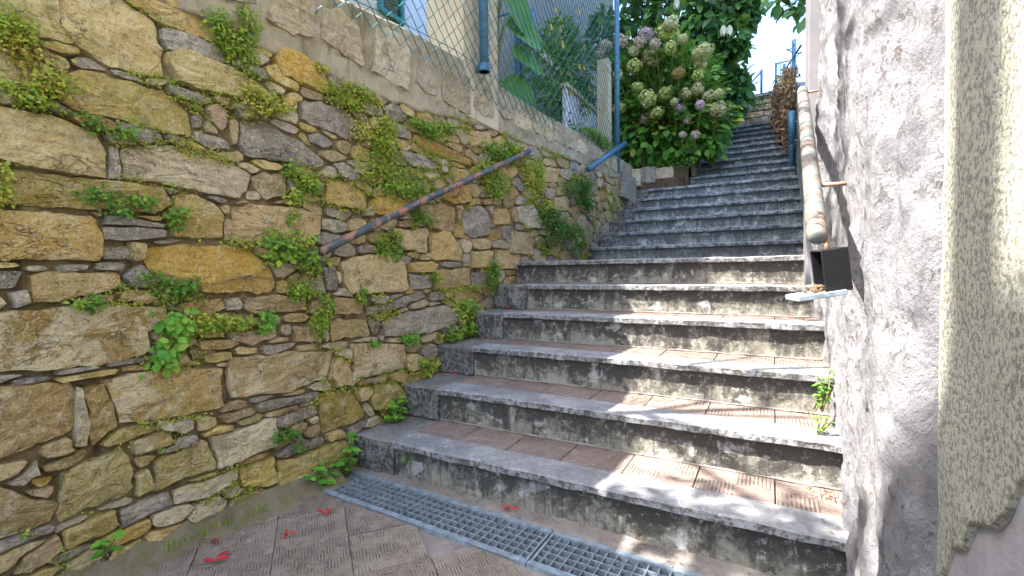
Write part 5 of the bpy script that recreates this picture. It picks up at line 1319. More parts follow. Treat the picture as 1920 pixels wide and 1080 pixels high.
def stone_geo(poly, seed, big, proud, flat=False):
    """irregular stone: outline with chipped edges, faceted bulging face"""
    P = np.array(poly, float)
    per = np.roll(P, -1, 0) - P
    ln = np.hypot(per[:, 0], per[:, 1]); tot = ln.sum()
    N = int(np.clip(tot / (.016 if big else .03), 9 if not big else 18, 48))
    cum = np.concatenate([[0], np.cumsum(ln)])
    out = []
    for t in np.linspace(0, tot, N, endpoint=False):
        i = np.searchsorted(cum, t, 'right') - 1
        f = (t - cum[i]) / max(ln[i], 1e-9)
        out.append(P[i] + per[i] * f)
    out = np.array(out)
    if not big: out = out * .8 + (np.roll(out, 1, 0) + np.roll(out, -1, 0)) * .1
    c = out.mean(0)
    size = min(np.ptp(P[:, 0]), np.ptp(P[:, 1]))
    jit = np.array([[fbm(p[0] * 22, p[1] * 22, seed), fbm(p[0] * 22, p[1] * 22, seed + 9)] for p in out])
    out = out + jit * min(.010, size * .08)
    rings = ([1.0, .955, .84, .62, .40, .18] if big else [1.0, .93, .5])
    prof = ([0., .9, 1.0, 1.0, 1.0, 1.0] if big else [0., .85, 1.0])
    tilt_y, tilt_z = random.uniform(-.04, .04), random.uniform(-.06, .06)
    # split face: a few broken planes meeting in creases
    ext = max(np.ptp(P[:, 0]), np.ptp(P[:, 1])) + 1e-6
    planes = [(random.uniform(0, .006), random.gauss(0, .07), random.gauss(0, .10)) for _ in range(random.randint(3, 5) if big else 2)]
    vs, fs = [], []
    if flat: planes, tilt_y, tilt_z = [(0, 0, 0)], 0, 0
    def face_x(q, pr):
        w = wall_x(q[0])
        d = proud * pr
        if pr > 0:
            d += (q[0] - c[0]) * tilt_y + (q[1] - c[1]) * tilt_z
            d += max(-.016, min(a_ + b_ * (q[0] - c[0]) + c_ * (q[1] - c[1]) for a_, b_, c_ in planes))
            d += .005 * fbm(q[0] * 9, q[1] * 12, seed) + .0055 * fbm(q[0] * 34, q[1] * 40, seed + 4)
            d = max(d, -.012)
        return w - .018 + .018 * min(1, pr * 1.3) + d - (.016 if pr == 0 else 0)
    inset = min(.0028, size * .05)
    for r, pr in zip(rings, prof):
        for p in out:
            if r > .94 and r < 1: 
                v = p - c; L = np.hypot(*v); q = c + v * max(0, (L - inset * 1.6) / L)
            else:
                q = c + (p - c) * r
            vs.append((face_x(q, pr), q[0], q[1]))
    for k in range(len(rings) - 1):
        for i in range(N):
            j = (i + 1) % N
            fs.append((k * N + i, k * N + j, (k + 1) * N + j, (k + 1) * N + i))
    vs.append((face_x(c, 1.0), c[0], c[1]))
    b = (len(rings) - 1) * N
    for i in range(N):
        fs.append((b + i, b + (i + 1) % N, len(vs) - 1))
    return vs, fs
small = {}
for idx, line in enumerate(STONES.strip().split('\n')):
    code = line[0]
    poly = [tuple(int(a) / 1000 for a in p.split(',')) for p in line[1:].split()]
    ar = sum(poly[i][0] * poly[(i + 1) % len(poly)][1] - poly[(i + 1) % len(poly)][0] * poly[i][1] for i in range(len(poly)))
    if ar < 0: poly = poly[::-1]
    big = idx < 150
    vs, fs = stone_geo(poly, idx * 1.37, big, random.uniform(.002, .018) if big else random.uniform(-.006, .010))
    if idx < 300:
        mesh_obj('stone', vs, fs, MAT[code], wall)
    else:
        s = small.setdefault(code, ([], []))
        n = len(s[0]); s[0].extend(vs); s[1].extend(tuple(i + n for i in f) for f in fs)
sv, sf, mi = [], [], []
me_mats = list(small)
for ci, code in enumerate(me_mats):
    n = len(sv); sv += small[code][0]; sf += [tuple(i + n for i in f) for f in small[code][1]]; mi += [ci] * len(small[code][1])
so = mesh_obj('small_stones', sv, sf, None, wall)
for code in me_mats: so.data.materials.append(MAT[code])
so.data.polygons.foreach_set('material_index', mi)
so['kind'] = 'stuff'

# plastered band on top of it
def band():
    bm = bmesh.new(); rows = []
    ys = np.arange(-1.5, 6.31, .022)
    for y in ys:
        z0 = band_low(y) - .02 + .018 * fbm(y * 6, 0, 2.2); z1 = band_top(y) + .012 * fbm(y * 4, 5, 1)
        w = wall_x(y)
        prof = [(-.03, z0)]
        n = 22
        for j in range(n + 1):
            z = z0 + .004 + (z1 - z0 - .02) * j / n
            d = .008 + .011 * fbm(y * 7, z * 9, 3.) + .005 * fbm(y * 30, z * 30, 7.)
            crack = abs(fbm(y * 2.7, z * 1.6, 12.))
            d -= .014 * max(0, 1 - crack / .035)
            prof.append((d, z))
        prof += [(-.012, z1), (-.10, z1 + .012), (-.22, z1 + .004), (-.235, z1 - .2)]
        rows.append([bm.verts.new((w + a, y, b)) for a, b in prof])
    for i in range(len(rows) - 1):
        for j in range(len(rows[0]) - 1):
            bm.faces.new((rows[i][j], rows[i][j + 1], rows[i + 1][j + 1], rows[i + 1][j]))
    return bm_obj('plaster_band', bm, MAT['band'], wall, True)
band()
yy = -1.3
k = 0
while yy < 5.35:
    wd = random.uniform(.12, .30)
    lo = band_low(yy) + random.uniform(.06, .10); hi = band_top(yy) - random.uniform(.03, .08)
    if hi - lo > .10:
        poly = [(yy, lo + random.uniform(0, .04)), (yy + wd * .5, lo), (yy + wd, lo + random.uniform(0, .05)), (yy + wd - random.uniform(-.02, .04), hi - random.uniform(0, .05)), (yy + wd * .4, hi), (yy + random.uniform(-.02, .05), hi - random.uniform(0, .06))]
        vs, fs = stone_geo(poly, 300 + k, True, .003, True)
        vs = [(x + .015, y, z) for x, y, z in vs]
        mesh_obj('stone', vs, fs, MAT[random.choice('hhhwt')], wall)
    yy += wd + random.uniform(.015, .06); k += 1
# the far end of the wall turns by the planting bed, and a clay pipe sticks out
pp = tube_obj('drain_pipe', [(-1.72, 4.98, 1.86), (-1.575, 4.98, 1.845)], .034, MAT['rust'], wall, 14)
# terrace behind
ter = prism('terrace', [(-40, -1.5), (-1.98, -1.5), (-1.98, 6.25), (-.98, 6.25), (-.98, 9.4), (.3, 9.4), (.3, 10.4), (-40, 10.4)], -3, 2.10, MAT['soil'], None)
tag(ter, 'earth terrace of the garden above the stone wall', 'terrace', kind='structure')
hill = prism('hillside', [(-60, 10.7), (60, 10.7), (60, 60), (-60, 60)], -3, 4.0, MAT['grass'], None)
tag(hill, 'grassy slope beyond the top of the stairway', 'hillside', kind='structure')
gr2 = prism('right_terrace', [(.30, 3.4), (30, 3.4), (30, 10.75), (.30, 10.75)], -3, 2.0, MAT['grass'], None)
tag(gr2, 'raised ground beyond the right side of the stairs', 'ground', kind='structure')
gr3 = prism('left_street', [(-40, -20), (-1.98, -20), (-1.98, -1.52), (-40, -1.52)], -3, -.012, MAT['asphalt'], None)
tag(gr3, 'dark asphalt street before the stairway', 'street', kind='structure')
gr4 = prism('street', [(-1.96, -20), (6, -20), (6, -4.02), (-1.96, -4.02)], -3, -.012, MAT['asphalt'], None)
tag(gr4, 'asphalt lane in front of the paving', 'street', kind='structure')

# ------------------------------------------------------------------ right wall
rw = empty('plaster_wall', 'rough grey white plastered wall with deep ridges right of the stairs', 'wall')
def right_wall():
    Ya = np.concatenate([np.arange(1.045, 1.15, .006), np.arange(1.15, 2.98, .0085)])
    Za = np.concatenate([np.arange(-.05, 2.0, .0105), np.arange(2.0, 2.6, .02), np.arange(2.62, 4.4, .2)])
    ny, nz = len(Ya), len(Za)
    V = np.zeros((ny, nz, 3), np.float32)
    for i, y in enumerate(Ya):
        for j, z in enumerate(Za):
            w = .09 * fbm(y * 2.5, z * 2.5, 8.)
            r = mn.noise(Vector((y * 5.2 + w * 5, z * .95 + w, 1.7)))              # runs down the wall
            r2 = mn.noise(Vector((y * 14 + w * 9, z * 1.9, 4.2)))
            r3 = fbm(y * 26, z * 15, 6.)
            n4 = fbm(y * 9, z * 7, 2.); r5 = abs(mn.noise(Vector((y * 17 + z * 9, z * 11 - y * 4, 9.))))
            d = .024 + .046 * r + .022 * r2 + .006 * r3 + .012 * n4 - .010 * r5
            foot = max(0, (.35 - z) / .35)
            d += foot * .02
            # rounded near edge
            t = (y - 1.045) / .07
            if t < 1: d -= (1 - math.sqrt(max(0, 1 - (1 - t) ** 2))) * .075
            V[i, j] = (.232 - d, y + .010 * mn.noise(Vector((z * 3.1, y * 2, 0))) * (1 if y < 1.2 else 0), z)
    idx = np.arange(ny * nz).reshape(ny, nz)
    F = np.stack([idx[:-1, :-1], idx[:-1, 1:], idx[1:, 1:], idx[1:, :-1]], -1).reshape(-1, 4)
    return mesh_obj('render_coat', V.reshape(-1, 3).tolist(), F.tolist(), MAT['render'], rw, True)
right_wall()
box_obj('wall_core', .262, .60, 1.12, 3.22, -.3, 4.4, MAT['bare_render'], rw)
bm = bmesh.new(); bm_box(bm, .166, .60, 2.965, 3.25, .4, 4.42, .006)
bm_obj('pilaster', bm, MAT['pilaster'], rw)

sw = empty('stucco_wall', 'cream coarse stucco wall with a bare grey patch at the right edge of the photo', 'wall')
def stucco_sheet():
    Ya = np.arange(-1.2, 1.02, .02); 
    Ya = np.concatenate([np.arange(-1.2, .45, .05), np.arange(.45, 1.13, .008)])
    rows = []
    bm = bmesh.new()
    for y in Ya:
        zb = .455 + (.97 - y) * .81 + .05 * fbm(y * 6, 1., 3.) + .008 * fbm(y * 22, 2, 5)
        zb = min(zb, .9)
        row = [bm.verts.new((.262, y, zb - .003))]
        for j in range(40):
            z = zb + (4.4 - zb) * (j / 39) ** 2.2
            th = .003 if j else .001
            row.append(bm.verts.new((.258 - th - .004 * fbm(y * 6, z * 6, 1) - .0015 * fbm(y * 40, z * 40, 3), y, z)))
        rows.append(row)
    for i in range(len(rows) - 1):
        for j in range(40):
            bm.faces.new((rows[i][j], rows[i][j + 1], rows[i + 1][j + 1], rows[i + 1][j]))
    return bm_obj('stucco_coat', bm, MAT['stucco'], sw, True)
stucco_sheet()
def bare():
    bm = bmesh.new(); rows = []
    for y in np.concatenate([np.arange(-1.2, .4, .1), np.arange(.4, 1.14, .015)]):
        rows.append([bm.verts.new((.262 - .001 * fbm(y * 8, z * 8, 2) - .0008 * fbm(y * 30, z * 30, 4), y, z)) for z in np.arange(-.3, 1.5, .02)])
    for i in range(len(rows) - 1):
        for j in range(len(rows[0]) - 1):
            bm.faces.new((rows[i][j], rows[i][j + 1], rows[i + 1][j + 1], rows[i + 1][j]))
    return bm_obj('bare_render', bm, MAT['bare_render'], sw, True)
bare()
box_obj('wall_core', .275, .62, -1.2, 1.10, -.3, 4.4, MAT['bare_render'], sw)

# low side wall of the upper flight, overgrown
lw = empty('side_wall', 'low grey wall right of the upper flight under the dead creeper', 'wall')
def sidewall():
    bm = bmesh.new(); rows = []
    for y in np.linspace(3.23, 10.0, 80):
        zt = float(np.interp(y, [3.2, 4.5, 6.4, 7, 9.5, 10], [1.5, 1.75, 2.7, 3.2, 4.1, 4.1]))
        xf = .262 + .012 * fbm(y * 5, 0, 3)
        prof = [(xf, .4)] + [(xf - .012 * fbm(y * 7, j * .8, 9), .4 + (zt - .4) * j / 10) for j in range(1, 11)] + [(xf + .05, zt + .02), (xf + .3, zt), (xf + .3, .4)]
        rows.append([bm.verts.new((a, y, b)) for a, b in prof])
    for i in range(79):
        for j in range(len(rows[0]) - 1):
            bm.faces.new((rows[i][j], rows[i][j + 1], rows[i + 1][j + 1], rows[i + 1][j]))
    bm.faces.new(rows[0]); bm.faces.new(rows[-1])
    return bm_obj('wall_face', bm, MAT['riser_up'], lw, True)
sidewall()

# planting bed and its stones
pb = empty('planting_bed', 'raised bed with rough grey edging stones under the hydrangea', 'planting bed')
box_obj('soil', -1.95, -.93, 6.36, 9.3, 1.6, 2.24, MAT['soil'], pb)
for (a, b, y0, y1, z0, z1, m) in ((-1.66, -1.50, 6.20, 6.44, 2.02, 2.25, 'h'), (-1.50, -1.32, 6.24, 6.46, 2.05, 2.27, 'g'), (-1.32, -1.10, 6.27, 6.47, 2.06, 2.24, 'h'), (-1.10, -.93, 6.40, 6.62, 2.10, 2.26, 'g'),
                              (-.99, -.88, 6.62, 7.1, 2.15, 2.36, 'g'), (-.99, -.88, 7.1, 7.6, 2.35, 2.55, 'h'), (-.99, -.88, 7.6, 8.2, 2.5, 2.85, 'g'), (-.99, -.88, 8.2, 9.0, 2.8, 3.1, 'h'), (-1.68, -1.55, 5.6, 6.2, 1.8, 2.12, 'g')):
    rough_box('edging_stone', a, b, y0, y1, z0, z1, MAT[m], pb, nx=6, amp=.02, freq=7, bevel=.02, seed=a * 9)

# retaining wall closing the view at the top
tw = empty('retaining_wall', 'dark rubble retaining wall across the top of the stairway', 'wall')
box_obj('mortar', -2.6, .9, 10.50, 10.9, 3.0, 4.29, MAT['mortar'], tw)
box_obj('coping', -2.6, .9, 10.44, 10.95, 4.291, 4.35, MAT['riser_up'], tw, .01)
zz = 3.45
while zz < 4.27:
    h = random.uniform(.10, .17)
    xx = -1.0
    while xx < .42:
        w_ = random.uniform(.12, .3)
        rough_box('stone', xx, xx + w_ - .015, 10.455 + random.uniform(0, .02), 10.52, zz, min(zz + h - .015, 4.285), MAT[random.choice('ggbg')], tw, nx=4, amp=.012, freq=9, bevel=.015, seed=xx * 5 + zz)
        xx += w_
    zz += h
lan = prism('upper_landing', [(-.95, step_y(21) + .25), (.30, step_y(21) + .25), (.30, 10.5), (-.95, 10.5)], 2.9, step_z(21) - .004, MAT['cement'], None)
tag(lan, 'small paved landing at the top of the stairway', 'landing', kind='structure')

def settle(root, loc):
    """move a thing's origin to its base without moving its parts"""
    root.location = loc
    inv = Matrix.Translation(-Vector(loc))
    for c in [o for o in bpy.data.objects if o.parent == root]:
        c.matrix_parent_inverse = inv

# ------------------------------------------------------------------ drain grating
def grate(xa, xb, label):
    g = empty('drain_grate', label, 'drain grate', 'steel drain gratings in front of the first step')
    def bar(x0, o0, x1, o1, w, z0, z1, name, m):
        p, q = Vector((x0, gy(x0, o0), 0)), Vector((x1, gy(x1, o1), 0))
        d = (q - p).normalized(); s = Vector((-d.y, d.x, 0)) * w / 2
        return prism(name, [((p + s).x, (p + s).y), ((p - s).x, (p - s).y), ((q - s).x, (q - s).y), ((q + s).x, (q + s).y)], z0, z1, m, g)
    bar(xa, .012, xb, .012, .024, -.030, .004, 'frame_rail', MAT['galv'])
    bar(xa, .202, xb, .202, .024, -.030, .004, 'frame_rail', MAT['galv'])
    bar(xa + .006, .025, xa + .006, .189, .008, -.030, .003, 'frame_end', MAT['galv'])
    bar(xb - .006, .025, xb - .006, .189, .008, -.030, .003, 'frame_end', MAT['galv'])
    for i in range(1, 5):
        o = .024 + .166 * i / 5
        bar(xa + .012, o, xb - .012, o, .0045, -.022, .0012, 'long_bar', MAT['galv_dark'])
    n = int((xb - xa) / .032)
    for i in range(1, n):
        x = xa + (xb - xa) * i / n
        bar(x, .025, x + .006, .189, .004, -.026, .002 + random.uniform(-.0006, .0006), 'cross_bar', MAT['galv_dark'])
    settle(g, ((xa + xb) / 2, gy((xa + xb) / 2, .1), 0))
grate(-1.735, -.662, 'galvanised steel drain grating running from the stone wall to the joint in mid drain')
grate(-.658, .20, 'galvanised steel drain grating at the right, below the first step\'s lit end')

# ------------------------------------------------------------------ handrails
h = empty('handrail', 'dark handrail with pink rust patches slanting up the stone wall on the left', 'handrail')
A, B = Vector((-1.625, 1.315, 1.0)), Vector((-1.64, 3.27, 1.852))
pts = [A.lerp(B, t) + Vector((0, 0, .006 * math.sin(t * 5))) for t in np.linspace(0, 1, 16)]
tube_obj('rail', pts, .0185, MAT['rail_left'], h, 14)
for t in (.52, .93):
    p = A.lerp(B, t)
    tube_obj('bracket', [p - Vector((0, 0, .015)), p + Vector((.0, .0, -.05)), p + Vector((-.03, 0, -.075)), Vector((wall_x(p.y) - .02, p.y, p.z - .075))], .007, MAT['rust'], h, 8)
settle(h, tuple(A))

h = empty('handrail', 'short dark blue handrail on the left wall below the fence corner post', 'handrail')
A, B = Vector((-1.55, 4.36, 1.90)), Vector((-1.54, 5.62, 2.44))
tube_obj('rail', [A, B], .027, MAT['blue'], h, 12)
tube_obj('bracket', [A + Vector((0, .03, 0)), A + Vector((0, .03, -.06)), Vector((-1.64, A.y + .03, A.z - .06))], .008, MAT['rust'], h, 8)
tube_obj('bracket', [B - Vector((0, .2, .08)), Vector((-1.64, B.y - .2, B.z - .14))], .008, MAT['rust'], h, 8)
settle(h, tuple(A))

h = empty('handrail', 'thick weathered handrail with brown and dark bands on the rough right wall', 'handrail')
A, B = Vector((.098, 1.345, .982)), Vector((.134, 2.85, 1.826))
d = (B - A).normalized()
n_ = 14
pts = [A - d * .0, A + d * .006] + [A.lerp(B, t) for t in np.linspace(.02, .985, n_)] + [B - d * .004, B]
rd = [.013, .0205] + [.0235] * n_ + [.021, .014]
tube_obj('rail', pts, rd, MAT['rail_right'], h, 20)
for yb in (1.66, 2.80):
    t = (yb - A.y) / (B.y - A.y); p = A.lerp(B, t)
    tube_obj('bracket', [p + Vector((.015, 0, -.004)), Vector((.235, yb + .005, p.z - .004))], .0062, MAT['rust'], h, 10)
settle(h, tuple(A))

# black box under the rail's end, with its tray
bx = empty('metal_box', 'black open sided metal box hanging under the lower end of the right handrail', 'box')
def hang_box():
    yaw = math.radians(24)
    C0 = Vector((.126, 1.352, .905))
    M = Matrix.Translation(C0) @ Matrix.Rotation(math.radians(-7), 4, 'Y') @ Matrix.Rotation(math.radians(5), 4, 'X') @ Matrix.Rotation(yaw, 4, 'Z')
    def add(name, x0, x1, y0, y1, z0, z1, mat, bev=.002, parent=bx):
        bm = bmesh.new(); bm_box(bm, x0, x1, y0, y1, z0, z1, bev); bm.transform(M)
        return bm_obj(name, bm, mat, parent)
    w, dd, hh, t = .031, .024, .051, .0035
    add('front_panel', -w, w, -dd, -dd + t, -hh, hh, MAT['black'])
    add('back_panel', -w, w, dd - t, dd, -hh, hh, MAT['black'])
    add('side_panel', w - t, w, -dd + t, dd - t, -hh, hh, MAT['black'])
    add('top_panel', -w, w - t, -dd + t, dd - t, hh - t, hh, MAT['black'])
    add('inner_panel', -w * .1, w * .1, -dd + t, dd - t, -hh * .7, hh * .6, MAT['black'])
    tr = add('tray', -.092, w * .4, -dd - .004, dd + .004, -hh - .005, -hh - .001, MAT['tray'])
    add('tray_rim', -.094, w * .4, -dd - .008, -dd - .003, -hh - .009, -hh + .004, MAT['tray'])
    add('tray_rim', -.094, w * .4, dd + .003, dd + .008, -hh - .009, -hh + .004, MAT['tray'])
    add('tray_rim', -.098, -.092, -dd - .008, dd + .008, -hh - .009, -hh + .003, MAT['tray'])
    tube_obj('rod', [Vector((.116, 1.365, .984)), M @ Vector((-.004, 0, hh - .002))], .0055, MAT['rust'], bx, 10)
    return M, hh
BM, hh = hang_box()

# ------------------------------------------------------------------ leaves
T_DIA = (np.array([(0, 0, 0), (.5, .45, .10), (0, 1, -.06), (-.5, .45, .10)], float), [(0, 1, 2), (0, 2, 3)])
T_BROAD = (np.array([(0, 0, 0), (.30, .18, .05), (.5, .48, .07), (.30, .80, .0), (0, 1, -.10), (-.30, .80, .0), (-.5, .48, .07), (-.30, .18, .05), (0, .5, -.01)], float),
           [(0, 1, 8), (1, 2, 8), (2, 3, 8), (3, 4, 8), (4, 5, 8), (5, 6, 8), (6, 7, 8), (7, 0, 8)])
def frames(D, N):
    D = D / np.linalg.norm(D, axis=1, keepdims=True)
    S = np.cross(D, N); S /= np.linalg.norm(S, axis=1, keepdims=True) + 1e-9
    return S, D, np.cross(S, D)
def leaf_cloud(name, P, D, N, L, W, tmpl, tint, mat, parent, stuff=True):
    tv, tf = tmpl
    S, D, N = frames(np.asarray(D, float), np.asarray(N, float))
    n = len(P); m = len(tv)
    L = np.broadcast_to(L, (n,)); W = np.broadcast_to(W, (n,))
    V = (P[:, None, :] + S[:, None, :] * (tv[None, :, 0:1] * W[:, None, None]) + D[:, None, :] * (tv[None, :, 1:2] * L[:, None, None]) + N[:, None, :] * (tv[None, :, 2:3] * L[:, None, None])).reshape(-1, 3)
    tfa = np.array(tf)
    F = (tfa[None] + (np.arange(n) * m)[:, None, None]).reshape(-1, 3)
    me = bpy.data.meshes.new(name)
    me.vertices.add(len(V)); me.vertices.foreach_set('co', V.astype(np.float32).ravel())
    me.loops.add(F.size); me.loops.foreach_set('vertex_index', F.astype(np.int32).ravel())
    me.polygons.add(len(F)); me.polygons.foreach_set('loop_start', np.arange(0, F.size, 3, dtype=np.int32))
    me.update(calc_edges=True)
    me.polygons.foreach_set('use_smooth', np.ones(len(F), bool))
    a = me.attributes.new('tint', 'FLOAT', 'POINT')
    a.data.foreach_set('value', np.repeat(np.broadcast_to(tint, (n,)), m).astype(np.float32))
    me.materials.append(mat)
    o = link(bpy.data.objects.new(name, me), parent)
    if stuff: o['kind'] = 'stuff'
    return o
def ell(n, c, r, sh=.6):
    d = RNG.normal(0, 1, (n, 3)); d /= np.linalg.norm(d, axis=1, keepdims=True)
    return np.array(c) + d * np.array(r) * (RNG.uniform(0, 1, (n, 1)) ** (1 / 3) * (1 - sh) + sh * RNG.uniform(.6, 1.05, (n, 1)))
_lm = {}
def leaf_parts(name, P, D, N, L, W, tmpl, mat, parent, tint=.3):
    """single leaves, sharing a few meshes"""
    S, D, N = frames(np.asarray(D, float), np.asarray(N, float))
    n = len(P); L = np.broadcast_to(L, (n,)); W = np.broadcast_to(W, (n,)); tint = np.broadcast_to(tint, (n,))
    for i in range(n):
        q = round(float(tint[i]) * 4) / 4
        key = (id(tmpl), mat.name, q)
        if key not in _lm:
            me = bpy.data.meshes.new(name)
            me.from_pydata([tuple(v) for v in tmpl[0]], [], tmpl[1])
            me.polygons.foreach_set('use_smooth', [True] * len(me.polygons))
            a = me.attributes.new('tint', 'FLOAT', 'POINT'); a.data.foreach_set('value', [q] * len(tmpl[0]))
            me.materials.append(mat); _lm[key] = me
        A = Matrix(((S[i, 0] * W[i], D[i, 0] * L[i], N[i, 0] * L[i], P[i][0]), (S[i, 1] * W[i], D[i, 1] * L[i], N[i, 1] * L[i], P[i][1]), (S[i, 2] * W[i], D[i, 2] * L[i], N[i, 2] * L[i], P[i][2]), (0, 0, 0, 1)))
        inst(name, _lm[key], parent, A)
def rnd_dirs(n, bias, spread):
    return np.array(bias)[None] + RNG.normal(0, spread, (n, 3))

# ------------------------------------------------------------------ small plants growing in the wall joints
WALL_PLANTS = [
    (0.519, 1.493, 0.102, 0.087, 'yr', "big yellowing and rust red creeper clump at the wall's upper left edge"),
    (0.465, 1.391, 0.062, 0.052, 'yg', 'yellow green leafy clump right below the big rust tinged creeper'),
    (0.641, 1.339, 0.066, 0.034, 'g', 'flat green clump in the joint under the large olive stone high on the left wall'),
    (1.027, 1.773, 0.094, 0.118, 'yg', 'dense yellow green bush hanging in the plastered band joint above the ochre stones'),
    (1.133, 1.555, 0.105, 0.056, 'yg', 'small yellow green creeper between the olive stone and the grey lens shaped stone'),
    (0.429, 1.154, 0.033, 0.056, 'yr', "yellow and red tinged tuft at the photo's left edge above the big orange stone"),
    (0.673, 1.128, 0.082, 0.041, 'g', 'spreading green tuft in the joint above the right end of the big orange stone'),
    (0.831, 1.09, 0.042, 0.045, 'g', 'small green tuft on the front of the rounded pale yellow stone'),
    (0.922, 1.316, 0.085, 0.025, 'm', 'low mossy mat in the joint above the long grey stone'),
    (1.554, 1.708, 0.175, 0.068, 'yo', 'olive yellow mat under the plastered band left of the bright ochre stone'),
    (1.665, 1.592, 0.156, 0.097, 'yg', 'middle tuft of the creeper mass below the lens shaped grey stone'),
    (1.787, 1.419, 0.316, 0.128, 'yg', 'widest and lowest creeper mass on the wall just above the rusty handrail'),
    (1.231, 1.003, 0.133, 0.077, 'gb', 'bushy green plant with larger leaves at the lower end of the rusty handrail'),
    (1.278, 0.895, 0.086, 0.079, 'g', 'hanging green shoots right under the bushy plant at the handrail end'),
    (1.27, 1.26, 0.1, 0.082, 'g', 'loose green plant between two grey stones left of the creeper mass'),
    (1.344, 0.741, 0.065, 0.104, 'g', 'narrow upright green trail on the wall beneath the hanging shoots'),
    (0.811, 0.694, 0.066, 0.09, 'gl', 'bright green plant with large rounded leaves over the crusted brown stone'),
    (0.771, 0.877, 0.093, 0.047, 'g', 'spreading green creeper below the orange stone in the middle of the wall'),
    (0.574, 0.833, 0.049, 0.03, 'g', 'small fresh green tuft in the joint below the brown stone at the left'),
    (0.959, 0.74, 0.097, 0.045, 'yg', 'yellow green mat right of the bright large leaved plant'),
    (1.124, 0.73, 0.066, 0.037, 'gf', 'light green fern like tuft over the pink tan stone'),
    (1.796, 1.037, 0.1, 0.081, 'g', 'green tuft on the ochre stones below the middle of the rusty handrail'),
    (1.186, 0.242, 0.061, 0.051, 'd', 'dark green tuft above the mossy boulders at the wall foot'),
    (2.03, 1.222, 0.109, 0.047, 'g', 'tuft growing behind the middle of the rusty handrail'),
    (2.136, 1.728, 0.194, 0.06, 'yg', 'creeper above the bright ochre stone beneath the plastered band'),
    (2.962, 1.774, 0.283, 0.084, 'yg', 'creeper behind the upper end of the rusty handrail'),
    (2.724, 1.561, 0.235, 0.13, 'g', 'green hanging tuft under the upper part of the rusty handrail'),
    (3.373, 1.666, 0.192, 0.144, 'yg', 'yellow green trail just beyond the top end of the rusty handrail'),
    (4.26, 1.666, 0.308, 0.154, 'd', 'dark dense tuft on the wall below the short blue handrail'),
    (3.927, 1.244, 0.419, 0.183, 'd', 'loose dark green plant at the wall foot above the landing'),
    (3.611, 1.457, 0.128, 0.063, 'yg', 'tiny yellow green tuft between the far wall stones'),
    (2.793, 0.875, 0.101, 0.104, 'g', "narrow green trail at the wall beside the landing's front edge"),
    (2.399, 0.621, 0.221, 0.106, 'gb', 'green plant spilling onto the fourth step at the wall'),
    (2.032, 0.388, 0.092, 0.053, 'g', 'small tuft at the wall on the third step'),
    (1.594, 0.811, 0.046, 0.035, 'g', 'little tuft under the large tan stone right of centre'),
    (1.884, 0.564, 0.099, 0.028, 'gf', 'flat light green tuft above the pale stone near the third step'),
    (1.656, 0.581, 0.035, 0.026, 'gf', 'tiniest light green tuft beside the pale stone near the third step'),
    (4.773, 2.297, 0.576, 0.067, 'd', 'ivy strip lying on top of the wall below the corner post'),
    (2.14, 0.89, 0.049, 0.037, 'g', 'tiny green sprig between ochre stones left of the landing'),
    (1.368, 1.793, 0.038, 0.022, 'yg', 'small sprig under the plastered band above the ochre stone'),
    (1.235, 1.142, 0.034, 0.03, 'g', 'round little tuft on the streaky brown stone'),
]

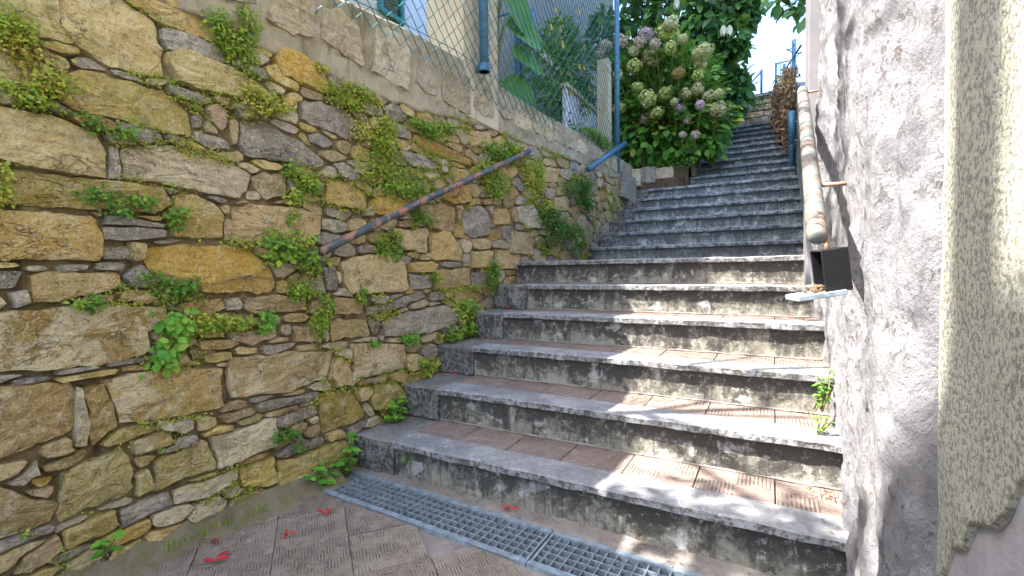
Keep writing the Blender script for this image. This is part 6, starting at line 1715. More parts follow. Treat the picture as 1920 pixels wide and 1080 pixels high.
KIND = {  # leaf size, density, tint mean, tint sd, depth, template, material, droop
    'yr': (.017, 1.25, .58, .22, .05, T_DIA, 'wall_leaf', -.4), 'yg': (.017, 1.25, .40, .14, .05, T_DIA, 'wall_leaf', -.5), 'yo': (.015, 1.2, .50, .12, .03, T_DIA, 'wall_leaf', -.4),
    'g': (.019, 1.0, .24, .14, .05, T_DIA, 'wall_leaf', -.5), 'gb': (.027, 1.1, .22, .16, .07, T_BROAD, 'wall_leaf', -.5), 'gl': (.036, 1.2, .45, .2, .06, T_BROAD, 'herb_leaf', -.5),
    'gf': (.020, 1.1, .55, .15, .05, T_DIA, 'herb_leaf', -.7), 'm': (.010, 1.2, .46, .15, .015, T_DIA, 'wall_leaf', -.3), 'd': (.021, 1.0, .10, .08, .06, T_DIA, 'wall_leaf', -.4)}
for (py, pz, ry, rz, kd, lab) in WALL_PLANTS:
    ls, den, tm, ts, dep, tmpl, mk, droop = KIND[kd]
    far = np.interp(py, [.5, 1.5, 3, 5], [.8, 1.0, 1.25, 1.5]); ls = ls * far
    wp = empty('wall_plant', lab, 'wall plant', 'plants growing out of the joints of the stone wall')
    n = int(np.clip(den * 2.9 * math.pi * ry * rz / (ls * ls * .42), 24, 1500))
    # a handful of sub clumps so that the outline is uneven
    nc = max(3, int(4 + 14 * ry))
    cen = np.stack([RNG.uniform(-.75, .75, nc) * ry, RNG.uniform(-.75, .75, nc) * rz], 1)
    ci = RNG.integers(0, nc, n)
    off = RNG.normal(0, 1, (n, 2)) * np.array([ry, rz]) * (.26 if kd != 'm' else .5)
    yz = cen[ci] + off
    hang = kd in ('g', 'yg', 'gb')
    yy_ = py + yz[:, 0]; zz_ = pz + yz[:, 1]
    wx = np.array([wall_x(v) for v in yy_])
    core = np.exp(-((off[:, 0] / ry) ** 2 + (off[:, 1] / rz) ** 2) * 3)
    xx_ = wx + .004 + dep * RNG.uniform(0, 1, n) ** 1.2 * (.35 + .65 * core)
    P = np.stack([xx_, yy_, zz_], 1)
    ry, rz = ry * 1.18, rz * 1.18
    D = rnd_dirs(n, (.5, 0, droop), .65); N = rnd_dirs(n, (.9, -.15, .7), .35)
    L = ls * RNG.uniform(.6, 1.3, n); W = L * (.62 if tmpl is T_DIA else .72)
    tint = np.clip(tm + RNG.normal(0, ts * .5, n) + np.where(RNG.uniform(size=nc)[ci] > .7, ts, 0) - .08, 0, .95)
    if kd in ('gl', 'gb'):
        k_ = min(n, 110)
        leaf_parts('leaf', P[:k_], D[:k_], N[:k_], L[:k_], W[:k_], tmpl, MAT[mk], wp, tint[:k_])
        if n > k_: leaf_cloud('small_leaves', P[k_:], D[k_:], N[k_:], L[k_:] * .8, W[k_:] * .8, tmpl, tint[k_:], MAT[mk], wp)
    else:
        leaf_cloud('leaves', P, D, N, L, W, tmpl, tint, MAT[mk], wp)
    bm = bmesh.new()
    for s in range(min(26, 4 + n // 30)):
        e = P[RNG.integers(0, n)]; c0 = cen[RNG.integers(0, nc)]
        r0 = Vector((wall_x(py) - .02, py + c0[0] * .8, pz + c0[1] * .8 + rz * .2))
        mid = (r0 + Vector(e)) / 2 + Vector((.02, 0, .012))
        bm_tube(bm, [r0, mid, Vector(e)], [.0016, .0012, .0008], 4, False)
    bm_obj('stems', bm, MAT['stem'], wp)['kind'] = 'stuff'
    settle(wp, (wall_x(py), py, pz))

def joint_moss():
    P = []
    for line in STONES.strip().split('\n'):
        poly = [tuple(int(a) / 1000 for a in p.split(',')) for p in line[1:].split()]
        for i in range(len(poly)):
            (y0, z0), (y1, z1) = poly[i], poly[(i + 1) % len(poly)]
            ln = math.hypot(y1 - y0, z1 - z0)
            if abs(z1 - z0) > ln * .75: continue
            for k in range(int(ln * 130) + 1):
                t = random.random(); y = y0 + (y1 - y0) * t; z = z0 + (z1 - z0) * t
                m = mn.noise(Vector((y * 3.1, z * 4.3, 5.))) + .35 * mn.noise(Vector((y * 13, z * 13, 2.)))
                if m > .16 + .1 * random.random() and y > .3:
                    for q in range(3):
                        P.append((wall_x(y) + random.uniform(-.004, .016), y + random.gauss(0, .010), z + random.gauss(0, .006)))
    P = np.array(P); n = len(P)
    L = RNG.uniform(.005, .014, n) * np.interp(P[:, 1], [.4, 1.5, 4], [.8, 1.1, 1.7])
    o = leaf_cloud('moss', P, rnd_dirs(n, (.7, 0, .1), .7), rnd_dirs(n, (.7, 0, .8), .4), L, L * .7, T_DIA, np.clip(RNG.normal(.42, .16, n), 0, .9), MAT['wall_leaf'], None)
    tag(o, 'moss and tiny creeping greenery along the joints of the stone wall', 'moss', kind='stuff')
joint_moss()
def herb(label, base, hts, spread, leafL, n_lv, group='leafy herbs at the foot of the stone wall'):
    """nettle-like herb: upright stems with opposite broad leaves"""
    hb = empty('herb_plant', label, 'plant', group)
    Ps, Ds, Ns, Ls = [], [], [], []
    for i, h_ in enumerate(hts):
        a = random.uniform(0, 6.28)
        top = Vector((base[0] + math.cos(a) * spread * random.uniform(.2, 1) + .02, base[1] + math.sin(a) * spread * random.uniform(.2, 1), base[2] + h_))
        b0 = Vector(base) + Vector((random.uniform(-.012, .012), random.uniform(-.02, .02), -.01))
        tube_obj('stem', [b0, (b0 + top) / 2 + Vector((.008, 0, .01)), top], [.0032, .0026, .0016], MAT['greenstem'], hb, 6)
        for l in range(n_lv):
            t = .35 + .65 * l / max(1, n_lv - 1)
            p = b0.lerp(top, t)
            for s in range(2 if l < n_lv - 1 else 4):
                an = l * 1.57 + s * (math.pi if l < n_lv - 1 else math.pi / 2) + a
                Ps.append((p.x, p.y, p.z)); Ds.append((math.cos(an), math.sin(an), random.uniform(-.25, .25))); Ns.append((random.gauss(.25, .15), random.gauss(-.1, .15), 1)); Ls.append(leafL * random.uniform(.6, 1.1) * (1.1 - .35 * t))
    Ls = np.array(Ls)
    leaf_parts('leaf', np.array(Ps), np.array(Ds), np.array(Ns), Ls, Ls * .66, T_BROAD, MAT['herb_leaf'], hb, RNG.uniform(.1, .6, len(Ps)))
    settle(hb, base)
herb('broad leaved green herb growing over the left end of the drain grating', (-1.66, 1.33, 0), (.07, .085, .10, .06, .09, .075), .075, .062, 3)
herb('taller green herb standing in the corner between wall and first step', (-1.66, 1.455, 0), (.16, .19, .13), .045, .060, 3)
herb('bushy low green herb at the wall on the first step', (-1.645, 1.76, .165), (.08, .10, .09, .07, .11, .06, .08, .095), .085, .048, 3)
herb('tiny seedling on the dark front of the first step', (-1.41, 1.555, .07), (.03, .04), .02, .024, 2, 'small seedlings on the step fronts')
herb('small seedling left of centre on the landing step\'s front', (-1.30, 3.17, .875), (.05, .04), .03, .035, 2, 'small seedlings on the step fronts')
herb('second small seedling just right of it on the landing step\'s front', (-1.16, 3.17, .885), (.04, .05), .03, .03, 2, 'small seedlings on the step fronts')
herb('bright seedling at the photo\'s lower left corner by the wall foot', (-1.69, .60, .10), (.05, .04, .06), .04, .04, 2)
herb('light green weed growing from the right wall beside the third step', (.155, 2.03, .40), (.11, .14, .09, .07, .12), .035, .032, 4, 'weeds along the right wall')
herb('low tuft at the foot of the right wall on the second step', (.15, 1.95, .335), (.05, .06, .04), .03, .022, 3, 'weeds along the right wall')

# blades of grass and litter along the wall foot
def tufts():
    P, D = [], []
    for c in ((-1.66, .75, .03), (-1.665, .83, .03), (-1.66, .90, .03), (-1.655, 1.02, .02)):
        for i in range(9):
            P.append((c[0] + random.gauss(0, .012), c[1] + random.gauss(0, .022), c[2])); D.append((random.gauss(.25, .4), random.gauss(0, .4), 1))
    P = np.array(P); n = len(P)
    o = leaf_cloud('grass', P, np.array(D), rnd_dirs(n, (1, 0, .2), .4), RNG.uniform(.02, .05, n), .004, T_DIA, RNG.uniform(.2, .5, n), MAT['wall_leaf'], None)
    tag(o, 'short grass tufts along the mossy foot of the stone wall', 'grass', kind='stuff')
tufts()
def litter():
    n = 1500
    P = np.zeros((n, 3)); kk = RNG.integers(-1, 8, n)
    for i in range(n):
        k = kk[i]
        if k == -1:
            x = random.uniform(-1.7, .15); P[i] = (x, gy(x, random.uniform(.0, .215)), .006)
        elif k == 0:
            x = random.uniform(-1.7, .15); P[i] = (x, gy(x, .225) + random.uniform(0, .08), .012)
        elif k == 7:
            P[i] = (random.uniform(-1.6, .1), random.uniform(.55, 1.22), .004)
        else:
            back = random.random() < .6
            y = step_y(k) + (random.uniform(.27, .345) if back else random.uniform(.03, .3))
            P[i] = (random.choice((random.uniform(-1.66, .18), random.gauss(.14, .03), random.gauss(-1.6, .05))), y, step_z(k) + .003)
    o = leaf_cloud('leaf_litter', P, RNG.normal(0, 1, (n, 3)) * (1, 1, .25), rnd_dirs(n, (0, 0, 1), .35), RNG.uniform(.003, .013, n), RNG.uniform(.002, .007, n), T_DIA, RNG.uniform(0, .9, n), MAT['dry_leaf'], None)
    tag(o, 'dry crumbs of leaf and grit scattered in the corners of the steps', 'litter', kind='stuff')
litter()

# red fallen petals / leaves
def red(x, y, z, rot, s, lab):
    r_ = empty('fallen_leaf', lab, 'fallen leaf', 'red fallen leaves')
    n = random.randint(3, 4)
    Ps = np.array([(x + random.uniform(-.2, .2) * s, y + random.uniform(-.2, .2) * s, z + .006 + random.uniform(0, .004)) for i in range(n)])
    an = np.array([rot + a + random.uniform(-.3, .3) for a in (0, 2.9, 1.0, 4.2)[:n]])
    Ds = np.stack([np.cos(an), np.sin(an), RNG.uniform(.0, .35, n)], 1)
    Ns = rnd_dirs(n, (0, 0, 1), .35)
    leaf_parts('lobe', Ps, Ds, Ns, s * RNG.uniform(.7, 1.15, n), s * RNG.uniform(.3, .45, n), T_BROAD, MAT['red_petal'], r_, RNG.uniform(0, .7, n))
    settle(r_, (x, y, z))
red(-1.466, 1.165, .003, .4, .042, 'red fallen leaf on the paving nearest the drain grating')
red(-1.456, 1.010, .003, 2.6, .030, 'dark crimson fallen leaf on the paving between two longer ones')
red(-1.655, .866, .003, .5, .040, 'orange red pointed fallen leaf on the paving beside the mossy wall foot')
red(-1.531, .812, .003, .5, .050, 'largest red fallen leaf with a brown tip, lowest on the paving')
red(-.856, 1.522, .010, .2, .036, 'red fallen leaf on the strip between drain grating and first step')
red(-1.63, 2.16, .330, .3, .028, 'red fallen leaf at the wall end of the second step')
red(-1.55, 2.13, .330, 1.0, .030, 'red fallen leaf right of its neighbour at the back of the second step')
red(-1.53, 2.42, .495, .1, .022, 'small red fallen leaf on the cement end of the third step')
red(-1.58, 2.78, .660, .1, .034, 'red fallen leaf against the wall on the fourth step')
red(.165, 1.80, .170, .6, .030, 'red brown fallen leaf in the back corner of the first step at the right wall')
red(.09, 2.80, .662, .6, .030, 'faded red fallen leaf at the right end of the fourth step')
# dry twigs in the tray
def roots(lab, y, z, n, ln):
    r_ = empty('dry_roots', lab, 'roots', 'dry roots hanging on the stone wall')
    for i in range(n):
        a = random.gauss(0, .8); p = Vector((wall_x(y) + .012, y + random.gauss(0, .02), z)); pts = [p]
        for k in range(5):
            a += random.gauss(0, .35)
            p = p + Vector((random.gauss(.002, .005), math.sin(a) * ln / 5, -abs(math.cos(a)) * ln / 7)); pts.append(p.copy())
        tube_obj('root', pts, [.0022, .002, .0017, .0014, .001, .0006], MAT['stem'], r_, 4)
    settle(r_, (wall_x(y), y, z))
roots('dry brown roots spread under the right end of the middle orange stone', 1.06, .905, 9, .16)
roots('pale dry roots over the cracked grey stone low on the wall', 1.235, .375, 9, .14)
roots('withered red brown roots on the big tan stone at the upper left', .575, 1.25, 8, .09)
roots('dry roots splayed at the right end of the big slate stone', 1.36, 1.34, 8, .12)
def nest():
    n = 60
    base = BM @ Vector((-.045, 0, -hh + .004))
    P = np.array([(base.x + random.gauss(0, .016), base.y + random.gauss(0, .012), base.z + abs(random.gauss(0, .007))) for i in range(n)])
    o = leaf_cloud('dry_leaves', P, RNG.normal(0, 1, (n, 3)) * (1, 1, .4), rnd_dirs(n, (0, 0, 1), .6), RNG.uniform(.008, .02, n), RNG.uniform(.002, .007, n), T_DIA, RNG.uniform(.2, .9, n), MAT['dry_leaf'], None)
    tag(o, 'dry brown leaves lying in the bluish tray under the black box', 'dry leaves', kind='stuff')
nest()

# ------------------------------------------------------------------ fence on the wall
fx = -1.655     # mesh hangs on the outer face
fence = empty('chain_link_fence', 'blue green chain link fence on top of the stone wall with round blue posts', 'fence')
def zig(bm, p, q, up, z0a, z0b, z1, cell=.098, rad=.003, seg=3):
    """diamond mesh between two uprights; wires zigzag upward"""
    L = (Vector(q) - Vector(p)).length
    n = int(L / (cell * .5))
    ax = (Vector(q) - Vector(p)).normalized()
    nrm = ax.cross(Vector((0, 0, 1)))
    for i in range(n):
        base = (i + .5) * cell * .5
        pts = []
        zlo = z0a + (z0b - z0a) * i / n
        zlo = round(zlo / (cell * .5)) * cell * .5
        m = int((z1 - zlo) / (cell * .5)) + 1
        for k in range(m):
            z = zlo + k * cell * .5
            kk = int(round(z / (cell * .5)))
            s = 1 if (kk + i) % 2 else -1
            if i % 2 == 0 and False: s = -s
            w = .006 * math.sin(z * 3.1 + base * 2) + .010 * math.sin(base * 1.7 + z)
            pts.append(Vector(p) + ax * (base + s * cell * .25) + nrm * (w + s * .0018 * (1 if i % 2 else -1)) + Vector((0, 0, z - p[2])))
        if len(pts) > 1:
            bm_tube(bm, pts, rad, seg, False)
bm = bmesh.new()
zig(bm, (fx, 1.15, 0), (fx, 5.53, 0), None, 2.04, 2.14, 4.3)
bm_obj('wire_mesh', bm, MAT['wire'], fence)
bm = bmesh.new()
zig(bm, (fx - .02, 5.56, 0), (-3.2, 5.75, 0), None, 2.20, 2.20, 4.3)
bm_obj('wire_mesh', bm, MAT['wire'], fence)
bm = bmesh.new()
bm_tube(bm, [(fx + .004, y, band_top(y) - .012 + .004 * math.sin(y * 9)) for y in np.linspace(1.0, 5.5, 40)], .0022, 5)
for z in (3.2, 4.28): bm_tube(bm, [(fx + .004, 1.15, z), (fx + .004, 5.5, z + .01)], .002, 5)
bm_obj('tension_wire', bm, MAT['wire'], fence)
for (px_, py_, z0, z1) in ((-1.625, 2.60, 2.20, 4.35), (-1.615, 5.55, 2.08, 4.4)):
    tube_obj('post', [(px_, py_, z0), (px_, py_, z1)], .030, MAT['blue'], fence, 16)
bm = bmesh.new(); bm_tube(bm, [(-1.625, 2.60, 2.20), (-1.625, 2.60, 2.245)], .040, 16); bm_box(bm, -1.72, -1.60, 2.585, 2.615, 2.205, 2.24, .004)
bm_obj('post_clamp', bm, MAT['blue'], fence)
tube_obj('hook', [(-1.655, 1.36, 2.02), (-1.63, 1.35, 2.01), (-1.635, 1.335, 1.995), (-1.66, 1.345, 1.99)], .005, MAT['galv'], fence, 8)

pl = empty('concrete_pillar', 'cream cement pillar standing in the wall behind the blue fence post', 'pillar')
bm = bmesh.new(); bm_box(bm, -1.98, -1.686, 2.46, 2.885, 1.90, 4.6, .008)
bm_obj('shaft', bm, MAT['pillar'], pl); settle(pl, (-1.83, 2.67, 1.93))
pl = empty('concrete_pillar', 'narrow cream cement pillar by the fence corner behind the mesh', 'pillar')
bm = bmesh.new(); bm_box(bm, -1.80, -1.665, 5.36, 5.50, 2.05, 3.38, .008)
bm_obj('shaft', bm, MAT['pillar'], pl); settle(pl, (-1.8, 5.3, 2.05))
ip = empty('iron_post', 'blue square post inside the garden behind the large green leaves', 'post')
bm = bmesh.new(); bm_box(bm, -2.33, -2.27, 4.32, 4.38, 2.1, 3.55, .004); bm_box(bm, -2.36, -2.24, 4.29, 4.41, 2.1, 2.62, .004)
bm_obj('shaft', bm, MAT['blue'], ip); settle(ip, (-2.3, 4.35, 2.1))
gp = empty('garden_screen', 'white sheet panel behind the flowering shrub at the fence corner', 'panel')
box_obj('sheet', -2.14, -2.10, 5.13, 6.4, 2.12, 3.05, MAT['housewhite'], gp); box_obj('cap', -2.17, -2.07, 5.12, 6.42, 3.052, 3.10, MAT['pillar'], gp)

# ------------------------------------------------------------------ houses behind
hs = empty('house', 'cream house with teal shutters behind the chain link fence', 'house')
hx = -3.55
H0, H1, HT = .85, 5.75, 9.2
# facade with a window opening y 3.95..4.75
W0, W1, WZ0, WZ1 = 4.0, 5.02, 3.10, 5.0
for (a, b, z0, z1) in ((H0, W0, 2.1, HT), (W0, W1, 2.1, WZ0), (W0, W1, WZ1, HT), (W1, H1, 2.1, HT)):
    box_obj('wall', hx - .35, hx - (.0 if a == H0 else .002), a, b, z0, z1, MAT['house'], hs)
box_obj('wall', -9.5, hx - .36, H0, H1, 2.1, HT - .01, MAT['house'], hs)
w = box_obj('window', hx - .10, hx - .06, W0, W1, WZ0, WZ1, MAT['housewhite'], hs)
box_obj('sill', hx - .055, hx + .06, W0 - .05, W1 + .05, WZ0 - .05, WZ0 - .003, MAT['pillar'], w)
def shutter(y0, y1, z0, z1):
    s = empty('shutter', parent=hs)
    fr = .05
    box_obj('frame', hx + .005, hx + .05, y0, y0 + fr, z0, z1, MAT['teal'], s)
    box_obj('frame', hx + .005, hx + .05, y1 - fr, y1, z0, z1, MAT['teal'], s)
    for z in (z0, (z0 + z1) / 2, z1 - fr): box_obj('rail', hx + .006, hx + .049, y0 + fr, y1 - fr, z, z + fr, MAT['teal'], s)
    z = z0 + fr + .01
    sl = None
    while z < z1 - fr - .02:
        if not ((z0 + z1) / 2 - .02 < z < (z0 + z1) / 2 + fr):
            bm = bmesh.new(); bm_box(bm, -.018, .018, y0 + fr, y1 - fr, -.003, .003)
            bm.transform(Matrix.Translation((hx + .026, 0, z)) @ Matrix.Rotation(math.radians(35), 4, 'Y'))
            bm_obj('slat', bm, MAT['teal'], s)
        z += .042
shutter(3.62, 3.985, 3.60, 5.0)
bm = bmesh.new(); bm_box(bm, -9.8, hx + .5, H0 - .3, H1 + .4, HT, HT + .12, .01)
bm_obj('roof', bm, MAT['roof'], hs)
# outside stair flank and cellar wall right of it, grey in the photo
gh = empty('garage', 'grey rendered outbuilding behind the flowering shrub', 'outbuilding')
box_obj('wall', -6.6, -3.1, 5.90, 10.4, 2.1, 9.4, MAT['grey_house'], gh)  # height raised out of view to shade the far retaining wall
box_obj('string_course', -3.10, -3.04, 5.88, 10.42, 4.15, 4.25, MAT['pillar'], gh)
box_obj('roof', -6.8, -2.9, 5.86, 10.6, 9.402, 9.55, MAT['roof'], gh)
# rail of the garden steps
sr = empty('garden_rail', 'blue sloping garden stair rail seen through the chain link fence', 'handrail')
tube_obj('post', [(-2.75, 5.15, 2.1), (-2.75, 5.15, 4.2)], .03, MAT['blue'], sr, 10)
tube_obj('post', [(-2.72, 5.55, 2.1), (-2.72, 5.55, 4.3)], .03, MAT['blue'], sr, 10)
tube_obj('rail', [(-2.73, 5.3, 4.15), (-2.2, 6.4, 3.3)], .02, MAT['gate'], sr, 8)
tube_obj('rail', [(-2.9, 4.2, 3.55), (-2.75, 5.15, 4.1)], .02, MAT['gate'], sr, 8)

# unseen house added behind the camera to shade the near ground
nh = empty('added_shade_house', 'unseen cream house added left of the lane to shade the near ground', 'house')
NT = 6.80
box_obj('wall', -10, -3.6, -9.5, -1.80, -.02, NT, MAT['house'], nh)
bm = bmesh.new(); bm_box(bm, -10.2, -3.5, -9.7, -1.75, NT + .002, NT + .12, .01); bm_obj('roof', bm, MAT['roof'], nh)
box_obj('added_chimney', -3.92, -3.82, -2.12, -1.98, NT + .12, NT + 2.6, MAT['house'], nh)  # thin shaft added to cast the shadow band on the stucco
for yw in (-8.5, -6.5, -4.5):
    wf = box_obj('window', -3.598, -3.575, yw, yw + 1.0, 1.2, 2.7, MAT['teal'], nh); box_obj('sill', -3.572, -3.50, yw - .05, yw + 1.05, 1.13, 1.195, MAT['pillar'], nh)

# unseen slender tree added beside the houses to dapple the lower steps
st_ = empty('tree', 'unseen slender tree added on the terrace to dapple the lower steps', 'tree')
tube_obj('trunk', [(-2.55, .50, 2.05), (-2.52, .46, 3.0), (-2.50, .42, 4.3), (-2.5, .40, 5.2)], [.035, .032, .026, .014], MAT['bark'], st_, 8)
for e in ((-2.45, -.30, 4.5), (-2.6, .9, 4.9), (-2.4, .1, 5.3), (-2.3, -.5, 4.1)):
    tube_obj('limb', [(-2.51, .44, 3.6), ((-2.5 + e[0]) / 2, (.44 + e[1]) / 2, (3.6 + e[2]) / 2 + .1), e], [.018, .013, .006], MAT['bark'], st_, 6)
P = np.concatenate([ell(120, c, r, .3) for c, r in (((-2.45, -.33, 4.2), (.25, .2, .15)), ((-2.45, -.60, 4.08), (.22, .14, .13)), ((-2.45, -.1, 3.9), (.22, .2, .25)), ((-2.45, -.4, 3.72), (.22, .24, .3)), ((-2.45, -.1, 3.45), (.2, .25, .2)), ((-2.45, -.75, 3.7), (.2, .2, .3)), ((-2.5, .75, 5.3), (.35, .35, .25)), ((-2.4, .1, 5.5), (.3, .3, .2)))]); n = len(P)
leaf_cloud('crown', P, rnd_dirs(n, (0, 0, -.5), .7), rnd_dirs(n, (0, 0, .8), .5), RNG.uniform(.06, .11, n), RNG.uniform(.035, .06, n), T_BROAD, np.clip(RNG.normal(.4, .2, n), 0, .9), MAT['tree_leaf'], st_)
settle(st_, (-2.55, .5, 2.05))

# ------------------------------------------------------------------ plants behind the fence
bp = empty('large_leaf_plant', 'plant with a few large bright green leaves behind the fence by the pillar', 'plant')
bpts = [((-2.25, 3.92, 3.60), (.15, .5, -.35)), ((-2.25, 3.98, 3.28), (.25, .75, .02)), ((-2.2, 4.0, 3.0), (.2, .8, .05)), ((-2.3, 3.9, 3.45), (.2, -.5, .3)), ((-2.3, 4.1, 3.75), (.3, .5, .4)), ((-2.3, 3.95, 2.75), (.3, .7, -.25)), ((-2.4, 4.25, 3.5), (.2, .5, .0))]
P = np.array([b[0] for b in bpts]); D = np.array([b[1] for b in bpts])
leaf_parts('leaf', P, D, rnd_dirs(len(P), (.75, -.55, .35), .10), .56, .44, T_BROAD, MAT['big_leaf'], bp, .4)
for b in bpts: tube_obj('stem', [(-2.45, 4.0, 2.1), ((-2.42 + b[0][0]) / 2, (4.0 + b[0][1]) / 2, b[0][2] - .3), b[0]], [.018, .013, .008], MAT['greenstem'], bp, 6)
settle(bp, (-2.45, 4.0, 2.1))

fb = empty('flowering_shrub', 'dark green shrub with small yellow flowers behind the chain link fence', 'shrub')
clumps = [((-2.35, 5.2, 3.35), (.32, .55, .32)), ((-2.3, 5.65, 3.05), (.3, .5, .35)), ((-2.35, 5.0, 2.85), (.28, .4, .35)), ((-2.3, 5.9, 3.6), (.25, .4, .35)), ((-2.3, 5.5, 3.8), (.25, .4, .25)), ((-2.3, 6.3, 3.35), (.2, .3, .3)), ((-2.2, 5.4, 2.5), (.2, .5, .25))]
P = np.concatenate([ell(420, c, r, .3) for c, r in clumps]); n = len(P)
leaf_cloud('foliage', P, rnd_dirs(n, (.5, -.2, -.3), .7), rnd_dirs(n, (.6, -.3, .7), .45), RNG.uniform(.05, .095, n), RNG.uniform(.028, .05, n), T_DIA, np.clip(RNG.normal(.30, .2, n), 0, .9), MAT['hyd_leaf'], fb)
fl = np.concatenate([ell(8, (c[0] + .08, c[1], c[2] + .06), r, .8) for c, r in (clumps[0], clumps[3], clumps[4], clumps[5], clumps[1])])
for p in fl:
    if p[2] < 2.9: continue
    an = np.arange(6) * 1.05
    c0 = np.array(p) + (.06, -.03, .03)
    leaf_cloud('flower', np.repeat(c0[None], 6, 0), np.stack([np.full(6, .5), np.cos(an), np.sin(an)], 1), rnd_dirs(6, (1, -.3, .2), .2), .045, .048, T_DIA, RNG.uniform(0, .8, 6), MAT['yellow_petal'], fb, False)
for i in range(7): tube_obj('stem', [(-2.4 + i * .02, 5.3 + i * .06, 2.1), (-2.35, 5.1 + i * .13, 2.7), (-2.35, 4.95 + i * .17, 3.3)], [.012, .009, .005], MAT['stem'], fb, 6)
settle(fb, (-2.4, 5.4, 2.1))

# ------------------------------------------------------------------ hydrangea
HEADS = [(-1.705, 6.184, 3.853, 0.091, 'pink'), (-2.003, 6.476, 3.993, 0.082, 'pink'), (-1.988, 6.166, 3.752, 0.064, 'pink'), (-1.408, 6.269, 3.906, 0.097, 'lilac'), (-1.164, 6.392, 3.911, 0.152, 'green'), (-1.093, 6.214, 3.943, 0.087, 'cream'), (-0.942, 6.1, 3.662, 0.065, 'cream'), (-1.099, 6.249, 3.649, 0.094, 'green'), (-1.362, 6.37, 3.655, 0.112, 'cream'), (-1.562, 6.278, 3.547, 0.098, 'green'), (-0.72, 6.119, 3.466, 0.115, 'cream'), (-0.774, 6.366, 3.41, 0.087, 'cream'), (-0.992, 6.104, 3.277, 0.072, 'brown'), (-0.781, 6.228, 3.245, 0.085, 'green'), (-1.486, 6.136, 3.222, 0.075, 'green'), (-1.379, 6.198, 3.073, 0.11, 'green'), (-1.177, 6.358, 3.154, 0.09, 'green'), (-0.928, 6.307, 3.091, 0.081, 'cream'), (-0.796, 6.298, 3.122, 0.086, 'cream'), (-0.679, 6.36, 3.028, 0.073, 'cream'), (-0.55, 6.142, 2.961, 0.063, 'cream'), (-0.743, 6.121, 2.864, 0.058, 'lilac'), (-0.562, 6.282, 2.828, 0.097, 'cream'), (-0.49, 6.346, 2.854, 0.059, 'cream'), (-0.999, 6.312, 2.912, 0.068, 'lilac'), (-0.92, 6.341, 2.774, 0.061, 'pink'), (-1.455, 6.444, 2.909, 0.086, 'pink'), (-1.293, 6.331, 2.927, 0.09, 'green'), (-1.785, 6.36, 3.083, 0.087, 'green'), (-1.759, 6.221, 3.457, 0.071, 'cream'), (-0.826, 6.3, 2.57, 0.053, 'pink'), (-0.967, 6.275, 2.584, 0.047, 'pink'), (-1.475, 6.204, 3.8, 0.076, 'pink'), (-1.56, 6.244, 3.727, 0.07, 'cream'), (-1.036, 6.107, 2.944, 0.053, 'cream'), (-1.27, 6.122, 3.691, 0.067, 'pink')]

hy = empty('hydrangea', 'large hydrangea bush with greenish cream and pinkish flower heads beside the stairs', 'shrub')
hcl = [((-1.45, 6.75, 3.3), (.55, .45, .65)), ((-.95, 6.75, 3.0), (.42, .4, .55)), ((-1.2, 6.8, 3.65), (.5, .4, .35)), ((-1.6, 6.7, 2.85), (.35, .35, .4)), ((-.75, 6.7, 2.75), (.28, .35, .4)), ((-1.1, 6.65, 2.6), (.4, .3, .3)), ((-.85, 6.8, 3.4), (.3, .35, .3)), ((-1.85, 6.75, 3.5), (.25, .3, .45))]
hp = np.array([h[:3] for h in HEADS]); hr = np.array([h[3] for h in HEADS])
nh_ = RNG.integers(0, len(hp), 620)
dirs = RNG.normal(0, 1, (620, 3)); dirs[:, 1] = np.abs(dirs[:, 1]) * .6; dirs[:, 2] -= .35; dirs /= np.linalg.norm(dirs, axis=1, keepdims=True)
around = hp[nh_] + dirs * (hr[nh_] * RNG.uniform(1.0, 2.1, 620))[:, None] + np.array((0, .03, -.03))
front = np.stack([RNG.uniform(-1.75, -.55, 420), RNG.uniform(6.22, 6.55, 420), RNG.uniform(2.32, 3.15, 420)], 1)
P = np.concatenate([around, front] + [ell(300, c, r, .45) for c, r in hcl]); n = len(P)
lowfade = np.clip((P[:, 2] - 2.25) / .3 + np.clip(P[:, 0] + 1.2, 0, 1) * 1.2, 0, 1)
keep = RNG.uniform(size=n) < lowfade * .9 + .1
P = P[keep]; n = len(P)
cc = np.array((-1.2, 6.8, 3.0))
out = P - cc; out /= np.linalg.norm(out, axis=1, keepdims=True)
D = out + rnd_dirs(n, (0, -.25, -.35), .4); N = out * .5 + rnd_dirs(n, (.1, -.35, .7), .3)
L = RNG.uniform(.085, .155, n); tint = np.clip(RNG.normal(.34, .17, n), 0, .8)
tint[RNG.uniform(size=n) < .03] = .85
order = np.argsort(P[:, 1] + RNG.normal(0, .05, n))      # nearest leaves become single leaves
P, D, N, L, tint = P[order], D[order], N[order], L[order], tint[order]
k_ = 280
leaf_parts('leaf', P[:k_], D[:k_], N[:k_], L[:k_], L[:k_] * .66, T_BROAD, MAT['hyd_leaf'], hy, tint[:k_])
leaf_cloud('foliage', P[k_:], D[k_:], N[k_:], L[k_:], L[k_:] * .66, T_BROAD, tint[k_:], MAT['hyd_leaf'], hy)
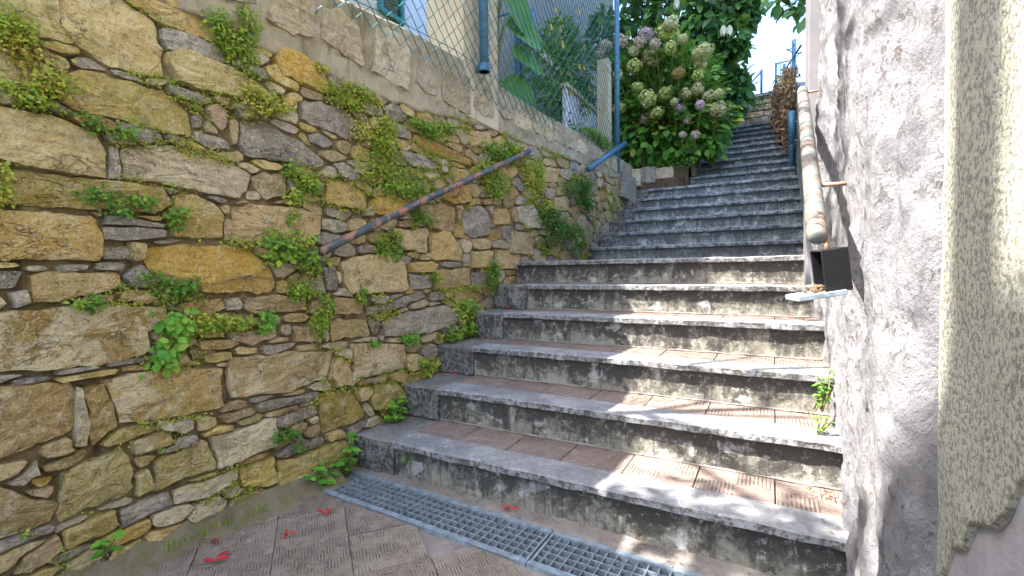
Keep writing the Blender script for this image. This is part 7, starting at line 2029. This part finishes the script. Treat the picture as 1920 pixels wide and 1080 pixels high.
def floret_ball(rx, rz, kind, seed):
    rg = np.random.default_rng(seed)
    n = 84
    i = np.arange(n) + .5
    ph = np.arccos(1 - 2 * i / n); th = math.pi * (1 + 5 ** .5) * i
    d = np.stack([np.cos(th) * np.sin(ph), np.sin(th) * np.sin(ph), np.cos(ph)], 1) + rg.normal(0, .07, (n, 3))
    d /= np.linalg.norm(d, axis=1, keepdims=True)
    lump = 1 + .10 * np.sin(d[:, 0] * 5 + seed) * np.cos(d[:, 2] * 4)
    c = d * np.array((rx, rx, rz)) * (lump * rg.uniform(.72, 1.05, n))[:, None]
    t1 = np.cross(d, rg.normal(0, 1, (n, 3))); t1 /= np.linalg.norm(t1, axis=1, keepdims=True); t2 = np.cross(d, t1)
    Pl, Dl, Nl, tl = [], [], [], []
    base = rg.uniform(0, .8, n)
    for q in range(4):
        a = q * math.pi / 2
        Pl.append(c); Dl.append(t1 * math.cos(a) + t2 * math.sin(a) + d * .25); Nl.append(d); tl.append(np.clip(base + rg.normal(0, .1, n), 0, .95))
    return np.concatenate(Pl), np.concatenate(Dl), np.concatenate(Nl), np.concatenate(tl)
fmesh = {}
for i, (fx_, fy_, fz_, fr_, fk) in enumerate(HEADS):
    key = (fk, i % 2)
    if key not in fmesh:
        p, d, nn, tt = floret_ball(1., .86, fk, i + 3)
        o = leaf_cloud('flower_head', p, d, nn, .30, .27, T_DIA, tt, MAT['fl_' + fk], None, False)
        fmesh[key] = o.data
        bpy.data.objects.remove(o)
    s = fr_ * 1.04; fy_ -= .14
    inst('flower_head', fmesh[key], hy, Matrix.Translation((fx_, fy_, fz_)) @ Matrix.Rotation(random.uniform(-.5, .5), 4, 'X') @ Matrix.Rotation(random.uniform(-.4, .4), 4, 'Y') @ Matrix.Diagonal((s * random.uniform(.88, 1.1), s, s * random.uniform(.8, 1.12), 1)))
    tube_obj('flower_stalk', [(fx_, fy_, fz_), (fx_ * .9 - .12, fy_ + .2, fz_ - .25), (-1.3 + random.uniform(-.2, .2), 6.75, 2.5)], [.006, .007, .009], MAT['greenstem'], hy, 5)
for i in range(42):
    a = random.uniform(-1.75, -1.0)
    tube_obj('stem', [(a * .6 - .55, 6.55 + random.uniform(-.08, .15), 2.2), (a * .8 - .28, 6.5 + random.uniform(-.1, .2), 2.5), (a, 6.5 + random.uniform(-.15, .2), 2.75 + random.uniform(0, .4))], [.012, .010, .007], MAT['stem'], hy, 6)
settle(hy, (-1.3, 6.7, 2.24))

# low greenery at the bush's foot
gc = empty('ground_cover_plant', 'fresh green low plant at the foot of the hydrangea above the top nosing', 'plant')
P = np.concatenate([ell(190, (-1.1, 6.34, 2.30), (.28, .12, .13), .3), ell(60, (-1.55, 6.3, 2.38), (.12, .1, .1), .3), ell(50, (-.85, 6.5, 2.4), (.1, .1, .1), .3)]); n = len(P)
leaf_cloud('leaves', P, rnd_dirs(n, (.1, -.5, .1), .6), rnd_dirs(n, (0, -.3, .9), .35), RNG.uniform(.035, .06, n), RNG.uniform(.02, .035, n), T_DIA, np.clip(RNG.normal(.3, .2, n), 0, .8), MAT['herb_leaf'], gc)
tube_obj('stem', [(-1.15, 6.45, 2.22), (-1.1, 6.42, 2.42)], .004, MAT['greenstem'], gc, 5)
settle(gc, (-1.15, 6.44, 2.24))

# ------------------------------------------------------------------ trees
def tree(name, label, base, trunk, limbs, clumps, per, leaf, tintm, parts=0, mat='tree_leaf', droop=-.6, group=None):
    t = empty(name, label, 'tree', group)
    tube_obj('trunk', [base, (base[0] + .05, base[1], (base[2] + trunk[2]) / 2), trunk], [.14, .11, .08], MAT['bark'], t, 10)
    for l in limbs:
        m = [(trunk[i] + l[i]) / 2 + (.12 if i == 2 else 0) for i in range(3)]
        tube_obj('limb', [trunk, m, l], [.06, .04, .012], MAT['bark'], t, 7)
    P = np.concatenate([ell(per, c, r, .35) for c, r in clumps]); n = len(P)
    cl = np.concatenate([np.full(per, RNG.normal(0, .08)) for c in clumps])
    D = rnd_dirs(n, (.1, -.3, droop), .55); N = rnd_dirs(n, (.1, -.5, .7), .45)
    L = RNG.uniform(.6, 1.15, n) * leaf; tint = np.clip(RNG.normal(tintm, .15, n) + cl, 0, .95)
    o = np.argsort(P[:, 1] + RNG.normal(0, .1, n)); P, D, N, L, tint = P[o], D[o], N[o], L[o], tint[o]
    if parts: leaf_parts('leaf', P[:parts], D[:parts], N[:parts], L[:parts], L[:parts] * .52, T_BROAD, MAT[mat], t, tint[:parts])
    leaf_cloud('crown', P[parts:], D[parts:], N[parts:], L[parts:], L[parts:] * .52, T_BROAD if leaf > .1 else T_DIA, tint[parts:], MAT[mat], t)
    return t
big = tree('tree', 'dark green drooping leaved tree rising behind the hydrangea', (-1.6, 8.4, 2.2), (-1.5, 8.3, 4.0), [(-.7, 7.9, 4.9), (-2.2, 8.2, 5.2), (-1.3, 8.0, 5.6), (-.45, 8.0, 4.6)],
     [((-2.0, 8.0, 4.9), (.5, .4, .6)), ((-1.4, 7.9, 4.9), (.55, .45, .6)), ((-.9, 7.8, 4.65), (.42, .4, .5)), ((-.55, 7.8, 4.35), (.28, .3, .33)), ((-.75, 7.9, 5.2), (.4, .4, .3)), ((-1.6, 8.0, 5.6), (.7, .5, .5)), ((-.35, 7.9, 4.78), (.22, .3, .22)), ((-.95, 8.0, 4.05), (.35, .35, .4)), ((-.5, 8.2, 3.75), (.22, .3, .4)), ((-2.1, 8.1, 4.2), (.35, .35, .5)), ((-2.6, 8.2, 5.0), (.4, .4, .6)), ((-1.5, 8.0, 3.3), (.6, .3, .55)), ((-2.2, 8.0, 3.2), (.5, .3, .6)), ((-1.0, 7.9, 3.3), (.4, .3, .5)), ((-1.5, 7.8, 4.1), (.6, .3, .4))],
     330, .20, .36, 240)
for (x, y, z) in ((-.62, 7.45, 4.42), (-.54, 7.45, 4.40), (-1.25, 7.4, 4.95)):
    an = np.arange(5) * 1.2566
    leaf_cloud('flower', np.repeat(np.array([(x, y, z)]), 5, 0), np.stack([np.cos(an) * .25, np.sin(an) * .25, np.full(5, -1.)], 1), np.stack([np.cos(an), np.sin(an), np.full(5, .2)], 1), .17, .07, T_BROAD, .4, MAT['white_petal'], big, False)
settle(big, (-1.6, 8.4, 2.2))
sh = empty('climbing_shrub', 'dark leafy shrub beside the upper steps behind the hydrangea', 'shrub')
P = np.concatenate([ell(240, c, r, .3) for c, r in (((-.75, 8.2, 3.35), (.28, .6, .35)), ((-.72, 8.9, 3.75), (.22, .5, .3)), ((-.9, 7.6, 3.1), (.25, .5, .4)), ((-.6, 10.2, 4.1), (.5, .2, .16)))]); n = len(P)
leaf_cloud('foliage', P, rnd_dirs(n, (.3, -.4, -.3), .7), rnd_dirs(n, (.3, -.5, .6), .45), RNG.uniform(.05, .10, n), RNG.uniform(.03, .06, n), T_DIA, np.clip(RNG.normal(.35, .2, n), 0, .9), MAT['tree_leaf'], sh)
tube_obj('stem', [(-.92, 8.2, 2.9), (-.8, 8.2, 3.4)], .02, MAT['stem'], sh, 6)
settle(sh, (-.92, 8.2, 2.8))
rt = tree('tree', 'leafy tree whose branch hangs in from the top edge beside the right wall', (1.3, 5.6, 2.0), (1.1, 5.5, 3.6), [(.35, 4.9, 3.55), (.15, 4.7, 3.4), (.6, 5.2, 4.2)],
     [((.16, 4.6, 3.16), (.16, .16, .13)), ((.42, 4.8, 3.35), (.26, .3, .25)), ((.7, 5.2, 4.0), (.6, .5, .5)), ((1.3, 5.6, 4.4), (.7, .7, .6))], 60, .13, .38, 120)
P = np.array([(.20, 4.55, 2.93), (.235, 4.55, 2.96), (.215, 4.52, 2.90), (.02, 4.5, 3.12), (-.02, 4.5, 3.16), (.05, 4.5, 3.08), (.16, 4.5, 3.0)])
leaf_parts('leaf', P, rnd_dirs(7, (-.4, -.1, -.5), .2), rnd_dirs(7, (0, -.6, .6), .2), .12, .065, T_BROAD, MAT['tree_leaf'], rt, .4)
settle(rt, (1.3, 5.6, 2.0))

# dead creeper over the side wall
dv = empty('dead_creeper', 'dry brown creeper hanging over the low wall at the right of the upper steps', 'creeper')
n = 2600
yv = RNG.uniform(6.7, 9.7, n)
top = np.interp(yv, [6.7, 7.0, 9.5, 10], [3.35, 3.5, 3.98, 4.0]); low = np.interp(yv, [6.7, 7.2, 9.7], [2.35, 2.45, 3.5])
tz = RNG.uniform(0, 1, n)
P = np.stack([.265 - RNG.uniform(.0, 1, n) * np.interp(yv, [6.7, 8, 9.7], [.12, .22, .28]) - .04 * np.sin(yv * 5), yv, low + (top - low) * tz ** .8], 1)
leaf_cloud('foliage', P, rnd_dirs(n, (-.4, -.3, -.6), .5), rnd_dirs(n, (-.6, -.6, .4), .4), RNG.uniform(.04, .085, n), RNG.uniform(.025, .05, n), T_DIA, np.clip(RNG.normal(.45, .25, n), 0, .95), MAT['dry_leaf'], dv)
m_ = 60
P = np.stack([RNG.uniform(.08, .22, m_), RNG.uniform(7.0, 7.8, m_), RNG.uniform(3.3, 3.55, m_)], 1)
leaf_cloud('green_shoots', P, rnd_dirs(m_, (-.4, -.3, .1), .5), rnd_dirs(m_, (-.4, -.6, .6), .4), .06, .035, T_DIA, .6, MAT['wall_leaf'], dv)
for i in range(14):
    y = random.uniform(6.8, 9.4); z = float(np.interp(y, [6.7, 7.2, 9.7], [2.5, 2.6, 3.6]))
    tube_obj('stem', [(.2, y, z + .9), (.12, y - .1, z + .45), (.14, y - .2, z)], .007, MAT['stem'], dv, 5)
settle(dv, (.25, 8, 3))

# ------------------------------------------------------------------ ironwork up the stairs
ps = empty('rail_post', 'blue steel post standing on the top nosing at the right', 'post')
tube_obj('post', [(.205, 6.60, 2.12), (.205, 6.60, 2.79)], .028, MAT['blue'], ps, 14)
tube_obj('sleeve', [(.205, 6.60, 2.42), (.205, 6.60, 2.80)], .038, MAT['blue'], ps, 14)
for z in (2.44, 2.66): tube_obj('bracket', [(.205, 6.6, z), (.30, 6.55, z + .01)], .008, MAT['galv'], ps, 8)
settle(ps, (.205, 6.6, 2.12))
p2 = empty('rail_post', 'thin pale grey post at the left edge of the uppermost steps', 'post')
tube_obj('post', [(-.52, 8.9, 3.25), (-.52, 8.9, 3.86)], .022, MAT['galv'], p2, 10); tube_obj('cap', [(-.52, 8.9, 3.86), (-.52, 8.9, 3.875)], .026, MAT['galv'], p2, 10)
settle(p2, (-.52, 8.9, 3.25))
tf = empty('wire_fence', 'thin wire fence with a braced post on top of the far retaining wall', 'fence')
for x, z1 in ((-.19, 4.86), (-.78, 4.65), (-1.9, 4.8)): tube_obj('post', [(x, 10.62, 4.3), (x, 10.62, z1)], .022, MAT['gate'], tf, 8)
tube_obj('brace', [(-.20, 10.62, 4.82), (-.66, 10.62, 4.34)], .015, MAT['gate'], tf, 8)
bm = bmesh.new()
for z in (4.48, 4.62, 4.76, 4.83): bm_tube(bm, [(-.2, 10.62, z), (-.9, 10.62, z - .04), (-1.9, 10.62, z - .03)], .0035, 4)
zig(bm, (-1.3, 10.62, 0), (-.22, 10.62, 0), None, 4.36, 4.36, 4.76, .12, .0022)
bm_obj('wire_mesh', bm, MAT['gate'], tf)
gt = empty('iron_gate', 'open wrought iron gate with thin upright bars at the top right of the stairs', 'gate')
def gp_(t): return (.055 + .22 * t, 10.25 - .5 * t)
for t in (0, 1): tube_obj('stile', [(*gp_(t), 3.9), (*gp_(t), 4.80 - .16 * t)], .017, MAT['gate'], gt, 8)
for z0, sl in ((4.78, -.17), (4.18, -.08)): tube_obj('rail', [(*gp_(0), z0), (*gp_(1), z0 + sl)], .014, MAT['gate'], gt, 8)
for i in range(1, 6):
    t = i / 6
    tube_obj('bar', [(*gp_(t), 3.95), (*gp_(t), 4.84 - .17 * t)], .0065, MAT['gate'], gt, 6)
bm = bmesh.new()
for i in range(1, 6, 2): bm_tube(bm, [(*gp_(i / 6 - .06), 4.48), (*gp_(i / 6), 4.52), (*gp_(i / 6 + .06), 4.48)], .01, 6)
bm_obj('ornament', bm, MAT['gate'], gt)
settle(gt, (*gp_(.5), 3.9))
ip2 = empty('iron_railing', 'dark blue railing with scrolls rising from the dead creeper by the pilaster', 'railing')
tube_obj('post', [(.27, 8.0, 3.2), (.27, 8.0, 4.22)], .028, MAT['blue'], ip2, 10)
tube_obj('post', [(.18, 9.6, 3.6), (.18, 9.6, 4.5)], .022, MAT['blue'], ip2, 10)
tube_obj('rail', [(.18, 9.6, 4.30), (.22, 8.9, 4.22), (.27, 8.0, 3.98), (.31, 7.0, 3.72)], .013, MAT['gate'], ip2, 8)
for s in (-1, 1):
    tube_obj('scroll', [(.27 + s * .02, 8.0 + s * .1, 4.0 + .1 * math.sin(a * .5) + .05 * a * .3) if a == 0 else (.27 + s * (.05 + .05 * math.sin(a)), 8.0 + s * .1, 4.02 + .05 * a * .5 + .04 * math.cos(a)) for a in np.linspace(0, 5, 9)], .007, MAT['gate'], ip2, 6)
settle(ip2, (.27, 8.0, 3.2))
